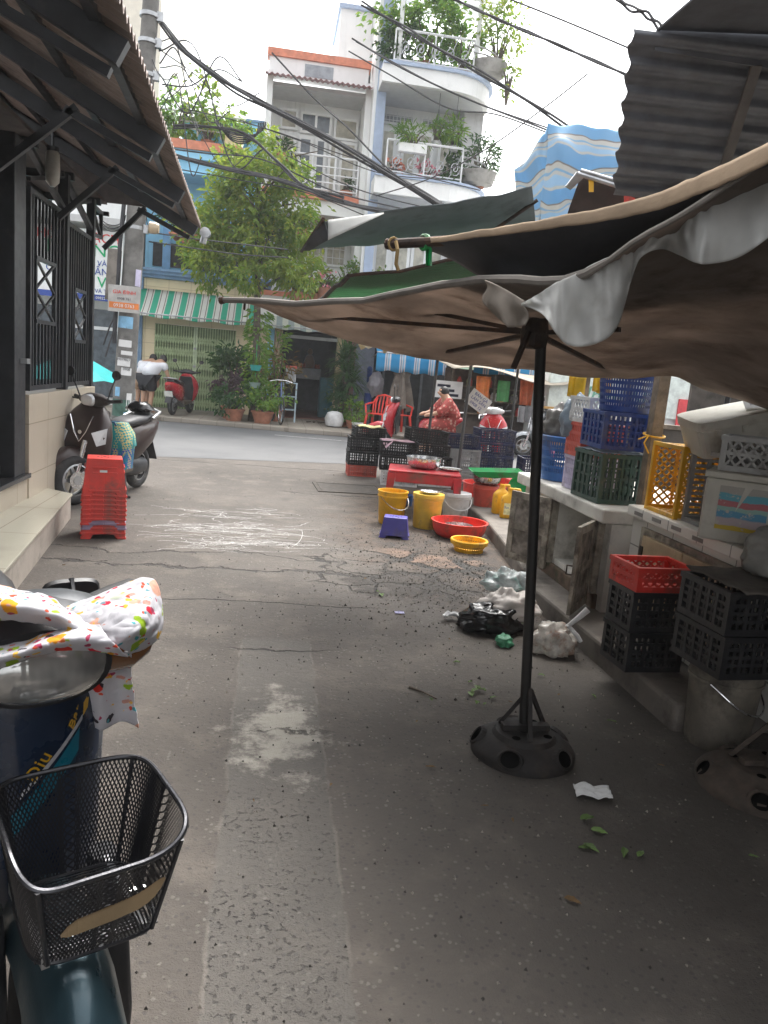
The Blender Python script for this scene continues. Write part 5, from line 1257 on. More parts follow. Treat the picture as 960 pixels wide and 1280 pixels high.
bowl('plastic_basin', 'wide red plastic basin with steel bowl inside, on the ground', (1.87, 7.15, 0), .265, .15, red_pl, 'basin', .006, flat=.62)
bowl('steel_bowl', 'small steel bowl lying inside the red basin', (1.86, 7.12, .03), .13, .09, steel)
basket('plastic_basket', 'shallow yellow plastic basket on the ground in front of the red basin', (1.82, 6.55, 0), .12, .155, .10, yellow_pl, 'basket', 40, 3)
bucket('plastic_bucket', 'coral red bucket on the kerb beneath the green tray', (2.43, 8.3, .13), .12, .14, .24, coral_pl, handle=False)
bowl('steel_pot', 'steel pot resting in the top of the coral bucket', (2.43, 8.3, .375), .16, .09, steel, 'pot')
t = thing('plastic_tray', 'bright green plastic tray lying tilted on the steel pot', 'tray', (2.52, 8.28, .475), rad(-8), ry=rad(-4))
b = MB(); b.loft([[Vector((x * .2, y * .14, 0)) for x, y in ((-1, -1), (1, -1), (1, 1), (-1, 1))], [Vector((x * .29, y * .2, .07)) for x, y in ((-1, -1), (1, -1), (1, 1), (-1, 1))], [Vector((x * .285, y * .195, .07)) for x, y in ((-1, -1), (1, -1), (1, 1), (-1, 1))], [Vector((x * .195, y * .135, .008)) for x, y in ((-1, -1), (1, -1), (1, 1), (-1, 1))]]); build('tray_body', b, green_pl, t)
b = MB(); b.loft([ringz(0, 0, .2, .03, 12), ringz(0, .12, .24, .03, 12)]); b.v = [Vector((v.x, v.z * .6 + .15, v.y + .06)) for v in b.v]; 
b2 = bowl('plastic_scoop', 'green plastic bowl standing on edge right of the green tray', (2.86, 8.5, .30), .15, .1, green_pl, tilt=(rad(70), rad(20)))
def jug(label, loc, rz, withlabel):
    t = thing('detergent_jug', label, 'jug', loc, rz, 'yellow jugs on the kerb'); b = MB()
    b.loft([[Vector((v.x, v.y, z)) for v in ell((0, 0, 0), w, dd, 'Z', 24, 3.4)] for z, w, dd in ((0, .17, .09), (.012, .19, .105), (.18, .19, .105), (.215, .18, .1), (.24, .13, .08), (.262, .06, .06), (.285, .05, .05))]); build('jug_body', b, yellow_pl, t, smooth=True)
    b = MB(); b.tube([(-.005, 0, .255), (.04, 0, .305), (.085, 0, .3), (.1, 0, .26), (.085, 0, .19)], [.014, .018, .019, .018, .016], 10); build('handle', b, yellow_pl, t, smooth=True)
    b = MB(); b.lathe([(.028, .285), (.028, .315), (0, .316)], 14); build('cap', b, yellow_pl, t, smooth=True)
    if withlabel:
        b = MB(); b.box((0, -.0545, .1), (.13, .003, .12)); l = build('jug_label', b, mat('jug_label', (.7, .66, .35), rough=.4, var=.3, scale=18), t)
        text('lettering', 'Sun Đam', .034, WM[t.name] @ frame(Vector((0, -.0575, .105)), (1, 0, 0), (0, -1, 0)), ink_blue, t, .001, 'CENTER')
        b = MB(); b.lathe([(.018, -.002), (.018, 0)], 12, (.03, -.056, .07), 'Y'); build('label_mark', b, mat('label_green', (.1, .4, .08)), t)
    return t
jug('yellow detergent jug with printed label standing on the kerb edge', (2.50, 7.6, .132), rad(-8), True)
jug('second yellow jug half hidden behind the labelled one', (2.48, 7.85, .132), rad(20), False)
bucket('plastic_bucket', 'small sky blue bucket under the red table', (1.62, 8.75, 0), .07, .08, .13, ltblue_pl, handle=False)

# crate stacks between the table and the street
gc = 'crates stacked by the street corner'
ZS = .74
def cr(lab, x, y, z, m, w=.52, d=.36, h=.27, rz=0, st='grid', nm='plastic_crate', **k): return crate(nm, lab, (x, y, z * ZS), rz, w, d, h * ZS, m, st, gc, **k)
cr('dull red crate at the bottom left of the black stacks', 1.35, 11.15, 0, coral_pl, .42, .34, .22)
cr('black crate directly on the dull red crate', 1.35, 11.15, .222, black_pl, .44, .36, .27)
cr('black crate second above the dull red crate', 1.36, 11.16, .494, black_pl, .44, .36, .27, .03)
cr('red and black shallow crate topping the left stack beside the red chair', 1.42, 11.18, .766, black_pl, .44, .36, .2, .08)
b = MB(); b.grid(lambda u, v: (1.25 + .36 * u, 10.98 + .4 * v, .72 + .012 * math.sin(u * 9 + v * 5)), 8, 8); tag(build('yellow_sheet', b, mat('pale_yellow_sheet', (.6, .55, .25)), solid=.006), 'crumpled pale yellow sheet on top of the left crate stack', 'sheet')
cr('white slotted crate on the ground at the front of the stacks', 1.80, 10.45, 0, white_pl, .5, .36, .27, -.12, 'grid')
cr('black crate directly on the front white crate', 1.78, 10.5, .272, black_pl, .52, .38, .27, -.1)
cr('black crate under the pink cloth', 1.77, 10.5, .544, black_pl, .52, .38, .27, -.08)
b = MB(); b.grid(lambda u, v: (1.56 + .4 * u - .05 * v, 10.32 + .3 * v - (.05 if u < .2 else 0), .607 + .006 * math.sin(u * 7) - (.1 * (1 - u * 4) * (1 - v) if u < .25 else 0)), 12, 8); tag(build('pink_cloth', b, mat('pink_cloth', (.62, .42, .5), rough=.85), solid=.005), 'pale pink cloth draped over a black crate', 'cloth')
cr('second white slotted crate behind the table, under the black stack', 2.33, 10.6, 0, white_pl, .5, .36, .25, .0, 'grid')
cr('black crate on the second white crate', 2.28, 10.75, .255, black_pl, .56, .38, .29)
cr('black crate in the upper middle of the stacks', 2.25, 10.8, .547, black_pl, .56, .38, .22)
cr('tilted empty black crate topmost of the middle stack', 2.2, 10.8, .78, black_pl, .56, .38, .26, .05, tilt=(0, rad(3)))
cr('grey slotted crate behind the leftmost umbrella pole', 2.85, 11.1, .26, grey_pl, .44, .36, .42, .0, 'slot')
cr('grey crate on the ground below the upright grey one', 2.85, 11.1, 0, grey_pl, .46, .38, .255, .0, 'slot')
cr('navy crate on top of the upright grey crate', 2.8, 11.2, .685, navy_pl, .5, .38, .27)
for k, lab in enumerate(('navy crate at the base of the tall navy stack', 'navy crate in the middle of the tall navy stack', 'navy crate third from the ground in the navy stack', 'navy crate topping the tall navy stack')): cr(lab, 3.38, 11.4, .275 * k, navy_pl, .56, .4, .27, .02 * (k % 2))
cr('navy crate in front of the red motorbikes beside the green tray', 3.62, 10.0, .325, navy_pl, .5, .4, .42, -.1)
cr('grey crate under the navy crate by the motorbikes', 3.62, 10.0, 0, grey_pl, .5, .4, .32, -.1, 'slot')
t = bowl('red_basin', 'red plastic tub lying behind the red table', (2.75, 9.2, 0), .34, .26, red_pl, 'basin', .008, flat=.75)
stool('plastic_stool', 'low red plastic stool between the red tub and the green tray', (3.1, 9.35, 0), .1, .36, .34, .33, red_pl, group='stools', slits=False)
t = thing('foam_box', 'cream foam box on the ground behind the green tray', 'box', (4.05, 9.9, 0.0), .1)
b = MB(); b.box((0, 0, .26), (.52, .4, .5)); build('box_body', b, foam, t, bevel=.02); b = MB(); b.box((0, 0, .53), (.54, .42, .035)); build('lid', b, foam, t, bevel=.01)

# red plastic chairs by the grey wall
def chair(label, loc, rz):
    t = thing('plastic_chair', label, 'chair', loc, rz, 'red plastic chairs by the grey wall')
    b = MB(); b.box((0, 0, .43), (.44, .42, .02)); build('seat', b, red_pl, t, bevel=.01)
    b = MB()
    for k in range(5): x = -.16 + .08 * k; b.tube([(x, .2, .44), (x * 1.15, .27, .68), (x, .31, .86 - abs(x) * .4)], .018, 6)
    b.tube([(-.22, .2, .44), (-.24, .26, .68), (-.16, .31, .84), (0, .325, .88), (.16, .31, .84), (.24, .26, .68), (.22, .2, .44)], .022, 8); build('backrest', b, red_pl, t, smooth=True)
    for s in (-1, 1):
        b = MB(); b.tube([(s * .22, -.2, .43), (s * .26, -.18, .63), (s * .27, .1, .66), (s * .24, .25, .68)], .022, 8); build('armrest', b, red_pl, t, smooth=True)
        for y in (-.19, .19): b = MB(); b.bar((s * .2, y, .42), (s * .24, y * 1.25, 0), .045, .045); build('leg', b, red_pl, t)
    return t
chair('red plastic armchair beside the hanging bags at the grey wall', (2.5, 18.2, 0.11), rad(-30))
chair('second red plastic chair half hidden behind the black crates', (3.05, 18.5, 0.11), rad(20))
# closed parasol and hanging bags by the grey wall
t = thing('folded_parasol', 'folded grey brown parasol standing against the grey wall', 'parasol', (3.1, 18.9, .11))
b = MB(); rings = []
for z, r in ((.55, .3), (.8, .26), (1.1, .2), (1.35, .14), (1.4, .17), (1.7, .13), (1.95, .05)): rings.append([Vector((r * (1 + .35 * math.cos(5 * a + z)) * math.cos(a), r * (1 + .35 * math.cos(5 * a + z)) * math.sin(a), z + (.06 * math.cos(5 * a) if z < .6 else 0))) for a in [i * math.pi / 12 for i in range(24)]])
b.loft(rings, cap=False); build('cloth', b, mat('taupe_cloth', (.17, .145, .12), rough=.9, var=.2, dirt=.4), t, smooth=True)
b = MB(); b.tube([(0, 0, 0), (0, 0, 2.05)], .02, 8); build('pole', b, rust_iron, t)
clear_bag = mat('clear_bag', (.4, .38, .42), rough=.25, var=.15, trans=.4, bump=.5, bscale=18, coat=.3)
def crumple(name, label, cat, c, rx, ry, rz_, m, amp=.25, seed=0, n=26, group=None, flatten=True, knot=0):
    b = MB(); 
    b.lathe([(math.sin(a) * 1.0, -math.cos(a)) for a in [i * math.pi / 30 for i in range(31)]], 44, cap=False)
    out = []
    for v in b.v:
        k = 1 + amp * (mnoise.noise(v * 2.1 + Vector((seed, 0, 0))) + .7 * abs(mnoise.noise(v * 3.4 + Vector((0, seed, 0)))) + .4 * abs(mnoise.noise(v * 8 + Vector((0, 0, seed)))) - .3)
        z = v.z * k
        if flatten and z < -.55: z = -.55 + (z + .55) * .12
        if knot and v.z > .75: k *= .6; z += knot * (v.z - .75) * 4
        out.append(Vector((v.x * k * rx, v.y * k * ry, z * rz_)))
    mz = min(v.z for v in out); b.v = [Vector((v.x, v.y, v.z - mz)) for v in out]
    return tag(build(name, b, m, smooth='all', loc=c), label, cat, group)
crumple('plastic_bag', 'clear plastic bag of goods hanging on the grey wall', 'bag', P(468, 498, 19.3), .2, .15, .3, clear_bag, seed=3, flatten=False)
b = MB(); b.lathe([(.09, 0), (.1, .3), (.1, .31)], 14, P(459, 507, 19.4)); tag(build('water_can', b, blue_pl), 'blue plastic can hanging low on the grey wall', 'can')
b = MB(); b.lathe([(.06, 0), (.07, .35), (.03, .4)], 14, P(461, 478, 19.6)); tag(build('wall_can', b, blue_pl), 'upper slim blue can hanging on the grey wall', 'can')
# blue striped awnings and the stall behind
bstripe = stripe_mat('blue_awning_stripes', [(.6, (.06, .36, .66)), (.68, (.75, .76, .78)), (.74, (.2, .3, .45)), (.8, (.75, .76, .78)), (.9, (.3, .55, .75)), (1, (.75, .76, .78))], .36, 0, trans=.4, dirt=.1)
awning('blue_striped_awning', 'blue and white striped awning with deep valance beside the grey wall', 'awning', 2.42, 4.15, 19.9, 2.75, 1.98, 1.2, bstripe, .42)
awning('blue_striped_awning', 'long thin blue and white awning valance above the goods stall', 'awning', 4.4, 8.2, 18.2, 2.3, 1.9, 1.2, bstripe, .2, tilt=-.1)
ms = thing('market_stall', 'dim goods stall with shelves under a cream canopy behind the motorbikes', 'stall', (5.1, 17.0, 0))
b = MB(); b.lo((3.9, 17.6, .05), (6.3, 17.66, 1.75)); build('back_wall', b, mat('stall_brown', (.1, .075, .06), var=.4), ms, world=True)
b = MB()
for z in (.75, 1.05, 1.35): b.lo((4.0, 17.25, z), (6.1, 17.6, z + .03))
for x in (4.0, 5.0, 6.1): b.lo((x - .02, 17.22, 0), (x + .02, 17.26, 1.75))
build('shelf', b, wood, ms, world=True)
goods = [mat('goods_%s' % c, v, var=.3, scale=20) for c, v in (('tan', (.4, .28, .15)), ('red', (.45, .06, .05)), ('white', (.6, .6, .58)), ('olive', (.2, .22, .1)), ('orange', (.6, .2, .05)))]
for m in goods:
    for k in range(6):
        b = MB(); x = R.uniform(4.05, 6.0); z = R.choice((.78, 1.08, 1.38)); b.lathe([(.05, 0), (.055, .12), (.03, .17), (.03, .19)], 8, (x, R.uniform(17.3, 17.45), z)); build('shelf_goods', b, m, ms, world=True)
canvas_l = mat('cream_canvas', (.5, .44, .36), rough=.9, var=.12, trans=.3, dirt=.3, dirtc=(.3, .22, .15))
b = MB(); b.grid(lambda u, v: (3.7 + 3.0 * u, 15.9 + 2.2 * v, 1.72 + .22 * v + .12 * math.sin(u * math.pi * 2 + .4) * (1 - v) - .05 * (1 - v)), 24, 8); build('canopy', b, canvas_l, ms, world=True, smooth=True, solid=.008)
for x, lab, m in ((4.55, 'orange plastic bag hanging at the left of the goods stall', ink_orange), (5.55, 'orange plastic bag hanging at the right of the goods stall', mat('orange_bag', (.75, .2, .08), rough=.5, trans=.3))):
    b = MB(); b.grid(lambda u, v: (x + .32 * (u - .5) * (1 - .2 * v), 16.6 + .05 * math.sin(u * 9), 1.62 - .55 * v), 8, 8); tag(build('hanging_bag', b, m, solid=.03, smooth=True), lab, 'bag')
b = MB(); b.grid(lambda u, v: (5.02 + .28 * (u - .5), 16.6 + .04 * math.sin(u * 8), 1.56 - .45 * v), 8, 8); tag(build('green_net_bag', b, mat('green_net', (.08, .3, .1)), solid=.02), 'green bag hanging in the middle of the goods stall', 'bag')
b = MB(); b.grid(lambda u, v: (5.5 + .3 * (u - .5), 16.4 + .06 * math.sin(u * 12), 1.05 - .35 * v), 8, 6); tag(build('grey_cloth', b, mat('grey_rag', (.35, .35, .36)), solid=.02), 'grey rag hanging below the right orange bag', 'cloth')
t = thing('black_box', 'black box with white print on the stall shelf under the canopy', 'box', (6.35, 16.6, 1.22)); b = MB(); b.box((0, 0, .14), (.42, .3, .28)); build('box_body', b, black_pl, t, bevel=.01)
b = MB(); b.box((.02, -.152, .14), (.14, .004, .09)); build('print', b, mat('print_grey', (.3, .3, .3)), t)
t = thing('wooden_display', 'yellow wooden glass display case behind the silver motorbike', 'cabinet', (6.1, 16.2, 0)); b = MB()
yw_ = mat('varnished_pine', (.5, .28, .08), rough=.4)
for x in (-.35, .0, .35): b.lo((x - .03, -.2, 0), (x + .03, -.14, 1.1))
for z in (.3, .62, 1.05): b.lo((-.38, -.21, z), (.38, .2, z + .05))
build('frame', b, yw_, t); b = MB(); b.lo((-.34, -.12, .1), (.34, .18, 1.0)); build('glass', b, glassm, t)
# leaning paper sign on the pole
t = thing('paper_sign', 'white paper notice with blue handwriting tied tilted to the umbrella pole', 'sign', P(598, 502, 11.0), rad(-5))
b = MB(); b.box((0, 0, 0), (.34, .006, .24), (0, rad(32), 0)); build('sheet', b, paper, t)
MT = WM[t.name] @ Matrix.Rotation(rad(32), 4, 'Y')
for k, s in enumerate(('BÁN GÀ', 'LÀM SẴN', '0908 12')): text('lettering', s, .062, MT @ frame(Vector((0, -.005, .05 - .07 * k)), (1, 0, 0), (0, -1, 0)), ink_blue, t, .0008, 'CENTER')
# small printed board in the stall
t = thing('printed_board', 'small white board with black print above the seated person', 'sign', P(561, 487, 17.1)); b = MB(); b.box((0, 0, 0), (.62, .01, .38)); build('board', b, paper, t)
for k in range(3): b = MB(); b.box((-.12 + .1 * k, -.007, .08 - .1 * k), (.3, .004, .06)); build('print', b, ink, t)
# motorbikes parked by the stall
def bike_at(lab, px, py, rz, paint, panel, steer=0, **k):
    g = G(px, py); return scooter_full('scooter', lab, (g.x, g.y, 0), rz, paint, panel, steer, 'motorbikes parked by the stall', **k)
white_red = mat('white_fairing', (.6, .58, .58), rough=.3, coat=.5, bump=0)
bike_at('red motorbike facing the alley behind the navy crate', 608, 580, rad(-100), red_paint, white_red, rad(10))
bike_at('white and red motorbike beside the seated person', 512, 565, rad(165), red_paint, dark_panel, 0)
bike_at('silver motorbike parked crosswise behind the foam box', 690, 575, rad(170), mat('silver_paint', (.4, .42, .44), rough=.3, metal=.5), dark_panel, 0)
bike_at('red motorbike partly hidden behind the silver one', 640, 556, rad(-120), red_paint, dark_panel, 0)
b = MB(); b.lathe([(.14, 0), (.155, .06), (.14, .14), (.09, .2), (0, .225)], 24, sx=1.15)
hl = tag(build('helmet', b, mat('crimson_paint', (.4, .02, .08), rough=.25, coat=.5, bump=0), smooth=True, loc=(3.62, 9.85, .565), rot=(rad(-12), rad(10), .4)), 'crimson helmet resting on the navy crate by the motorbikes', 'helmet')
b = MB(); b.tube([(.17 * math.cos(a), .145 * math.sin(a), .01) for a in [i * math.pi / 12 for i in range(24)]], .008, 6, closed=True); build('edge_trim', b, rubber, hl)
# bicycle and shelf by the shop
t = thing('bicycle', 'bicycle standing by the shop doorway next to the potted plants', 'bicycle', (.12, 18.7, .11), rad(-78))
for x in (-.5, .5):
    b = MB(); b.tube([(x + .31 * math.cos(a), 0, .32 + .31 * math.sin(a)) for a in [i * math.pi / 14 for i in range(28)]], .018, 6, closed=True); w = build('wheel', b, rubber, t)
    b = MB(); b.tube([(x + .285 * math.cos(a), 0, .32 + .285 * math.sin(a)) for a in [i * math.pi / 14 for i in range(28)]], .01, 5, closed=True)
    for k in range(14): a = k * math.pi / 7; b.tube([(x, 0, .32), (x + .285 * math.cos(a), 0, .32 + .285 * math.sin(a))], .003, 4)
    build('rim', b, steel, w)
b = MB()
for p_, q_ in (((-.5, 0, .32), (-.15, 0, .78)), ((-.5, 0, .32), (-.08, 0, .3)), ((-.08, 0, .3), (-.18, 0, .85)), ((-.08, 0, .3), (.36, 0, .75)), ((-.15, 0, .75), (.35, 0, .82)), ((.5, 0, .32), (.34, 0, .98))): b.tube([p_, q_], .017, 6)
build('frame', b, mat('bike_blue', (.1, .15, .3), rough=.35), t)
b = MB(); b.tube([(.3, -.27, .98), (.36, -.1, 1.02), (.36, .1, 1.02), (.3, .27, .98)], .014, 6); build('handlebar', b, steel, t)
b = MB(); b.loft([[Vector((x, v.y, .88 + v.z)) for v in ell((0, 0, 0), w, .05, 'X', 10)] for x, w in ((-.32, .15), (-.15, .12), (-.02, .04))]); build('saddle', b, seat_m, t)
t = thing('metal_stand', 'pale blue metal stand with red lidded tin beside the dark doorway', 'stand', (.42, 19.4, .11))
lb = mat('pale_blue_metal', (.5, .62, .7), rough=.5); b = MB()
for x in (-.16, .16):
    for y in (-.14, .14): b.bar((x, y, 0), (x, y, .95), .03)
for z in (.3, .62, .95): b.box((0, 0, z), (.36, .32, .02))
build('frame', b, lb, t)
t = thing('lidded_tin', 'grey tin with red lid on the pale blue stand', 'tin', (.42, 19.4, 1.08)); b = MB(); b.box((0, 0, .18), (.26, .22, .34)); build('tin_body', b, dull_steel, t, bevel=.02); b = MB(); b.box((0, 0, .37), (.28, .24, .06)); build('lid', b, coral_pl, t, bevel=.015)
# sandals on the doorstep
for k in range(4):
    b = MB(); b.loft([[Vector((x, v.y, .014 + v.z)) for v in ell((0, 0, 0), w, .024, 'X', 10)] for x, w in ((-.12, .05), (-.06, .07), (.06, .085), (.13, .05))]); tag(build('sandal', b, mat('sandal_brown', (.08, .05, .035)), loc=(.95 + .14 * k, 19.75 + .05 * (k % 2), .11), rot=(0, 0, 1.2 + .3 * k)), 'dark sandal on the pavement in front of the shop doorway', 'sandal', 'sandals at the shop doorway')
# ------------------------------------------------------------------ right: counters under the market roof
conc_w = mat('stained_white_render', (.62, .6, .55), rough=.85, var=.2, scale=2, dirt=.4, dirtc=(.13, .11, .09), bump=.3, bscale=40, world=True)
white_tile = tile_mat('white_tile', (.82, .8, .74), (.79, .77, .71), .3, .3, (.3, .28, .25), rough=.3)
c1 = thing('market_counter', 'grimy concrete counter with open cupboard doors and white tiled floor inside', 'counter', (2.5, 5.2, .13))
part(c1, 'countertop', conc_w, [((2.06, 4.43, .70), (3.1, 6.15, .79))], .012)
part(c1, 'end_wall', conc_w, [((2.13, 4.43, .13), (3.0, 4.56, .698))]); part(c1, 'end_wall', conc_w, [((2.13, 5.32, .13), (3.0, 6.1, .698))])
part(c1, 'back_wall', conc_w, [((2.9, 4.565, .13), (3.0, 5.315, .698))])
part(c1, 'cupboard_floor', white_tile, [((2.14, 4.565, .22), (2.895, 5.315, .26))])
part(c1, 'brick_sill', mat('mossy_brick', (.13, .085, .06), rough=.9, var=.4, scale=9, dirt=.6, dirtc=(.05, .06, .03), bump=.6, bscale=25, world=True), [((2.1, 4.5, .125), (2.138, 5.6, .225))], .008)
old = mat('old_painted_wood', (.36, .32, .26), rough=.8, var=.4, scale=9, dirt=.7, dirtc=(.1, .08, .065), bump=.4, bscale=45)
part(c1, 'door_jamb', old, [((2.085, 5.32, .225), (2.129, 5.37, .70))]); part(c1, 'door_jamb', old, [((2.085, 4.52, .225), (2.129, 4.562, .70))])
def cab_door(hinge, ang, w, h, z, name='cupboard_door'):
    M = Matrix.Translation((hinge[0], hinge[1], z)) @ Matrix.Rotation(ang, 4, 'Z')
    b = MB(); b.M = WM[c1.name].inverted() @ M
    for x0, x1, z0, z1 in ((0, .05, 0, h), (w - .05, w, 0, h), (.05, w - .05, 0, .05), (.05, w - .05, h - .05, h), (.05, w - .05, h * .5 - .025, h * .5 + .025)): b.lo((x0, -.012, z0), (x1, .012, z1))
    o = build(name, b, old, c1)
    b = MB(); b.M = WM[c1.name].inverted() @ M
    b.lo((.05, -.004, .05), (w - .05, .006, h * .5 - .025)); b.lo((.05, -.004, h * .5 + .025), (w - .05, .006, h - .05)); build('door_panel', b, mat('grimy_panel', (.27, .235, .2), rough=.85, var=.45, scale=11, dirt=.7, dirtc=(.08, .065, .05), bump=.5, bscale=35), o)
    b = MB(); b.M = WM[c1.name].inverted() @ M
    b.lo((-.012, -.018, .08), (.03, -.0125, .14)); build('hinge', b, rust_iron, o); b = MB(); b.M = WM[c1.name].inverted() @ M; b.lo((-.012, -.018, h - .1), (.03, -.0125, h - .04))
    build('hinge', b, rust_iron, o); b = MB(); b.M = WM[c1.name].inverted() @ M
    b.tube([(w - .025, -.013, h * .45), (w - .02, -.05, h * .45), (w - .02, -.05, h * .55), (w - .025, -.013, h * .55)], .006, 6)
    build('handle', b, rust_iron, o)
cab_door((2.08, 5.34), rad(122), .38, .53, .17); cab_door((2.075, 4.56), rad(-128), .36, .55, .15)
c2 = thing('market_counter', 'white tiled counter with closed cream wooden cupboard doors', 'counter', (2.6, 3.7, .13))
part(c2, 'counter_body', white_tile, [((2.24, 2.7, .13), (3.1, 4.38, .775))])
part(c2, 'countertop', white_tile, [((2.20, 2.68, .777), (3.12, 4.40, .84))], .006)
df = part(c2, 'door_frame', old, [((2.215, 3.22, .70), (2.239, 4.22, .735)), ((2.215, 3.22, .17), (2.239, 3.26, .698)), ((2.215, 4.18, .17), (2.239, 4.22, .698))])
for y0, y1 in ((3.265, 3.715), (3.725, 4.175)):
    d_ = part(c2, 'cupboard_door', door_wood, [((2.205, y0, .17), (2.238, y1, .695))], .004)
    part(c2, 'hinge', rust_iron, [((2.196, y1 - .03 if y1 > 4 else y0, .55), (2.204, y1 if y1 > 4 else y0 + .03, .63)), ((2.196, y1 - .03 if y1 > 4 else y0, .25), (2.204, y1 if y1 > 4 else y0 + .03, .33))], parent=d_)
b = MB()
for k, z in enumerate((.795, .80, .80, .79)): y = 4.25 - .22 * k; b.lo((2.1965, y - .05, z), (2.1995, y + .05, z + .022))
build('tile_print', b, mat('faded_print', (.3, .28, .26), rough=.7), c2, world=True)
for x, y, h, lab in ((2.37, 4.53, 2.0, 'square weathered wooden post between the two counters'), (2.6, 6.3, 1.9, 'dark wooden post behind the blue basket with the yellow bags')):
    t = thing('wooden_post', lab, 'post', (x, y, .795 if y < 5 else .13)); b = MB(); b.box((0, 0, h / 2 + .1), (.075, .075, h + .2)); build('post', b, wood, t, bevel=.004)
    b = MB(); b.tube([(.052 * math.cos(a) * 1.25, .052 * math.sin(a) * 1.25, .47 + .01 * math.sin(a)) for a in [i * math.pi / 8 for i in range(16)]], .006, 5, closed=True); b.tube([(-.06, -.05, .47), (-.1, -.08, .42), (-.07, -.1, .36)], .005, 5); b.tube([(-.06, -.05, .47), (-.12, -.04, .44)], .005, 5); build('tie_string', b, yellow_pl, t)
# goods on the first counter
gk = 'crates and baskets on the counters'
basket('round_basket', 'tall round blue basket at the far end of the concrete counter', (2.30, 5.76, .795), .165, .19, .34, ltblue_pl, slats=60, rings=5, solid_base=.02, group=gk)
crumple('plastic_bag', 'grey rubbish bag heaped on top of the tall blue basket', 'bag', (2.28, 5.82, 1.10), .17, .16, .17, mat('grey_bag', (.16, .15, .14), rough=.35, trans=.2, var=.3, bump=.5, bscale=16), seed=9)
crumple('plastic_bag', 'folded translucent blue tinted bag leaning beside the tall blue basket', 'bag', (2.22, 5.42, 1.15), .12, .12, .2, mat('bluish_bag', (.3, .36, .42), rough=.3, trans=.35, bump=.6, bscale=14), seed=15)
crate('plastic_crate', 'lilac slotted crate at the bottom behind the dark green crate', (2.32, 5.28, .795), rad(4), .32, .24, .24, lilac_pl, 'slot', gk)
crate('plastic_crate', 'coral red crate standing on the lilac crate', (2.32, 5.28, 1.037), rad(2), .34, .26, .24, coral_pl, 'slot', gk)
crate('plastic_crate', 'small off white slotted crate on top of the coral crate', (2.30, 5.26, 1.279), rad(8), .30, .26, .18, white_pl, 'diamond', gk)
crate('plastic_crate', 'dark green crate on the end of the concrete counter', (2.27, 4.84, .795), rad(3), .36, .40, .32, dkgreen_pl, 'grid', gk)
b = MB(); b.grid(lambda u, v: (2.09 + .36 * u, 4.64 + .4 * v, 1.124 + .012 * mnoise.noise(Vector((u * 6, v * 6, 1)))), 16, 16); tag(build('plastic_sheet', b, mat('bluish_bag', (.3, .36, .42)), smooth=True, solid=.004), 'flat sheet of bluish plastic film between the green and the blue crate', 'sheet')
crate('plastic_crate', 'deep blue crate stacked on the dark green crate', (2.29, 4.86, 1.142), rad(-3), .37, .40, .24, blue_pl, 'grid', gk)
basket('round_basket', 'wide round blue basket on top of the deep blue crate', (2.31, 4.86, 1.384), .16, .185, .25, blue_pl, slats=60, rings=6, group=gk)
# goods on the second counter
crate('plastic_crate', 'yellow lattice crate lying on its side, open towards the alley', (2.56, 4.10, .843 + .20), 0, .395, .34, .32, yellow_pl, 'diamond', gk, tilt=(0, rad(-90)))
crate('plastic_crate', 'grey crate lying on its side behind the foam box', (2.62, 3.76, .843 + .2), 0, .395, .30, .34, grey_pl, 'slot', gk, tilt=(0, rad(-90)))
fb = thing('foam_box', 'dirty white foam box with a torn colourful label on the white counter', 'box', (2.33, 3.44, .842), rad(-38))
b = MB(); b.box((0, 0, .15), (.36, .3, .3)); build('box_body', b, foam, fb, bevel=.012)
b = MB(); b.box((0, 0, .318), (.375, .315, .032)); build('lid', b, foam, fb, bevel=.008)
n = N('torn_label'); co = n.co(); s = n.sep(co); z = n.math('ADD', s[2], n.math('MULTIPLY', n.noise(co, 9, 3), .03))
col = n.mix(n.ramp(z, .095, .1), (.62, .45, .04), (.5, .42, .44)); col = n.mix(n.ramp(z, .13, .14), col, (.1, .32, .5)); col = n.mix(n.ramp(z, .165, .17), col, (.3, .5, .45)); col = n.mix(n.ramp(z, .185, .19), col, (.5, .16, .18)); col = n.mix(n.ramp(z, .215, .22), col, (.12, .4, .5)); col = n.mix(n.ramp(z, .25, .255), col, (.42, .4, .36))
col = n.mix(n.ramp(n.noise(co, 22, 5, .7), .58, .64), col, (.55, .53, .47))
LB = n.finish(col, .5)
b = MB(); b.box((.0, -.1525, .165), (.22, .003, .21)); build('label', b, LB, fb)
b = MB(); b.prism([(.0, -.155, .28), (.035, -.155, .28), (-.03, -.155, .15)], (0, -.002, 0)); build('label_tear', b, foam, fb)
crate('plastic_crate', 'light grey perforated crate sitting on the lidded foam box', (2.38, 3.46, 1.178), rad(-38), .34, .28, .17, mat('pale_grey_plastic', (.48, .48, .47), **PLAS), 'diamond', gk)
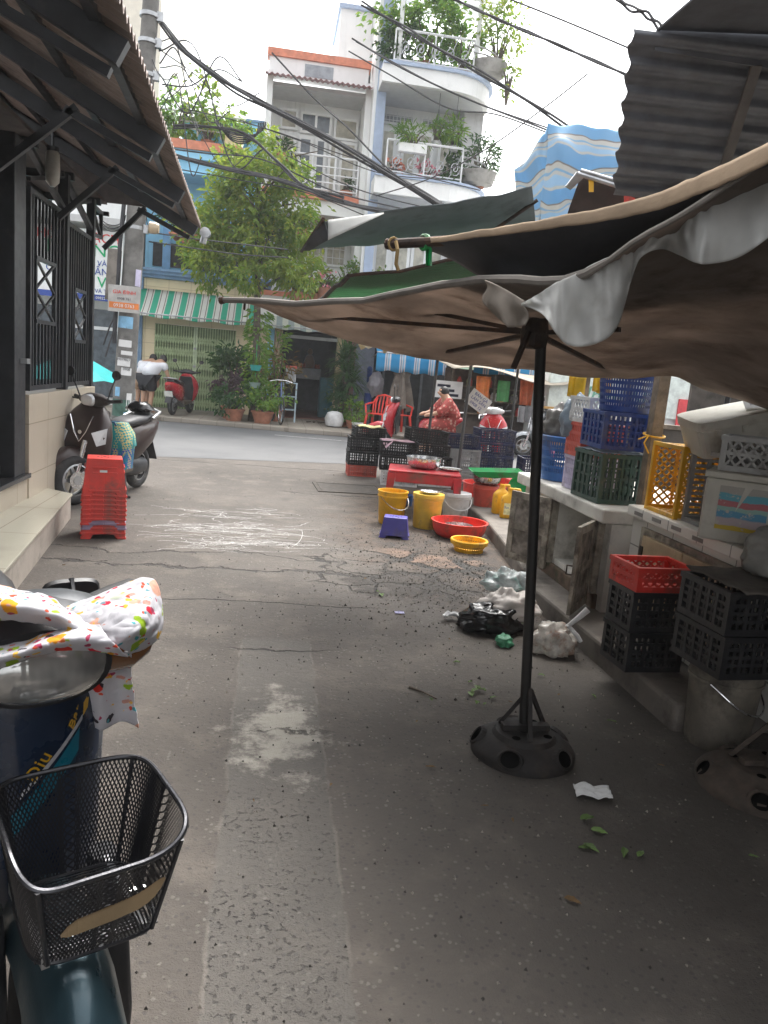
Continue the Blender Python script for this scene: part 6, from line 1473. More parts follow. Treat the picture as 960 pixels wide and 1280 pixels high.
# foam boxes piled behind
def foam_lid(name, lab, loc, rot, d, m=foam):
    t = thing(name, lab, 'box', loc, rot[2], None, rot[0], rot[1]); b = MB()
    w, dd, h = d; b.loft([[Vector((v.x, v.y, z)) for v in ell((0, 0, 0), w * k, dd * k, 'Z', 24, 7)] for z, k in ((0, .92), (h * .75, 1.0), (h * .76, 1.03), (h, 1.03))]); build('box_body', b, m, t, bevel=.006)
    b = MB()
    for x in (-w * .3, 0, w * .3): b.box((x, -dd * .5, h * .68), (.03, .03, h * .2))
    build('lid_notch', b, m, t, bevel=.004); return t
foam_lid('foam_box', 'cream foam box with notched rim tilted on top of the pile', (2.48, 3.86, 1.27), (rad(6), rad(-16), rad(-10)), (.46, .36, .2))
t = thing('foam_board', 'white perforated foam panel leaning on the tilted foam box', 'panel', (2.66, 3.66, 1.42), rad(-30), None, rad(-15), rad(-25)); b = MB(); b.box((0, 0, .1), (.36, .04, .24)); build('panel', b, mat('white_foam', (.68, .68, .66), rough=.8), t, bevel=.005)
b = MB()
for i in range(6):
    for j in range(4): b.box((-.14 + .056 * i, -.0205, .03 + .045 * j), (.03, .003, .012))
build('perforations', b, grey_pl, t)
t = thing('foam_board', 'large plain foam slab leaning at the right end of the counter', 'panel', (2.78, 3.42, .86), rad(-35), None, rad(-10), rad(-14)); b = MB(); b.box((0, 0, .36), (.6, .05, .72)); build('panel', b, foam, t, bevel=.01)
b = MB(); b.box((2.72, 3.12, 1.0), (.12, .1, .34)); tag(build('green_box', b, dkgreen_pl, bevel=.01), 'dark green plastic box at the right edge behind the foam box', 'box')
b = MB(); b.grid(lambda u, v: (2.53 + .12 * (u - .5), 6.25 + .05 * math.sin(u * 8), 1.62 - .2 * v * (1 - .3 * abs(u - .5))), 10, 6)
o = tag(build('yellow_bag', b, mat('yellow_bag', (.62, .42, .03), rough=.4, trans=.35), solid=.05, smooth=True), 'yellow plastic bag hanging on the left of the dark post', 'bag')
b = MB(); b.grid(lambda u, v: (2.74 + .14 * (u - .5), 6.22 + .05 * math.sin(u * 8), 1.68 - .2 * v * (1 - .3 * abs(u - .5))), 10, 6); tag(build('yellow_bag', b, mat('yellow_bag', (.62, .42, .03)), solid=.05, smooth=True), 'yellow plastic bag hanging on the right of the dark post', 'bag')
# dark hanging cloths and posts in the gap
for k, (x, y) in enumerate(((3.15, 5.05), (3.45, 5.2))):
    t = thing('iron_post', ['thin black iron post left in the gap above the yellow crate', 'thin black iron post right in the gap above the yellow crate'][k], 'post', (x, y, 0)); b = MB(); b.tube([(0, 0, 0), (0, 0, 2.3)], .022, 8); build('post', b, black_iron, t); b = MB(); b.lathe([(.06, 0), (.06, .01)], 12); build('foot_plate', b, black_iron, t)
crumple('dark_bag', 'dark bag hanging under the canopy above the yellow crate', 'bag', P(835, 470, 4.9), .16, .14, .24, mat('dark_bag', (.03, .03, .035), rough=.6), seed=21, flatten=False)
t = thing('shade_wall', 'unseen dark wall added right of the counters to block light', 'wall', (3.6, 1, 0)); b = MB(); b.lo((3.55, -8, .0), (3.65, 3.7, 3.2)); build('wall', b, mat('dark_board', (.07, .062, .055), rough=.85, var=.4, world=True), t, world=True)  # out of view; put in to block light from the right
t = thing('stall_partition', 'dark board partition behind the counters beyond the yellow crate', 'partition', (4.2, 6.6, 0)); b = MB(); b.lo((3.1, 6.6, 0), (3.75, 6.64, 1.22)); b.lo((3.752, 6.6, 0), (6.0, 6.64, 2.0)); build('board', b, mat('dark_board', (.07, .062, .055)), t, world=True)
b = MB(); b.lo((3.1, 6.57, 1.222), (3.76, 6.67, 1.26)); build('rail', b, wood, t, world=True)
# crates on the plinth
gd = 'black crates in front of the white counter'
crate('plastic_crate', 'bottom black crate under the red crate on the kerb', (1.97, 3.57, .132), rad(4), .31, .26, .205, black_pl, 'grid', gd)
crate('plastic_crate', 'upper black crate directly below the red lattice crate', (1.97, 3.575, .34), rad(2), .31, .26, .205, black_pl, 'grid', gd)
crate('plastic_crate', 'red lattice crate on two black crates before the cream doors', (1.975, 3.58, .548), rad(5), .33, .27, .125, red_pl, 'diamond', gd)
bucket('plastic_bucket', 'dirty grey bucket carrying two black crates beside the kerb end', (2.06, 2.97, 0), .135, .155, .37, mat('grimy_bucket', (.2, .175, .14), rough=.7, var=.25, dirt=.7, dirtc=(.06, .05, .04)), rz=.6)
crate('plastic_crate', 'lower black crate standing on the dirty grey bucket', (2.08, 2.95, .375), rad(5), .42, .34, .185, black_pl, 'grid', gd)
crate('plastic_crate', 'upper black crate on the bucket, covered by a grey sack', (2.08, 2.955, .563), rad(4), .42, .34, .185, black_pl, 'grid', gd)
b = MB(); b.grid(lambda u, v: (1.9 + .48 * u, 2.7 + .46 * v - .10 * u * (1 - v), 0.762 + .022 * mnoise.noise(Vector((u * 4, v * 4, 3))) - (.16 * max(0, u - .5) * (1 - v) * 2)), 20, 16); tag(build('sack_cloth', b, mat('sacking', (.11, .095, .08), rough=.9, var=.3, bump=.4), smooth=True, solid=.006), 'grey brown sackcloth thrown over the upper black crate', 'cloth')
crumple('plastic_bag', 'milky plastic bag resting on the sackcloth over the black crate', 'bag', (2.2, 2.98, .775), .14, .12, .13, mat('milky_bag', (.42, .41, .38), rough=.3, trans=.35, bump=.5, bscale=16), seed=5)
crate('plastic_crate', 'black crate at the right picture edge above the milky bag', (2.62, 3.02, .845), rad(-10), .36, .3, .24, black_pl, 'grid', gd)

# ------------------------------------------------------------------ market umbrellas and tarps
canvas_b = mat('brown_canvas', (.29, .24, .205), rough=.9, var=.25, scale=2.5, trans=.55, dirt=.55, dirtc=(.15, .11, .085), bump=.3, bscale=40)
canvas_g = mat('charcoal_canvas', (.06, .062, .07), rough=.85, var=.2, trans=.12, dirt=.2, dirtc=(.1, .1, .1), bump=.25)
hem_m = mat('beige_hem', (.38, .28, .19), rough=.9, var=.2, bump=.3)
white_canvas = mat('white_canvas', (.62, .62, .6), rough=.85, var=.08, trans=.5, dirt=.25, dirtc=(.35, .33, .29), bump=.3, bscale=25)
def smooth_net(net, nu, nv, wob=0, seed=0):
    """bicubic-ish surface through a control net of 3-D points"""
    def cr(p0, p1, p2, p3, t): return .5 * ((2 * p1) + (p2 - p0) * t + (2 * p0 - 5 * p1 + 4 * p2 - p3) * t * t + (3 * p1 - p0 - 3 * p2 + p3) * t ** 3)
    def line(ps, u):
        n = len(ps) - 1; x = min(u * n, n - 1e-6); i = int(x); t = x - i
        g = lambda k: ps[k] if 0 <= k <= n else (2 * ps[0] - ps[1] if k < 0 else 2 * ps[n] - ps[n - 1])
        return cr(g(i - 1), g(i), g(i + 1), g(i + 2), t)
    def f(u, v):
        p = line([line(r, u) for r in net], v)
        if wob: p = p + Vector((0, 0, 1)) * wob * (mnoise.noise(p * 3.1 + Vector((seed, 0, 0))) + .5 * mnoise.noise(p * 8 + Vector((0, seed, 0))))
        return p
    b = MB(); b.grid(f, nu, nv); return b, f
PP = lambda L: [P(*q) for q in L]
ua = thing('market_umbrella', 'large brown canvas market umbrella on a black pole in the middle of the alley', 'umbrella', (1.11, 2.86, 0))
net = [PP([(352, 396, 4.05), (450, 431, 4.1), (550, 452, 4.2), (640, 461, 4.3), (760, 474, 4.2), (835, 468, 4.05), (880, 484, 3.9), (960, 510, 3.7), (1080, 560, 3.5)]),
       PP([(322, 384, 4.0), (440, 408, 3.8), (550, 418, 3.7), (650, 425, 3.5), (770, 430, 3.3), (850, 432, 3.2), (890, 438, 3.1), (970, 455, 2.9), (1090, 490, 2.7)]),
       PP([(300, 379, 3.98), (430, 391, 3.6), (545, 388, 3.2), (655, 392, 2.85), (775, 385, 2.6), (855, 378, 2.5), (900, 372, 2.42), (980, 360, 2.3), (1100, 350, 2.2)]),
       PP([(280, 376, 3.96), (430, 379, 3.4), (540, 361, 2.8), (622, 350, 2.35), (715, 345, 2.1), (805, 297, 1.95), (865, 260, 1.86), (915, 226, 1.8), (1010, 165, 1.65), (1110, 95, 1.5)])]
b, fA = smooth_net(net, 80, 40, .022, 2); build('canopy', b, canvas_b, ua, world=True, smooth=True, solid=.004)
b = MB(); b.tube([fA(u / 30, 1) for u in range(31)], [.014 - .006 * (u > 14) for u in range(31)], 8); build('canopy_hem', b, mat('grey_hem', (.2, .18, .16), rough=.9), ua, world=True, smooth=True)
b = MB(); b.tube([fA(0, 1), P(275, 376, 3.97)], .018, 8); q = P(306, 379, 3.95)
b.tube([q + Vector((0, .025 * math.cos(a), .03 * math.sin(a))) for a in [i * .6 for i in range(22)]], .005, 5); build('pole_tip', b, rust_iron, ua, world=True)
# corner flap + white scalloped valance on the near edge
def vpt(u): return fA(u, 1)
b = MB()
def flap(u, v):
    p = vpt(.40 + .05 * u); return P(606 + 52 * u + 3 * math.sin(v * 6 + u * 4), 350 + 26 * u + (46 - 36 * abs(u - .5) ** 1.2) * v, 2.30 - .1 * u + .02 * math.sin(u * 11) * v)
b.grid(flap, 24, 14); build('corner_flap', b, mat('taupe_canvas', (.3, .26, .22), rough=.9, trans=.25), ua, world=True, smooth=True, solid=.004)
lob = [(652, 378, 1), (674, 365, 26), (694, 352, 62), (716, 342, 88), (745, 326, 102), (766, 317, 92), (784, 308, 52), (803, 298, 24), (828, 283, 26), (846, 271, 46), (866, 258, 68), (890, 244, 84), (925, 222, 98), (960, 198, 96), (1010, 165, 90)]
def val(u, v):
    x = u * (len(lob) - 1); i = min(int(x), len(lob) - 2); t = x - i; a, c = lob[i], lob[i + 1]
    q0, q3 = lob[max(i - 1, 0)], lob[min(i + 2, len(lob) - 1)]; px, py, d = [.5 * (2 * a[k] + (c[k] - q0[k]) * t + (2 * q0[k] - 5 * a[k] + 4 * c[k] - q3[k]) * t * t + (3 * a[k] - q0[k] - 3 * c[k] + q3[k]) * t ** 3) for k in range(3)]
    Y = 2.16 - .36 * u; w = .03 * math.sin(u * 31 + 1.4 * v) * v + .016 * mnoise.noise(Vector((u * 26, v * 2.2, 4))) + .012 * math.sin(u * 150) * max(0, .35 - v)
    return P(px + 4 * v * math.sin(u * 21), py + 2 + d * v, Y - .05 * v * math.sin(u * 9) + w)
b = MB(); b.grid(val, 220, 26); build('valance', b, white_canvas, ua, world=True, smooth=True, solid=.003)
hub = Vector((.98, 2.92, 1.70))
b = MB(); b.tube([(1.115, 2.86, .08), (1.06, 2.88, .9), (.99, 2.91, 1.86)], .021, 14); build('pole', b, mat('pole_black', (.02, .018, .017), rough=.5, metal=.3, var=.3, dirt=.3, dirtc=(.08, .045, .03)), ua, world=True, smooth=True)
b = MB(); b.lathe([(.03, -.06), (.05, -.05), (.055, 0), (.045, .05), (.03, .06)], 14, hub); b.tube([hub + Vector((-.04, -.05, 0)), hub + Vector((-.09, -.07, -.14))], .012, 6); build('hub', b, rust_iron, ua, world=True)
for k, (px, py, Y) in enumerate(((530, 388, 3.35), (775, 412, 2.7), (380, 394, 3.95), (760, 462, 4.0), (560, 440, 4.0))):
    b = MB(); e = P(px, py, Y); b.bar(hub + (e - hub).normalized() * .04, e, .026, .016); build('rib', b, rust_iron, ua, world=True)
def umb_base(parent, c, cast, r=.235):
    b = MB(); b.lathe([(0, 0), (r, 0), (r * 1.0, .03), (r * .93, .062), (r * .72, .10), (r * .62, .108), (r * .56, .135), (r * .5, .14), (r * .2, .128), (0, .125)], 48); cw = c
    for v in b.v: v.z *= .72; v += Vector(c)
    o = build('base', b, cast, parent, world=True, smooth=True)
    b = MB()
    for k in range(5):
        a = k * 1.257 + .35; M = Matrix.Translation(Vector(c) + Vector((math.cos(a) * r * .875, math.sin(a) * r * .875, .046))) @ Matrix.Rotation(a, 4, 'Z') @ Matrix.Rotation(rad(52), 4, 'Y')
        b = MB(); b.M = M; b.lathe([(.038, .004), (.044, .013), (.052, .009), (.058, -.008)], 16, cap=False, sx=.8); build('hole_rim', b, cast, o, world=True)
    for k in range(5):
        a = k * 1.257 + .35; b = MB(); b.M = Matrix.Translation(Vector(c) + Vector((math.cos(a) * r * .88, math.sin(a) * r * .88, .046))) @ Matrix.Rotation(a, 4, 'Z') @ Matrix.Rotation(rad(52), 4, 'Y')
        b.lathe([(0, .0085), (.038, .0085)], 16, cap=False, sx=.85); build('hole', b, mat('hole_black', (.004, .004, .004), rough=1, spec=0, bump=0), o, world=True)
    for k in range(4): a = k * 1.57 + .9; b = MB(); b.lathe([(0, .105), (.018, .105)], 12, Vector(c) + Vector((math.cos(a) * r * .46, math.sin(a) * r * .46, -.004)), cap=False); build('hole', b, mat('hole_black', (.004, .004, .004), rough=1, spec=0, bump=0), o, world=True)
    b = MB()
    for k in range(3):
        a = k * 2.094 + .4; p = Vector(c) + Vector((math.cos(a) * r * .5, math.sin(a) * r * .5, .10)); b.bar(p, Vector(c) + Vector((0, 0, .28)), .016, .016)
    b.lo(Vector(c) + Vector((-.10, -.02, .104)), Vector(c) + Vector((.10, .02, .127)))
    build('stay', b, cast, o, world=True); return o
umb_base(ua, (1.115, 2.85, 0), mat('black_cast_iron', (.016, .013, .012), rough=.7, var=.4, scale=12, dirt=.5, dirtc=(.045, .032, .024), bump=.35), .215)
u2 = thing('market_umbrella', 'second heavy umbrella foot with slanting post at the right edge of the alley', 'umbrella', (2.02, 2.58, 0))
cast2 = mat('brown_cast_iron', (.07, .052, .04), rough=.8, var=.35, scale=10, dirt=.5, dirtc=(.035, .03, .026), bump=.3)
umb_base(u2, (2.02, 2.58, 0), cast2, .25)
b = MB(); b.tube([(2.03, 2.56, .1), (2.12, 2.5, .9), (2.3, 2.35, 2.3)], .026, 12); build('pole', b, cast2, u2, world=True)
# charcoal canopy with beige hem overhead on the right
ub = thing('charcoal_canopy', 'charcoal tarp canopy with thick beige hem overhead at the upper right', 'canopy', P(760, 300, 2.3))
net = [PP([(512, 304, 2.75), (600, 296, 2.45), (700, 282, 2.2), (800, 263, 2.0), (880, 234, 1.85), (960, 197, 1.7), (1060, 140, 1.55)]) + [Vector((.95, .4, 2.42)), Vector((.8, -1.8, 2.5))],  # end points: unseen stretch added past the camera to deepen the shade below
       PP([(560, 322, 2.72), (630, 325, 2.5), (715, 318, 2.33), (800, 300, 2.2), (885, 265, 2.05), (965, 225, 1.9), (1065, 175, 1.75)]) + [Vector((1.5, .5, 2.5)), Vector((1.4, -1.8, 2.55))],
       PP([(610, 350, 2.72), (655, 362, 2.55), (725, 345, 2.5), (810, 310, 2.4), (890, 275, 2.25), (970, 235, 2.15), (1070, 195, 2.0)]) + [Vector((2.0, .7, 2.5)), Vector((2.0, -1.8, 2.55))],
       PP([(640, 352, 2.9), (680, 356, 2.85), (745, 335, 2.8), (820, 305, 2.7), (900, 270, 2.6), (980, 235, 2.5), (1080, 200, 2.4)]) + [Vector((2.7, 1.0, 2.5)), Vector((2.7, -1.8, 2.55))]]
b, fB = smooth_net(net, 60, 20, .005, 5); build('canopy', b, canvas_g, ub, world=True, smooth=True, solid=.004)
b = MB(); pts = [fB(u / 40, 0) for u in range(41)]
b.grid(lambda u, v: fB(u, 0) + Vector((0, -.006 - .004 * math.sin(v * 3.1) - .002 * mnoise.noise(Vector((u * 30, v, 0))), (.012 + .034 * min(1, u * 2.2)) * (v - .25) + .003 * mnoise.noise(Vector((u * 45, 0, v))))), 120, 5); build('hem', b, hem_m, ub, world=True, smooth=True, solid=.006)
b = MB(); b.tube([P(486, 305, 2.76), P(560, 301, 2.62)], .017, 10); b.tube([P(486, 305, 2.76), P(484, 305, 2.765)], .019, 10); build('pole_tip', b, rust_iron, ub, world=True)
b = MB(); b.tube([P(528 + 5 * math.cos(a) + a * .4, 303 + 9 * math.sin(a), 2.68 - .02 * math.cos(a)) for a in [i * .5 for i in range(30)]], .006, 5); b.grid(lambda u, v: P(532 + 8 * u, 310 + 22 * v, 2.66 + .02 * math.sin(u * 6)), 4, 4); build('green_tie', b, green_pl, ub, world=True)
b = MB(); b.tube([P(495, 302, 2.72), P(497, 312, 2.7), P(495, 330, 2.7), P(498, 338, 2.7)], .007, 6); b.tube([P(492 + 6 * math.cos(a), 305 + 8 * math.sin(a), 2.74) for a in [i * .6 for i in range(12)]], .005, 5); build('string_tie', b, mat('ochre_rag', (.3, .2, .08), rough=.9), ub, world=True)
# grey-green tarp
def tarp(name, label, rows, m, nu=40, nv=14, wob=.02, solid=.005, cat='tarp', seed=0, uvs=None):
    b, f = smooth_net([PP(r) for r in rows], nu, nv, wob, seed)
    if uvs: b.uv = [(u * uvs[0], v * uvs[1]) for u, v in b.uv]
    t = thing(name, label, cat, f(.5, .5)); build('cloth', b, m, t, world=True, smooth=True, solid=solid); return t, f
tg_m = mat('grey_green_canvas', (.17, .195, .2), rough=.85, var=.15, trans=.4, scale=2, dirt=.3, dirtc=(.06, .07, .07))
t, f = tarp('grey_green_tarp', 'grey green tarp with a folded corner stretched above the green net', [[(404, 276, 4.7), (470, 268, 4.75), (560, 254, 4.85), (665, 233, 5.0)], [(395, 295, 5.2), (470, 286, 5.2), (560, 274, 5.2), (668, 258, 5.3)], [(378, 313, 5.8), (470, 306, 5.8), (560, 297, 5.8), (670, 290, 5.9)]], tg_m, seed=1)
b = MB(); b.grid(lambda u, v: P(410 + 70 * u, 275 - 9 * u + (25 - 24 * u) * v, 4.69 - .05 * v), 12, 5); build('folded_edge', b, white_canvas, t, world=True, smooth=True, solid=.004)
b = MB(); b.grid(lambda u, v: P(405 - 28 * u + (7 + 3 * u) * v, 274 + 39 * u + (25 * (1 - u)) * v, 4.66 + .8 * u), 12, 5); build('folded_corner', b, canvas_g, t, world=True, smooth=True, solid=.004)
b = MB(); b.tube([P(404, 274, 4.65), P(377, 314, 5.8)], .012, 6); build('edge_rope', b, rust_iron, t, world=True); b = MB(); b.tube([P(672, 250, 5.2), P(600, 300, 5.4)], .012, 6); build('edge_rope', b, rust_iron, t, world=True)
# green shade net
net_m = stripe_mat('green_net_stripes', [(.5, (.15, .31, .19)), (.62, (.01, .05, .02)), (.75, (.32, .55, .34)), (.86, (.01, .05, .02)), (1, (.17, .34, .21))], .055, 1, trans=.6, dirt=.25, wob=.02)
t, f = tarp('green_shade_net', 'green striped shade net below the grey green tarp', [[(436, 345, 5.0), (500, 338, 5.0), (575, 322, 5.0), (640, 305, 5.0)], [(420, 360, 5.5), (500, 355, 5.5), (590, 342, 5.5), (660, 325, 5.5)], [(398, 377, 6.2), (480, 378, 6.2), (570, 368, 6.1), (680, 350, 6.1)]], net_m, seed=3, uvs=(1.6, 1.1))
b = MB(); b.tube([f(u / 12, 0) for u in range(13)], .012, 6); b.tube([f(0, v / 6) for v in range(7)], .016, 6); build('edge_rope', b, rust_iron, t, world=True)
# blue striped tarp
bs = stripe_mat('faded_blue_stripes', [(.42, (.27, .47, .66)), (.46, (.3, .27, .25)), (.6, (.6, .59, .56)), (.66, (.3, .48, .64)), (.74, (.6, .59, .56)), (.93, (.42, .58, .72)), (1, (.6, .59, .56))], .42, 1, trans=.4, dirt=.12, wob=.05)
t, f = tarp('blue_striped_tarp', 'large faded blue and white striped tarp hanging beside the dark corrugated sheet', [[(685, 154, 6.1), (705, 158, 6.05), (740, 162, 6.0), (770, 167, 5.95), (800, 172, 5.9)], [(684, 195, 6.12), (702, 192, 5.92), (738, 196, 5.98), (770, 198, 5.85), (800, 204, 5.9)], [(677, 245, 6.2), (698, 246, 6.0), (725, 236, 6.05), (765, 240, 5.9), (800, 240, 5.95)], [(671, 294, 6.35), (692, 290, 6.15), (715, 280, 6.1), (745, 274, 6.0), (800, 264, 5.95)]], bs, 70, 50, .06, seed=6, uvs=(1, 1.35))
b = MB(); b.grid(lambda u, v: P(685 - 14 * v ** 2 - u * (46 - 18 * v) * min(1, v * 3 + .25), 154 + 140 * v + u * 30 * (1 - v) + 4 * math.sin(u * 7 + v * 9), 6.1 + .25 * v + .45 * u + .05 * math.sin(u * 9 + v * 6)), 20, 24, .7, 1.35); build('side_fold', b, bs, t, world=True, smooth=True, solid=.005)
b = MB(); b.grid(lambda u, v: P(674 + 70 * u, 290 - 22 * u + 40 * v, 6.25 - .2 * u), 14, 6, 1.2, .6); build('lower_strip', b, bstripe, t, world=True, smooth=True, solid=.005)
# brown tarp corner with bundled poles
t, f = tarp('brown_tarp', 'dark brown tarp corner on bundled grey poles before the striped tarp', [[(726, 220, 4.9), (770, 235, 4.8), (828, 255, 4.7)], [(716, 248, 5.0), (765, 258, 4.9), (825, 268, 4.8)], [(704, 284, 5.2), (760, 284, 5.1), (820, 284, 5.0)]], mat('dark_brown_canvas', (.075, .055, .05), rough=.85, var=.2, trans=.1), 20, 12, .02, seed=8)
b = MB(); b.tube([P(722, 217, 4.85), P(835, 252, 4.6)], .014, 8); b.tube([P(726, 213, 4.85), P(835, 245, 4.6)], .012, 8); build('bundled_poles', b, dull_steel, t, world=True)
b = MB(); b.grid(lambda u, v: P(736 + 6 * u, 222 + 18 * v, 4.82 - .01 * v), 3, 4); build('yellow_strap', b, yellow_pl, t, world=True, solid=.004)
b = MB(); b.grid(lambda u, v: P(780 + 14 * u, 242 + 6 * u + 14 * v, 4.70 - .01 * u), 3, 3); build('red_tab', b, red_pl, t, world=True, solid=.004)
b = MB(); b.prism([P(708, 232, 4.9), P(722, 214, 4.85), P(730, 222, 4.85), P(715, 236, 4.9)], (0, .03, 0)); build('bent_clip', b, dull_steel, t, world=True)
# dark corrugated market roof
mr = thing('market_roof', 'big dark corrugated sheet roof high on the right over the counters', 'roof', (3, 3, 2.6))
A_, B_ = P(790, 36, 3.9), P(766, 242, 4.6)
b = MB(); L = 3.6; nrm = Vector((0, -.65, -.4)).normalized(); rows = 260
vs = []
for i in range(rows + 1):
    v = i / rows; p = A_.lerp(B_, v); off = nrm * (.020 * math.sin(v * 6.4 * 2 * math.pi) + .004 * math.sin(v * 2 * math.pi * 19.2))
    w = .008 * math.sin(v * 6.4 * 2 * math.pi + 1); vs += [p + off + Vector((w, 0, 0)), p + off + Vector((L, 0, .03 * L))]
b.add(vs, [(2 * i, 2 * i + 1, 2 * i + 3, 2 * i + 2) for i in range(rows)])
sheet_m = mat('dark_zinc_sheet', (.13, .135, .15), rough=.5, metal=.2, var=.2, dirt=.35, dirtc=(.1, .095, .09), world=True)
build('hanging_sheet', b, sheet_m, mr, world=True, solid=.003)
b = MB(); E1 = P(826, 33, 3.9)
b.prism([(E1.x, 3.94, E1.z + .003), (A_.x + .15, 3.94, A_.z - .06), (A_.x + L, 3.94, A_.z - .05), (6.0, 3.94, E1.z + .44)], (0, .01, 0)); build('gable_sheet', b, sheet_m, mr, world=True)
b = MB()
b.add([(E1.x, 3.93, E1.z), (6.0, 3.93, E1.z + .45), (6.0, -8, E1.z + .45), (E1.x, -8, E1.z)], [(0, 1, 2, 3)]); build('roof_sheet', b, mat('dark_roof_sheet', (.07, .072, .08), rough=.7, var=.2, world=True), mr, world=True, solid=.01)  # runs on unseen behind the camera, lengthened to darken the ground
b = MB(); b.bar(P(902, 220, 4.35), P(946, 80, 3.95), .05, .04); b.tube([(2.25, 4.5, 2.6), (4.5, 4.5, 2.75)], .03, 8); build('roof_beam', b, mat('roof_timber', (.12, .11, .1), rough=.8), mr, world=True)
b = MB()
for x in (3.5, 5.4):
    for y in (-7, 3.7): b.bar((x, y, 0), (x, y, E1.z + (x - E1.x) * .1), .1)
build('roof_post', b, wood, mr, world=True)
# slim poles of the umbrellas by the street corner, and their pale canopies
gu = 'slim umbrella poles by the crate stacks'
cc = mat('pale_canvas', (.62, .56, .42), rough=.9, trans=.45, var=.12, dirt=.2)
for (xa, ya, xb, yb, Y, lab, cxy) in ((549, 440, 531, 580, 10.9, 'leftmost slim umbrella pole rising behind the red table', (2.7, 11.6)), (591, 445, 570, 606, 9.6, 'middle slim umbrella pole with the tilted paper notice', (3.3, 10.2)), (649, 450, 636, 556, 12.0, 'right slim umbrella pole with spread ribs behind the black pole', (4.8, 12.4))):
    p, q = P(xa, ya, Y), P(xb, yb, Y); q.z = 0
    top = p + Vector((0, 0, .35)); t = thing('slim_umbrella', lab, 'umbrella', q, 0, gu)
    b = MB(); b.tube([q, top], .021, 8); build('pole', b, mat('pole_grey', (.09, .09, .09), rough=.4, metal=.5), t, world=True)
    b = MB(); n_ = 8; r = 1.15; ring = []
    for k in range(n_ * 4): a = 2 * math.pi * k / (n_ * 4); ring.append(top + Vector((r * math.cos(a), r * math.sin(a), -.22 - (.03 if k % 4 == 2 else 0))))
    drop = [v + Vector((0, 0, -.06 - (.07 if k % 4 in (1, 2, 3) else 0) - (.03 if k % 4 == 2 else 0))) for k, v in enumerate(ring)]
    m_ = len(ring); b.add([top + Vector((0, 0, .12))] + ring + drop, [(0, 1 + k, 1 + (k + 1) % m_) for k in range(m_)] + [(1 + k, 1 + m_ + k, 1 + m_ + (k + 1) % m_, 1 + (k + 1) % m_) for k in range(m_)]); build('canopy', b, cc, t, world=True, solid=.004)
    b = MB()
    for k in range(n_): b.tube([top - Vector((0, 0, .25)), (top + ring[k * 4]) / 2 - Vector((0, 0, .04))], .008, 5); b.tube([top + Vector((0, 0, .08)), ring[k * 4] - Vector((0, 0, .012))], .008, 5)
    build('ribs', b, black_iron, t, world=True)
    b = MB(); b.lathe([(.2, 0), (.2, .06), (.06, .1)], 20, q); build('base', b, concrete, t, world=True)
# ------------------------------------------------------------------ foreground moped
mp_ = thing('moped', 'dark blue moped in the foreground with a black mesh basket and round edged headlight', 'moped', (-.385, 1.38, 0), math.atan2(-.89, .45))
deep_blue = mat('deep_blue_paint', (.010, .022, .05), rough=.28, var=.15, bump=0, coat=.5, dirt=.15, dirtc=(.06, .06, .06))
teal_metal = mat('teal_metallic', (.03, .062, .078), rough=.3, metal=.5, var=.15, coat=.4)
b = MB(); b.loft([[Vector((x, v.y, z + v.z)) for v in ell((0, 0, 0), w, h, 'X', 32, 2.2)] for x, z, w, h in ((-.10, .985, .2, .1), (-.05, .965, .26, .15), (.0, .945, .255, .155), (.03, .935, .24, .142))]); hc = build('headlight_cover', b, black_pl, mp_, smooth=True)
n = N('ribbed_lens'); co = n.co(); s = n.sep(co); wv = n.math('SINE', n.math('MULTIPLY', s[1], 420)); 
LM = n.finish(n.mix(n.ramp(n.noise(co, 9, 3), .4, .7), (.36, .36, .35), (.62, .61, .58)), .1, .55, n.bump(wv, .05, .002), .8, coat=.9)
b = MB(); b.loft([[Vector((x, v.y, z + v.z)) for v in ell((0, 0, 0), w, h, 'X', 32, 2.15)] for x, z, w, h in ((.024, .934, .228, .128), (.042, .931, .205, .112), (.056, .928, .13, .07), (.062, .927, .02, .01))]); build('headlight', b, LM, hc, smooth=True)
for s_ in (-1, 1):
    b = MB(); b.loft([[Vector((v.x - .02, y * s_, .945 + v.z)) for v in ell((0, 0, 0), w, h, 'Y', 18)] for y, w, h in ((.115, .10, .10), (.165, .095, .09), (.2, .05, .05), (.21, .02, .02))]); build('turn_signal', b, mat('smoked_amber', (.16, .065, .02), rough=.15, coat=.6), hc, smooth=True)
    b = MB(); b.tube([(-.10, s_ * .1, 1.0), (-.13, s_ * .16, 1.01), (-.16, s_ * .21, 1.01)], [.02, .02, .022], 10); build('grip', b, rubber, hc, smooth=True)
b = MB(); b.loft([[Vector((v.x - .09, v.y, z)) for v in ell((0, 0, 0), w, dp, 'Z', 24, 3)] for z, w, dp in ((.98, .14, .26), (1.02, .13, .24), (1.035, .08, .16))])
for v in b.v: v.x, v.y = -.09 + (v.x + .09), v.y
build('dashboard', b, mat('dash_grey', (.06, .065, .07), rough=.35), hc, smooth=True)
b = MB()
pts = [(-.15, .1, .99), (-.18, .1, 1.0), (-.2, .1, 1.03)]
b.tube(pts, .006, 6); b.loft([[Vector((x - .2, .10 + v.y, 1.0 + v.z)) for v in ell((0, 0, 0), w, h, 'X', 20, 3.5)] for x, w, h in ((-.02, .1, .045), (.0, .115, .06), (.008, .105, .05))]); build('mirror', b, black_pl, hc, smooth=True)
b = MB()
def shield(u, v):
    y = (u - .5) * .305 * (1 - .18 * v) * (1 - .35 * max(0, .12 - v) / .12); z = .875 - .44 * v; return (.0 - .10 * abs(2 * u - 1) ** 2.2 - .05 + .04 * v, y, z)
b.grid(shield, 20, 16); sh = build('leg_shield', b, deep_blue, mp_, smooth=True, solid=.02)
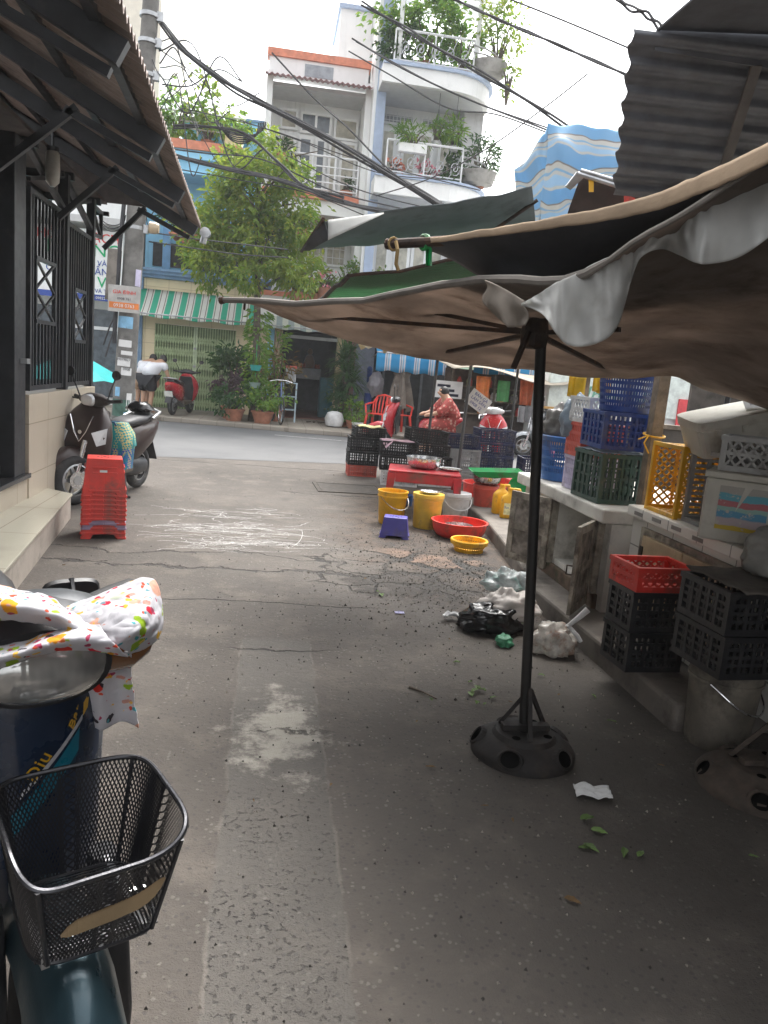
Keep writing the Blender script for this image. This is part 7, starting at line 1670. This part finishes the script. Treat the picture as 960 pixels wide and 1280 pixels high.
# slanting decal band on the shield
def decal(u0, u1, v0, v1, w, m, name, off=.0125):
    b = MB()
    def f(s, t):
        u = u0 + (u1 - u0) * s; v = v0 + (v1 - v0) * s + (t - .5) * w; p = shield(u, v); return (p[0] + off, p[1], p[2])
    b.grid(f, 16, 3); return build(name, b, m, sh, smooth=True)
decal(.32, .99, .62, .16, .10, mat('decal_teal', (.0, .16, .24), rough=.3), 'decal_band')
decal(.40, .99, .47, .09, .025, mat('decal_white', (.5, .5, .52), rough=.3), 'decal_line', .013)
decal(.82, 1.0, .17, .04, .06, mat('decal_yellow', (.75, .42, .01), rough=.35), 'decal_patch', .0135)
Wm = WM[mp_.name]
def on_shield(u, v, s, size):
    p = Vector(shield(u, v)); p2 = Vector(shield(u + .2, v - .17)); d_ = (p2 - p); nn = d_.cross(Vector((0, 0, 1))).normalized(); 
    if nn.x < 0: nn = -nn
    M4 = frame(Wm @ (p + nn * .0145), Wm.to_3x3() @ d_, Wm.to_3x3() @ nn); o = text('lettering', s, size, M4, mat('decal_yellow', (.75, .42, .01)), mp_, .0006); o.parent = sh
on_shield(.47, .42, 'Diu', .04); on_shield(.70, .24, 'Bar', .036)
b = MB(); b.loft([[Vector((x, v.y, z + v.z)) for v in ell((0, 0, 0), w, h, 'X', 14, 3)] for x, z, w, h in ((-.06, .52, .2, .3), (-.35, .4, .22, .2), (-.7, .5, .25, .3), (-1.15, .62, .2, .18))]); build('body', b, deep_blue, mp_, smooth=True)
b = MB(); b.loft([[Vector((x, v.y, z + v.z)) for v in ell((0, 0, 0), w, h, 'X', 16)] for x, z, w, h in ((-.45, .72, .15, .06), (-.6, .76, .24, .1), (-1.0, .78, .26, .1), (-1.2, .8, .2, .06))]); build('seat', b, seat_m, mp_, smooth=True)
wheel(mp_, .17, .24); wheel(mp_, -1.03, .24)
b = MB(); rings = []
for a in (.0, .4, .8, 1.2, 1.6, 2.0, 2.4):
    c = Vector((.17 + .28 * math.cos(a), 0, .25 + .28 * math.sin(a))); nx = Vector((math.cos(a), 0, math.sin(a)))
    rings.append([c + Vector((0, math.cos(q) * .075, 0)) + nx * (.035 * math.sin(q) - .06 * abs(math.cos(q)) ** 3) for q in [j * math.pi / 8 for j in range(16)]])
b.loft(rings); build('front_fender', b, teal_metal, mp_, smooth=True)
for s_ in (-1, 1):
    b = MB(); b.loft([[Vector((x + v.x, s_ * .105 + v.y, z)) for v in ell((0, 0, 0), w, dp, 'Z', 16, 3)] for z, x, w, dp in ((.2, .15, .05, .05), (.3, .14, .09, .06), (.5, .08, .10, .065), (.56, .05, .06, .05))]); f_ = build('fork_cover', b, black_pl, mp_, smooth=True)
    b = MB(); b.tube([(.12, s_ * .13, .505), (.12, s_ * .165, .505)], [.009, .006], 8); build('reflector_bolt', b, chrome, f_)
b = MB(); b.bar((.09, -.06, .565), (.31, -.05, .575), .012, .02); b.bar((.09, .1, .565), (.31, .1, .575), .012, .02); b.bar((.29, -.05, .57), (.29, .1, .57), .02, .012); build('basket_carrier', b, dull_steel, mp_)
# mesh basket
BX, BY, BW, BD, ZT, ZB = .235, .03, .26, .27, .775, .575
def brim(a, t):
    """basket wall: a = angle, t = 0 bottom .. 1 rim"""
    k = .76 + .24 * t; p = 5.0; ca, sa = math.cos(a), math.sin(a)
    x = math.copysign(abs(ca) ** (2 / p), ca) * BD / 2 * k; y = math.copysign(abs(sa) ** (2 / p), sa) * BW / 2 * k
    dip = .035 * max(0, math.cos(a)) ** 1.5 * (1 - .55 * math.sin(a))
    return Vector((BX + x - .02 * (1 - t), BY + y, ZB + (ZT - ZB - dip) * t))
# equal spacing round the wall
AN = []; acc = 0; S = 720; prev = brim(0, .6); cum = [0]
for i in range(1, S + 1): q = brim(2 * math.pi * i / S, .6); acc += (q - prev).length; cum.append(acc); prev = q
def ang(f):
    L = f % 1.0 * acc; lo, hi = 0, S
    while hi - lo > 1:
        m_ = (lo + hi) // 2
        if cum[m_] < L: lo = m_
        else: hi = m_
    return 2 * math.pi * (lo + (L - cum[lo]) / max(1e-9, cum[hi] - cum[lo])) / S
cx_, cz_ = 128, 26
b = MB()
PT = [[brim(ang((i + .5 * (j % 2)) / cx_), j / cz_) for i in range(cx_)] for j in range(cz_ + 1)]
wd = .0021
def rib2(p, q):
    d_ = (q - p).normalized(); o_ = Vector((BX - p.x, BY - p.y, 0)).normalized(); s = d_.cross(o_).normalized() * wd / 2; e = o_ * .001
    b.add([p - s - e, p + s - e, q + s - e, q - s - e, p - s + e, p + s + e, q + s + e, q - s + e], [(0, 1, 2, 3), (7, 6, 5, 4)])
for j in range(cz_):
    for i in range(cx_):
        if j % 2 == 0: rib2(PT[j][i], PT[j + 1][i]); rib2(PT[j][i], PT[j + 1][(i - 1) % cx_])
        else: rib2(PT[j][i], PT[j + 1][(i + 1) % cx_]); rib2(PT[j][i], PT[j + 1][i])
wire_m = mat('black_wire', (.018, .018, .022), rough=.4, var=.2)
bk = build('basket', b, wire_m, mp_)
b = MB()
for k in range(-11, 12): 
    y = k * .0085; b.bar((BX - .11, BY + y, ZB), (BX + .07, BY + y, ZB), .0022, .0022)
    x = k * .008; b.bar((BX - .02 + x, BY - .085, ZB + .0025), (BX - .02 + x, BY + .085, ZB + .0025), .0022, .0022)
build('basket_floor', b, wire_m, bk)
b = MB(); b.tube([brim(2 * math.pi * i / 90, 1.0) for i in range(90)], .0048, 8, closed=True); build('basket_rim', b, mat('rim_wire', (.045, .045, .05), rough=.25, metal=.6), bk, smooth=True)
b = MB()
for a in (-.55, .62, 2.5, -2.5): b.tube([brim(a, t / 6) + (Vector((brim(a, .5).x - BX, brim(a, .5).y - BY, 0)).normalized() * .004) for t in range(7)], .0042, 6)
b.tube([brim(2 * math.pi * i / 60, .0) for i in range(60)], .004, 6, closed=True); build('basket_strut', b, wire_m, bk, smooth=True)
b = MB(); q0, q1 = brim(-.25, .42), brim(.5, .62); pts = []
for i in range(9):
    t_ = i / 8; a = -.28 + .75 * t_; p = brim(a, .40 + .25 * t_); h_ = .012 * (1 - abs(2 * t_ - 1) ** 3) + .001; pts.append((p + Vector((.005, 0, h_)), p + Vector((.005, 0, -h_)), p + Vector((.008, 0, h_)), p + Vector((.008, 0, -h_))))
for u_, v_ in zip(pts[:-1], pts[1:]): b.add([u_[2], u_[3], v_[3], v_[2]], [(0, 1, 2, 3)]); b.add([u_[0], u_[1], v_[1], v_[0]], [(3, 2, 1, 0)])
build('basket_plate', b, mat('tan_plate', (.28, .2, .11), rough=.6), bk)

# patterned cloth thrown over the handlebar: white cotton with small coloured blots
n = N('printed_cotton'); co = n.co(); nz = n.n('ShaderNodeTexNoise'); n.set(nz.inputs['Vector'], co); nz.inputs['Scale'].default_value = 34; nz.inputs['Detail'].default_value = 4
vm = n.n('ShaderNodeVectorMath', operation='MULTIPLY_ADD'); n.set(vm.inputs[0], nz.outputs['Color']); vm.inputs[1].default_value = (.032,) * 3; n.set(vm.inputs[2], co)
col = (.56, .55, .58)
for sc_, th_, hues, sd in ((26, .42, ((.62, .05, .04), (.75, .34, .03), (.7, .4, .3), (.3, .45, .03)), 0), (38, .38, ((.65, .03, .06), (.7, .42, .05), (.06, .05, .06), (.55, .3, .25)), 3.3), (58, .33, ((.4, .06, .12), (.8, .5, .1), (.1, .35, .4), (.65, .1, .05)), 7.1)):
    of = n.n('ShaderNodeVectorMath', operation='ADD'); n.set(of.inputs[0], vm.outputs[0]); of.inputs[1].default_value = (sd, sd * 2, sd)
    v = n.voro(of.outputs[0], sc_); c_ = n.sep(n.voro(of.outputs[0], sc_, 'F1', 'Color'))
    h1 = n.mix(n.ramp(c_[0], .45, .5), hues[0], hues[1]); h2 = n.mix(n.ramp(c_[0], .45, .5), hues[2], hues[3]); h = n.mix(n.ramp(c_[1], .5, .55), h1, h2)
    m_ = n.math('MULTIPLY', n.ramp(v, th_, th_ - .05), n.ramp(c_[2], .5, .54)); col = n.mix(m_, col, h)
cotton = n.finish(col, .9, 0, n.bump(n.noise(co, 45, 4), .3, .004), .2, .25)
cl = thing('printed_cloth', 'white cotton cloth with red and orange print knotted over the moped handlebar', 'cloth', P(110, 800, 1.38))
def rope(rows, name, nu=80, nv=36, wob=.008):
    b, f = smooth_net([PP(r) for r in rows], nu, nv, wob, 4); b.v = [v + Vector((.3, -.6, .7)) * .016 * (abs(mnoise.noise(Vector((v.x * 14, v.y * 14, v.z * 34)))) + .45 * abs(mnoise.noise(v * 48)) - .3) for v in b.v]
    return build(name, b, cotton, cl, world=True, smooth=True, solid=.003)
rope([[(-40, 722, 1.42), (20, 735, 1.42), (62, 748, 1.40), (90, 768, 1.37), (120, 785, 1.34)], [(-40, 745, 1.30), (20, 756, 1.30), (62, 765, 1.30), (92, 781, 1.29), (120, 790, 1.29)], [(-40, 772, 1.31), (20, 775, 1.32), (62, 781, 1.32), (92, 794, 1.31), (120, 796, 1.31)]], 'upper_fold')
rope([[(-40, 815, 1.34), (20, 805, 1.33), (60, 792, 1.31), (95, 782, 1.30), (125, 782, 1.30)], [(-40, 826, 1.25), (20, 816, 1.25), (60, 804, 1.25), (100, 797, 1.25), (140, 802, 1.26)], [(-40, 848, 1.27), (20, 828, 1.27), (60, 815, 1.27), (100, 812, 1.27), (160, 822, 1.30)]], 'lower_fold')
rope([[(118, 792, 1.30), (118, 792, 1.30), (120, 790, 1.30), (122, 790, 1.30), (124, 794, 1.30), (122, 798, 1.30)], [(92, 772, 1.38), (118, 768, 1.36), (150, 762, 1.35), (165, 778, 1.30), (160, 795, 1.28), (140, 806, 1.28)], [(78, 756, 1.44), (112, 750, 1.44), (168, 738, 1.42), (186, 760, 1.36), (184, 790, 1.33), (158, 816, 1.31)], [(76, 752, 1.46), (112, 746, 1.47), (184, 722, 1.46), (203, 762, 1.42), (196, 800, 1.38), (160, 820, 1.33)]], 'spread_corner', 90, 60, .014)
rope([[(98, 808, 1.40), (120, 812, 1.42), (145, 815, 1.42), (163, 820, 1.42)], [(100, 850, 1.5), (125, 855, 1.48), (148, 855, 1.5), (166, 862, 1.51)], [(102, 890, 1.55), (124, 912, 1.52), (150, 902, 1.55), (173, 908, 1.55)]], 'hanging_tail', 50, 50, .014)

# ------------------------------------------------------------------ litter
gl = G(615, 790)
crumple('rubbish_bag', 'shiny black rubbish bag slumped on the asphalt behind the umbrella pole', 'bag', (1.40, 4.38, 0), .19, .13, .10, glossbag, .35, 2)
crumple('rubbish_bag', 'cream paper bag of rubbish lying on the black rubbish bag', 'bag', (1.54, 4.47, .06), .19, .14, .11, mat('cream_paper_bag', (.62, .57, .53), rough=.6, bump=.5, bscale=14), .4, 12)
crumple('rubbish_bag', 'clear bag with teal wrapping on top of the rubbish pile', 'bag', (1.56, 4.6, .17), .15, .12, .10, mat('teal_wrapping', (.62, .66, .66), rough=.25, trans=.35, coat=.4, var=.3, scale=16, bump=.6, bscale=16, dirt=.5, dirtc=(.1, .36, .3)), .5, 17)
crumple('rubbish_bag', 'tied transparent bag of food scraps beside the kerb', 'bag', (1.68, 4.04, 0), .135, .12, .11, mat('scrap_bag', (.62, .59, .54), rough=.2, trans=.35, var=.3, scale=22, dirt=.5, dirtc=(.35, .14, .06), bump=.6, bscale=18, coat=.3), .35, 23)
t = thing('bag_knot', 'white knotted handles of the transparent scrap bag', 'bag knot', (1.74, 3.99, .15))
b = MB(); b.tube([(0, 0, .03), (.05, -.02, .09), (.09, -.03, .14)], [.012, .016, .02], 8); b.tube([(0, 0, .03), (.05, -.03, -.02), (.07, -.04, -.05)], [.012, .014, .012], 8); b.lathe([(0, -.018), (.018, 0), (0, .018)], 8, (0, 0, .03)); build('handles', b, mat('white_film', (.66, .66, .66), rough=.35, trans=.3), t, smooth=True)
b = MB(); b.grid(lambda u, v: (1.14 + .17 * u, 4.48 + .07 * v + .05 * math.sin(u * 4), .02 + .03 * abs(mnoise.noise(Vector((u * 4, v * 4, 2)))) + .015), 18, 10); tag(build('plastic_film', b, mat('white_film', (.66, .66, .66)), smooth=True, solid=.002), 'strip of clear plastic film left of the black rubbish bag', 'film')
crumple('rubbish_bag', 'small green and clear bag scrap next to the umbrella pole', 'bag', (1.42, 4.12, 0), .05, .05, .04, mat('green_scrap', (.1, .35, .2), rough=.4, trans=.3), .4, 31)
tq = G(735, 992); b = MB(); b.grid(lambda u, v: (tq.x + .13 * (u - .5) + .02 * v, tq.y + .085 * (v - .5) - .03 * u, .012 + .018 * abs(mnoise.noise(Vector((u * 3.3, v * 3.3, 7)))) + .01 * math.sin(u * 5) ** 2), 18, 14); tag(build('tissue', b, paper, smooth=True, solid=.002), 'crumpled white tissue on the asphalt right of the umbrella foot', 'tissue')
gk2 = G(494, 768); b = MB(); b.grid(lambda u, v: (gk2.x + .06 * u, gk2.y + .04 * v, .006 + .012 * abs(mnoise.noise(Vector((u * 3, v * 3, 1))))), 8, 6); tag(build('paper_scrap', b, mat('mauve_scrap', (.4, .38, .6)), smooth=True, solid=.002), 'small mauve paper scrap on the cracked asphalt', 'paper scrap')
wilt = mat('wilted_leaf', (.12, .2, .05), rough=.6, var=.3, huevar=.5); dry = mat('dry_leaf', (.2, .12, .05), rough=.8, var=.3, huevar=.5)
def scrap(lab, px, py, L, w, m, name='leaf_scrap', group='leaf scraps on the asphalt', k=1):
    g = G(px, py)
    for i in range(k):
        b = MB(); p = g + Vector((R.uniform(-.03, .03) * (k > 1), R.uniform(-.05, .05) * (k > 1), .006 + .004 * i)); a = R.uniform(0, 6.28)
        q_ = p; s_ = R.uniform(.6, 1.2)
        d_ = Vector((math.cos(a), math.sin(a), 0)); t_ = Vector((-d_.y, d_.x, 0)); LL = L * s_; WW = w * s_ * R.uniform(.6, 1.1); cu = R.uniform(-.3, .5); tw = R.uniform(-.5, .5); sd_ = R.uniform(0, 50)
        def lf(u, v):
            pr = math.sin(math.pi * (.04 + .96 * u) ** .8) * (1 + .35 * mnoise.noise(Vector((u * 6, v * 2, sd_)))); k_ = (v - .5) * WW * pr
            return q_ + d_ * LL * u + t_ * (k_ + cu * LL * u * u * .5) + Vector((0, 0, .002 + abs(v - .5) * WW * .5 * pr + .25 * LL * u * (1 - u) * abs(cu) + tw * k_ * .3 + .008 * abs(mnoise.noise(Vector((u * 4, v * 3, sd_ + 9))))))
        b.grid(lf, 9, 4)
        tag(build(name, b, m), lab, 'leaf', group)
for px, py, L, k in ((740, 870, .07, 1), (592, 862, .06, 3), (608, 872, .05, 2), (672, 845, .05, 1), (598, 880, .05, 2), (722, 1030, .06, 2), (720, 1056, .05, 2), (790, 1068, .06, 2), (655, 785, .04, 2), (672, 800, .05, 2), (610, 745, .04, 2), (475, 742, .06, 2), (540, 878, .04, 1), (585, 855, .04, 1), (770, 905, .05, 1), (28, 722, .06, 1), (935, 1072, .05, 1), (575, 830, .04, 1)):
    scrap('wilted green leaf scrap lying on the dirty asphalt', px, py, L, L * .6, wilt, k=k)
for px, py, L in ((415, 982, .03), (668, 968, .03), (316, 1002, .025), (545, 962, .05), (705, 1125, .05), (82, 708, .03), (520, 905, .03), (610, 1010, .03), (500, 770, .03), (455, 725, .03), (700, 870, .03), (560, 800, .03), (640, 880, .03), (760, 830, .03), (830, 960, .03), (640, 1025, .03)):
    scrap('brown dry leaf scrap lying on the asphalt', px, py, L, L * .5, dry, group='dry scraps on the asphalt')
b = MB(); q = G(530, 868); b.tube([q + Vector((-.06, .07, .006)), q + Vector((0, 0, .01)), q + Vector((.05, -.06, .006))], [.006, .005, .003], 6); tag(build('twig', b, bark), 'dark twig on the asphalt left of the umbrella foot', 'twig')
# loose grit and crumbs
b = MB(); RG = random.Random(11)
for k in range(4600):
    if k < 3300: x, y = RG.gauss(1.45, .5), RG.gauss(5.7, .85)
    elif k < 4000: x, y = RG.uniform(-.4, 2.0), RG.uniform(1.3, 5)
    else: x, y = RG.uniform(-1.8, 2.2), RG.uniform(1.2, 11)
    if x > 1.88 and y > 3: continue
    r = RG.uniform(.002, .007) * (1.9 if RG.random() < .1 and k < 3300 else 1); a = RG.random() * 6.28
    c = Vector((x, y, r * .5)); v = [c + Vector((r * math.cos(a + i * 2.09), r * math.sin(a + i * 2.09) , -r * .5)) for i in range(3)] + [c + Vector((0, 0, r * .8))]
    b.cur = 0 if RG.random() < .6 else 1; b.add(v, [(0, 1, 3), (1, 2, 3), (2, 0, 3)])
tag(build('grit', b, [mat('grit_dark', (.05, .045, .04), rough=.9), mat('grit_pale', (.3, .27, .23), rough=.9)]), 'loose grit and crumbs scattered over the asphalt', 'grit', kind='stuff')

# ------------------------------------------------------------------ overhead cables
gcab = 'overhead cables'
def cable(lab, pts, r, strands=1):
    p3 = [P(*q) for q in pts]
    net_, n_ = p3, len(p3) - 1
    def at_(u):
        x = min(u * n_, n_ - 1e-6); i = int(x); t = x - i; g = lambda k: p3[k] if 0 <= k <= n_ else (2 * p3[0] - p3[1] if k < 0 else 2 * p3[n_] - p3[n_ - 1])
        a, b_, c, d = g(i - 1), g(i), g(i + 1), g(i + 2); return .5 * ((2 * b_) + (c - a) * t + (2 * a - 5 * b_ + 4 * c - d) * t * t + (3 * b_ - a - 3 * c + d) * t ** 3)
    b = MB(); K = 40
    for s in range(strands):
        o = Vector((0, R.uniform(-r, r) * 1.2, R.uniform(-r, r) * 1.2)) if strands > 1 else Vector((0, 0, 0)); ph = R.uniform(0, 6)
        b.tube([at_(i / K) + o + Vector((0, 0, .4 * r * math.sin(i * .5 + ph) if strands > 1 else 0)) for i in range(K + 1)], r * (.55 if strands > 1 else 1), 6)
    tag(build('overhead_cable', b, cable_m, smooth=True), lab, 'cable', gcab)
cable('thick bundle of cables sweeping from the pole top across the white house balcony', [(196, 20, 14.4), (230, 62, 14.2), (285, 105, 13.8), (335, 132, 13.4), (420, 178, 12.8), (500, 225, 12.2), (570, 268, 11.6)], .035, 5)
cable('thick black cable bundle crossing below the orange balcony trim', [(205, 190, 14.3), (270, 208, 14), (340, 222, 13.5), (410, 246, 12.8), (480, 264, 12.2), (560, 268, 11.6)], .035, 5)
cable('cable bundle looping from the roof corner through the tree crown', [(218, 158, 14.3), (262, 158, 14), (310, 170, 13.6), (350, 205, 13.2), (380, 232, 12.8), (430, 248, 12.4)], .028, 4)
cable('cable stretching in front of the yellow green tree leaves', [(205, 185, 14.3), (260, 192, 14), (330, 200, 13.5), (420, 240, 13), (520, 265, 12)], .012)
cable('thick cable descending from the column top past the curved balcony to the striped tarp', [(452, 2, 11), (500, 30, 10.7), (560, 66, 10.2), (640, 112, 9.6), (725, 168, 9)], .026, 2)
cable('upper pair of cables crossing the sky towards the dark roof', [(560, -6, 9), (620, 22, 8.7), (700, 56, 8.3), (800, 100, 7.8)], .02, 2)
cable('thin wire high in the sky near the top edge', [(635, -2, 9), (710, 28, 8.7), (800, 66, 8.3)], .009)
cable('long wire from the stair tower across the second balcony doors', [(440, 48, 12), (500, 84, 11.6), (580, 122, 11.2), (690, 165, 10.6)], .012)
cable('lower long wire passing over the balcony doors', [(436, 64, 12), (490, 95, 11.6), (560, 135, 11.2), (620, 143, 10.8), (690, 168, 10.4)], .01)
cable('wire running just under the roof garden slab', [(445, 52, 12), (540, 104, 11.5), (600, 130, 11.2), (685, 160, 10.6)], .01)
cable('thin cable falling from the orange parapet corner to the balcony', [(340, 66, 13), (390, 120, 12.8), (435, 160, 12.4), (490, 215, 12), (560, 262, 11.5)], .014)
cable('thin wire rising to the right across the pale sky', [(735, 92, 9), (680, 135, 9.4), (610, 185, 10), (540, 222, 10.8), (470, 245, 11.5)], .008)
cable('thin wire along the white house balcony railing', [(300, 150, 13.6), (380, 178, 13.2), (470, 215, 12.6), (560, 225, 12)], .008)
cable('second thin wire along the white house balcony railing', [(228, 135, 14), (330, 160, 13.4), (450, 200, 12.8), (600, 238, 12)], .008)
cable('thin wire crossing the blue house and tree top', [(215, 210, 14.2), (300, 225, 13.8), (380, 240, 13.2), (470, 275, 12.6)], .009)
cable('wire crossing under the orange balcony slab to the grey tarp', [(360, 195, 13.2), (430, 230, 12.8), (500, 252, 12.3), (600, 272, 11.8)], .009)
cable('wire from the pole over the yellow shop cornice', [(186, 290, 14.3), (240, 298, 14.4), (300, 305, 14.6), (360, 312, 14.8)], .012)
cable('second wire from the pole over the yellow shop cornice', [(186, 302, 14.3), (240, 310, 14.4), (300, 318, 14.6), (360, 322, 14.8)], .012)
cable('twisted dark wires hooked to the corner of the dark roof', [(768, -6, 4.2), (785, 10, 4.1), (803, 16, 4.0), (815, 25, 3.95), (826, 36, 3.9)], .012, 2)

RC2 = random.Random(5)
for k in range(11):
    x0, y0 = RC2.uniform(196, 208), RC2.uniform(40, 150); x1, y1 = RC2.uniform(235, 330), RC2.uniform(95, 200)
    cable('thin black wire in the tangle between the pole top and the blue house', [(x0, y0, 14.35), (x0 + (x1 - x0) * .35, y0 + RC2.uniform(-25, 50), 14.2), (x0 + (x1 - x0) * .7, y1 + RC2.uniform(-30, 20), 14.0), (x1, y1, 13.8)], RC2.choice((.007, .009, .012)))
b = MB(); c_ = P(300, 150, 13.9)
for k in range(5): b.tube([c_ + Vector(((.42 - .03 * k) * math.cos(a), .04 * k, (.24 + .02 * k) * math.sin(a))) for a in [i * .22 for i in range(15, 30)]], .012, 5)
tag(build('cable_coil', b, cable_m, smooth=True), 'drooping coil of spare cable hanging above the blue house balcony', 'cable')
# ------------------------------------------------------------------ thin scattering volume, added in place of veiling lens glare
hz_ = bpy.data.materials.new('glare_volume'); hz_.use_nodes = True; ht = hz_.node_tree; ht.nodes.clear()
ho = ht.nodes.new('ShaderNodeOutputMaterial'); hv = ht.nodes.new('ShaderNodeVolumePrincipled'); hv.inputs['Color'].default_value = (.93, .95, .97, 1); hv.inputs['Density'].default_value = .0018
ht.links.new(hv.outputs[0], ho.inputs['Volume'])
b = MB(); b.lo((-75, -45, -1), (75, 135, 16)); tag(build('glare_volume', b, hz_), kind='stuff')
# ------------------------------------------------------------------ light: bright overcast
world = bpy.data.worlds.new('World'); scene.world = world; world.use_nodes = True
wt = world.node_tree; bg = wt.nodes['Background']
sky = wt.nodes.new('ShaderNodeTexSky'); sky.sky_type = 'NISHITA'; sky.sun_disc = False
SUN_EL, SUN_AZ = rad(62), rad(20)       # azimuth from +Y towards +X
sky.sun_elevation = SUN_EL; sky.sun_rotation = SUN_AZ; sky.air_density = 1.0; sky.dust_density = 4.0; sky.ozone_density = 1.0
hs = wt.nodes.new('ShaderNodeHueSaturation'); hs.inputs['Saturation'].default_value = .12
wt.links.new(sky.outputs[0], hs.inputs['Color']); wt.links.new(hs.outputs[0], bg.inputs[0]); bg.inputs[1].default_value = .15
sd = bpy.data.lights.new('sun', 'SUN'); sd.energy = .9; sd.angle = rad(25); sd.color = (1, .96, .9)
so = bpy.data.objects.new('sun', sd); COL.objects.link(so)
dirv = Vector((math.sin(SUN_AZ) * math.cos(SUN_EL), math.cos(SUN_AZ) * math.cos(SUN_EL), math.sin(SUN_EL)))
so.rotation_euler = dirv.to_track_quat('Z', 'Y').to_euler(); so.location = (0, 5, 20)
vs_ = scene.view_settings; scene.display_settings.display_device = 'sRGB'
vs_.view_transform = 'Standard'; vs_.look = 'None'; vs_.gamma = 1; vs_.use_curve_mapping = False; vs_.exposure = 1.95
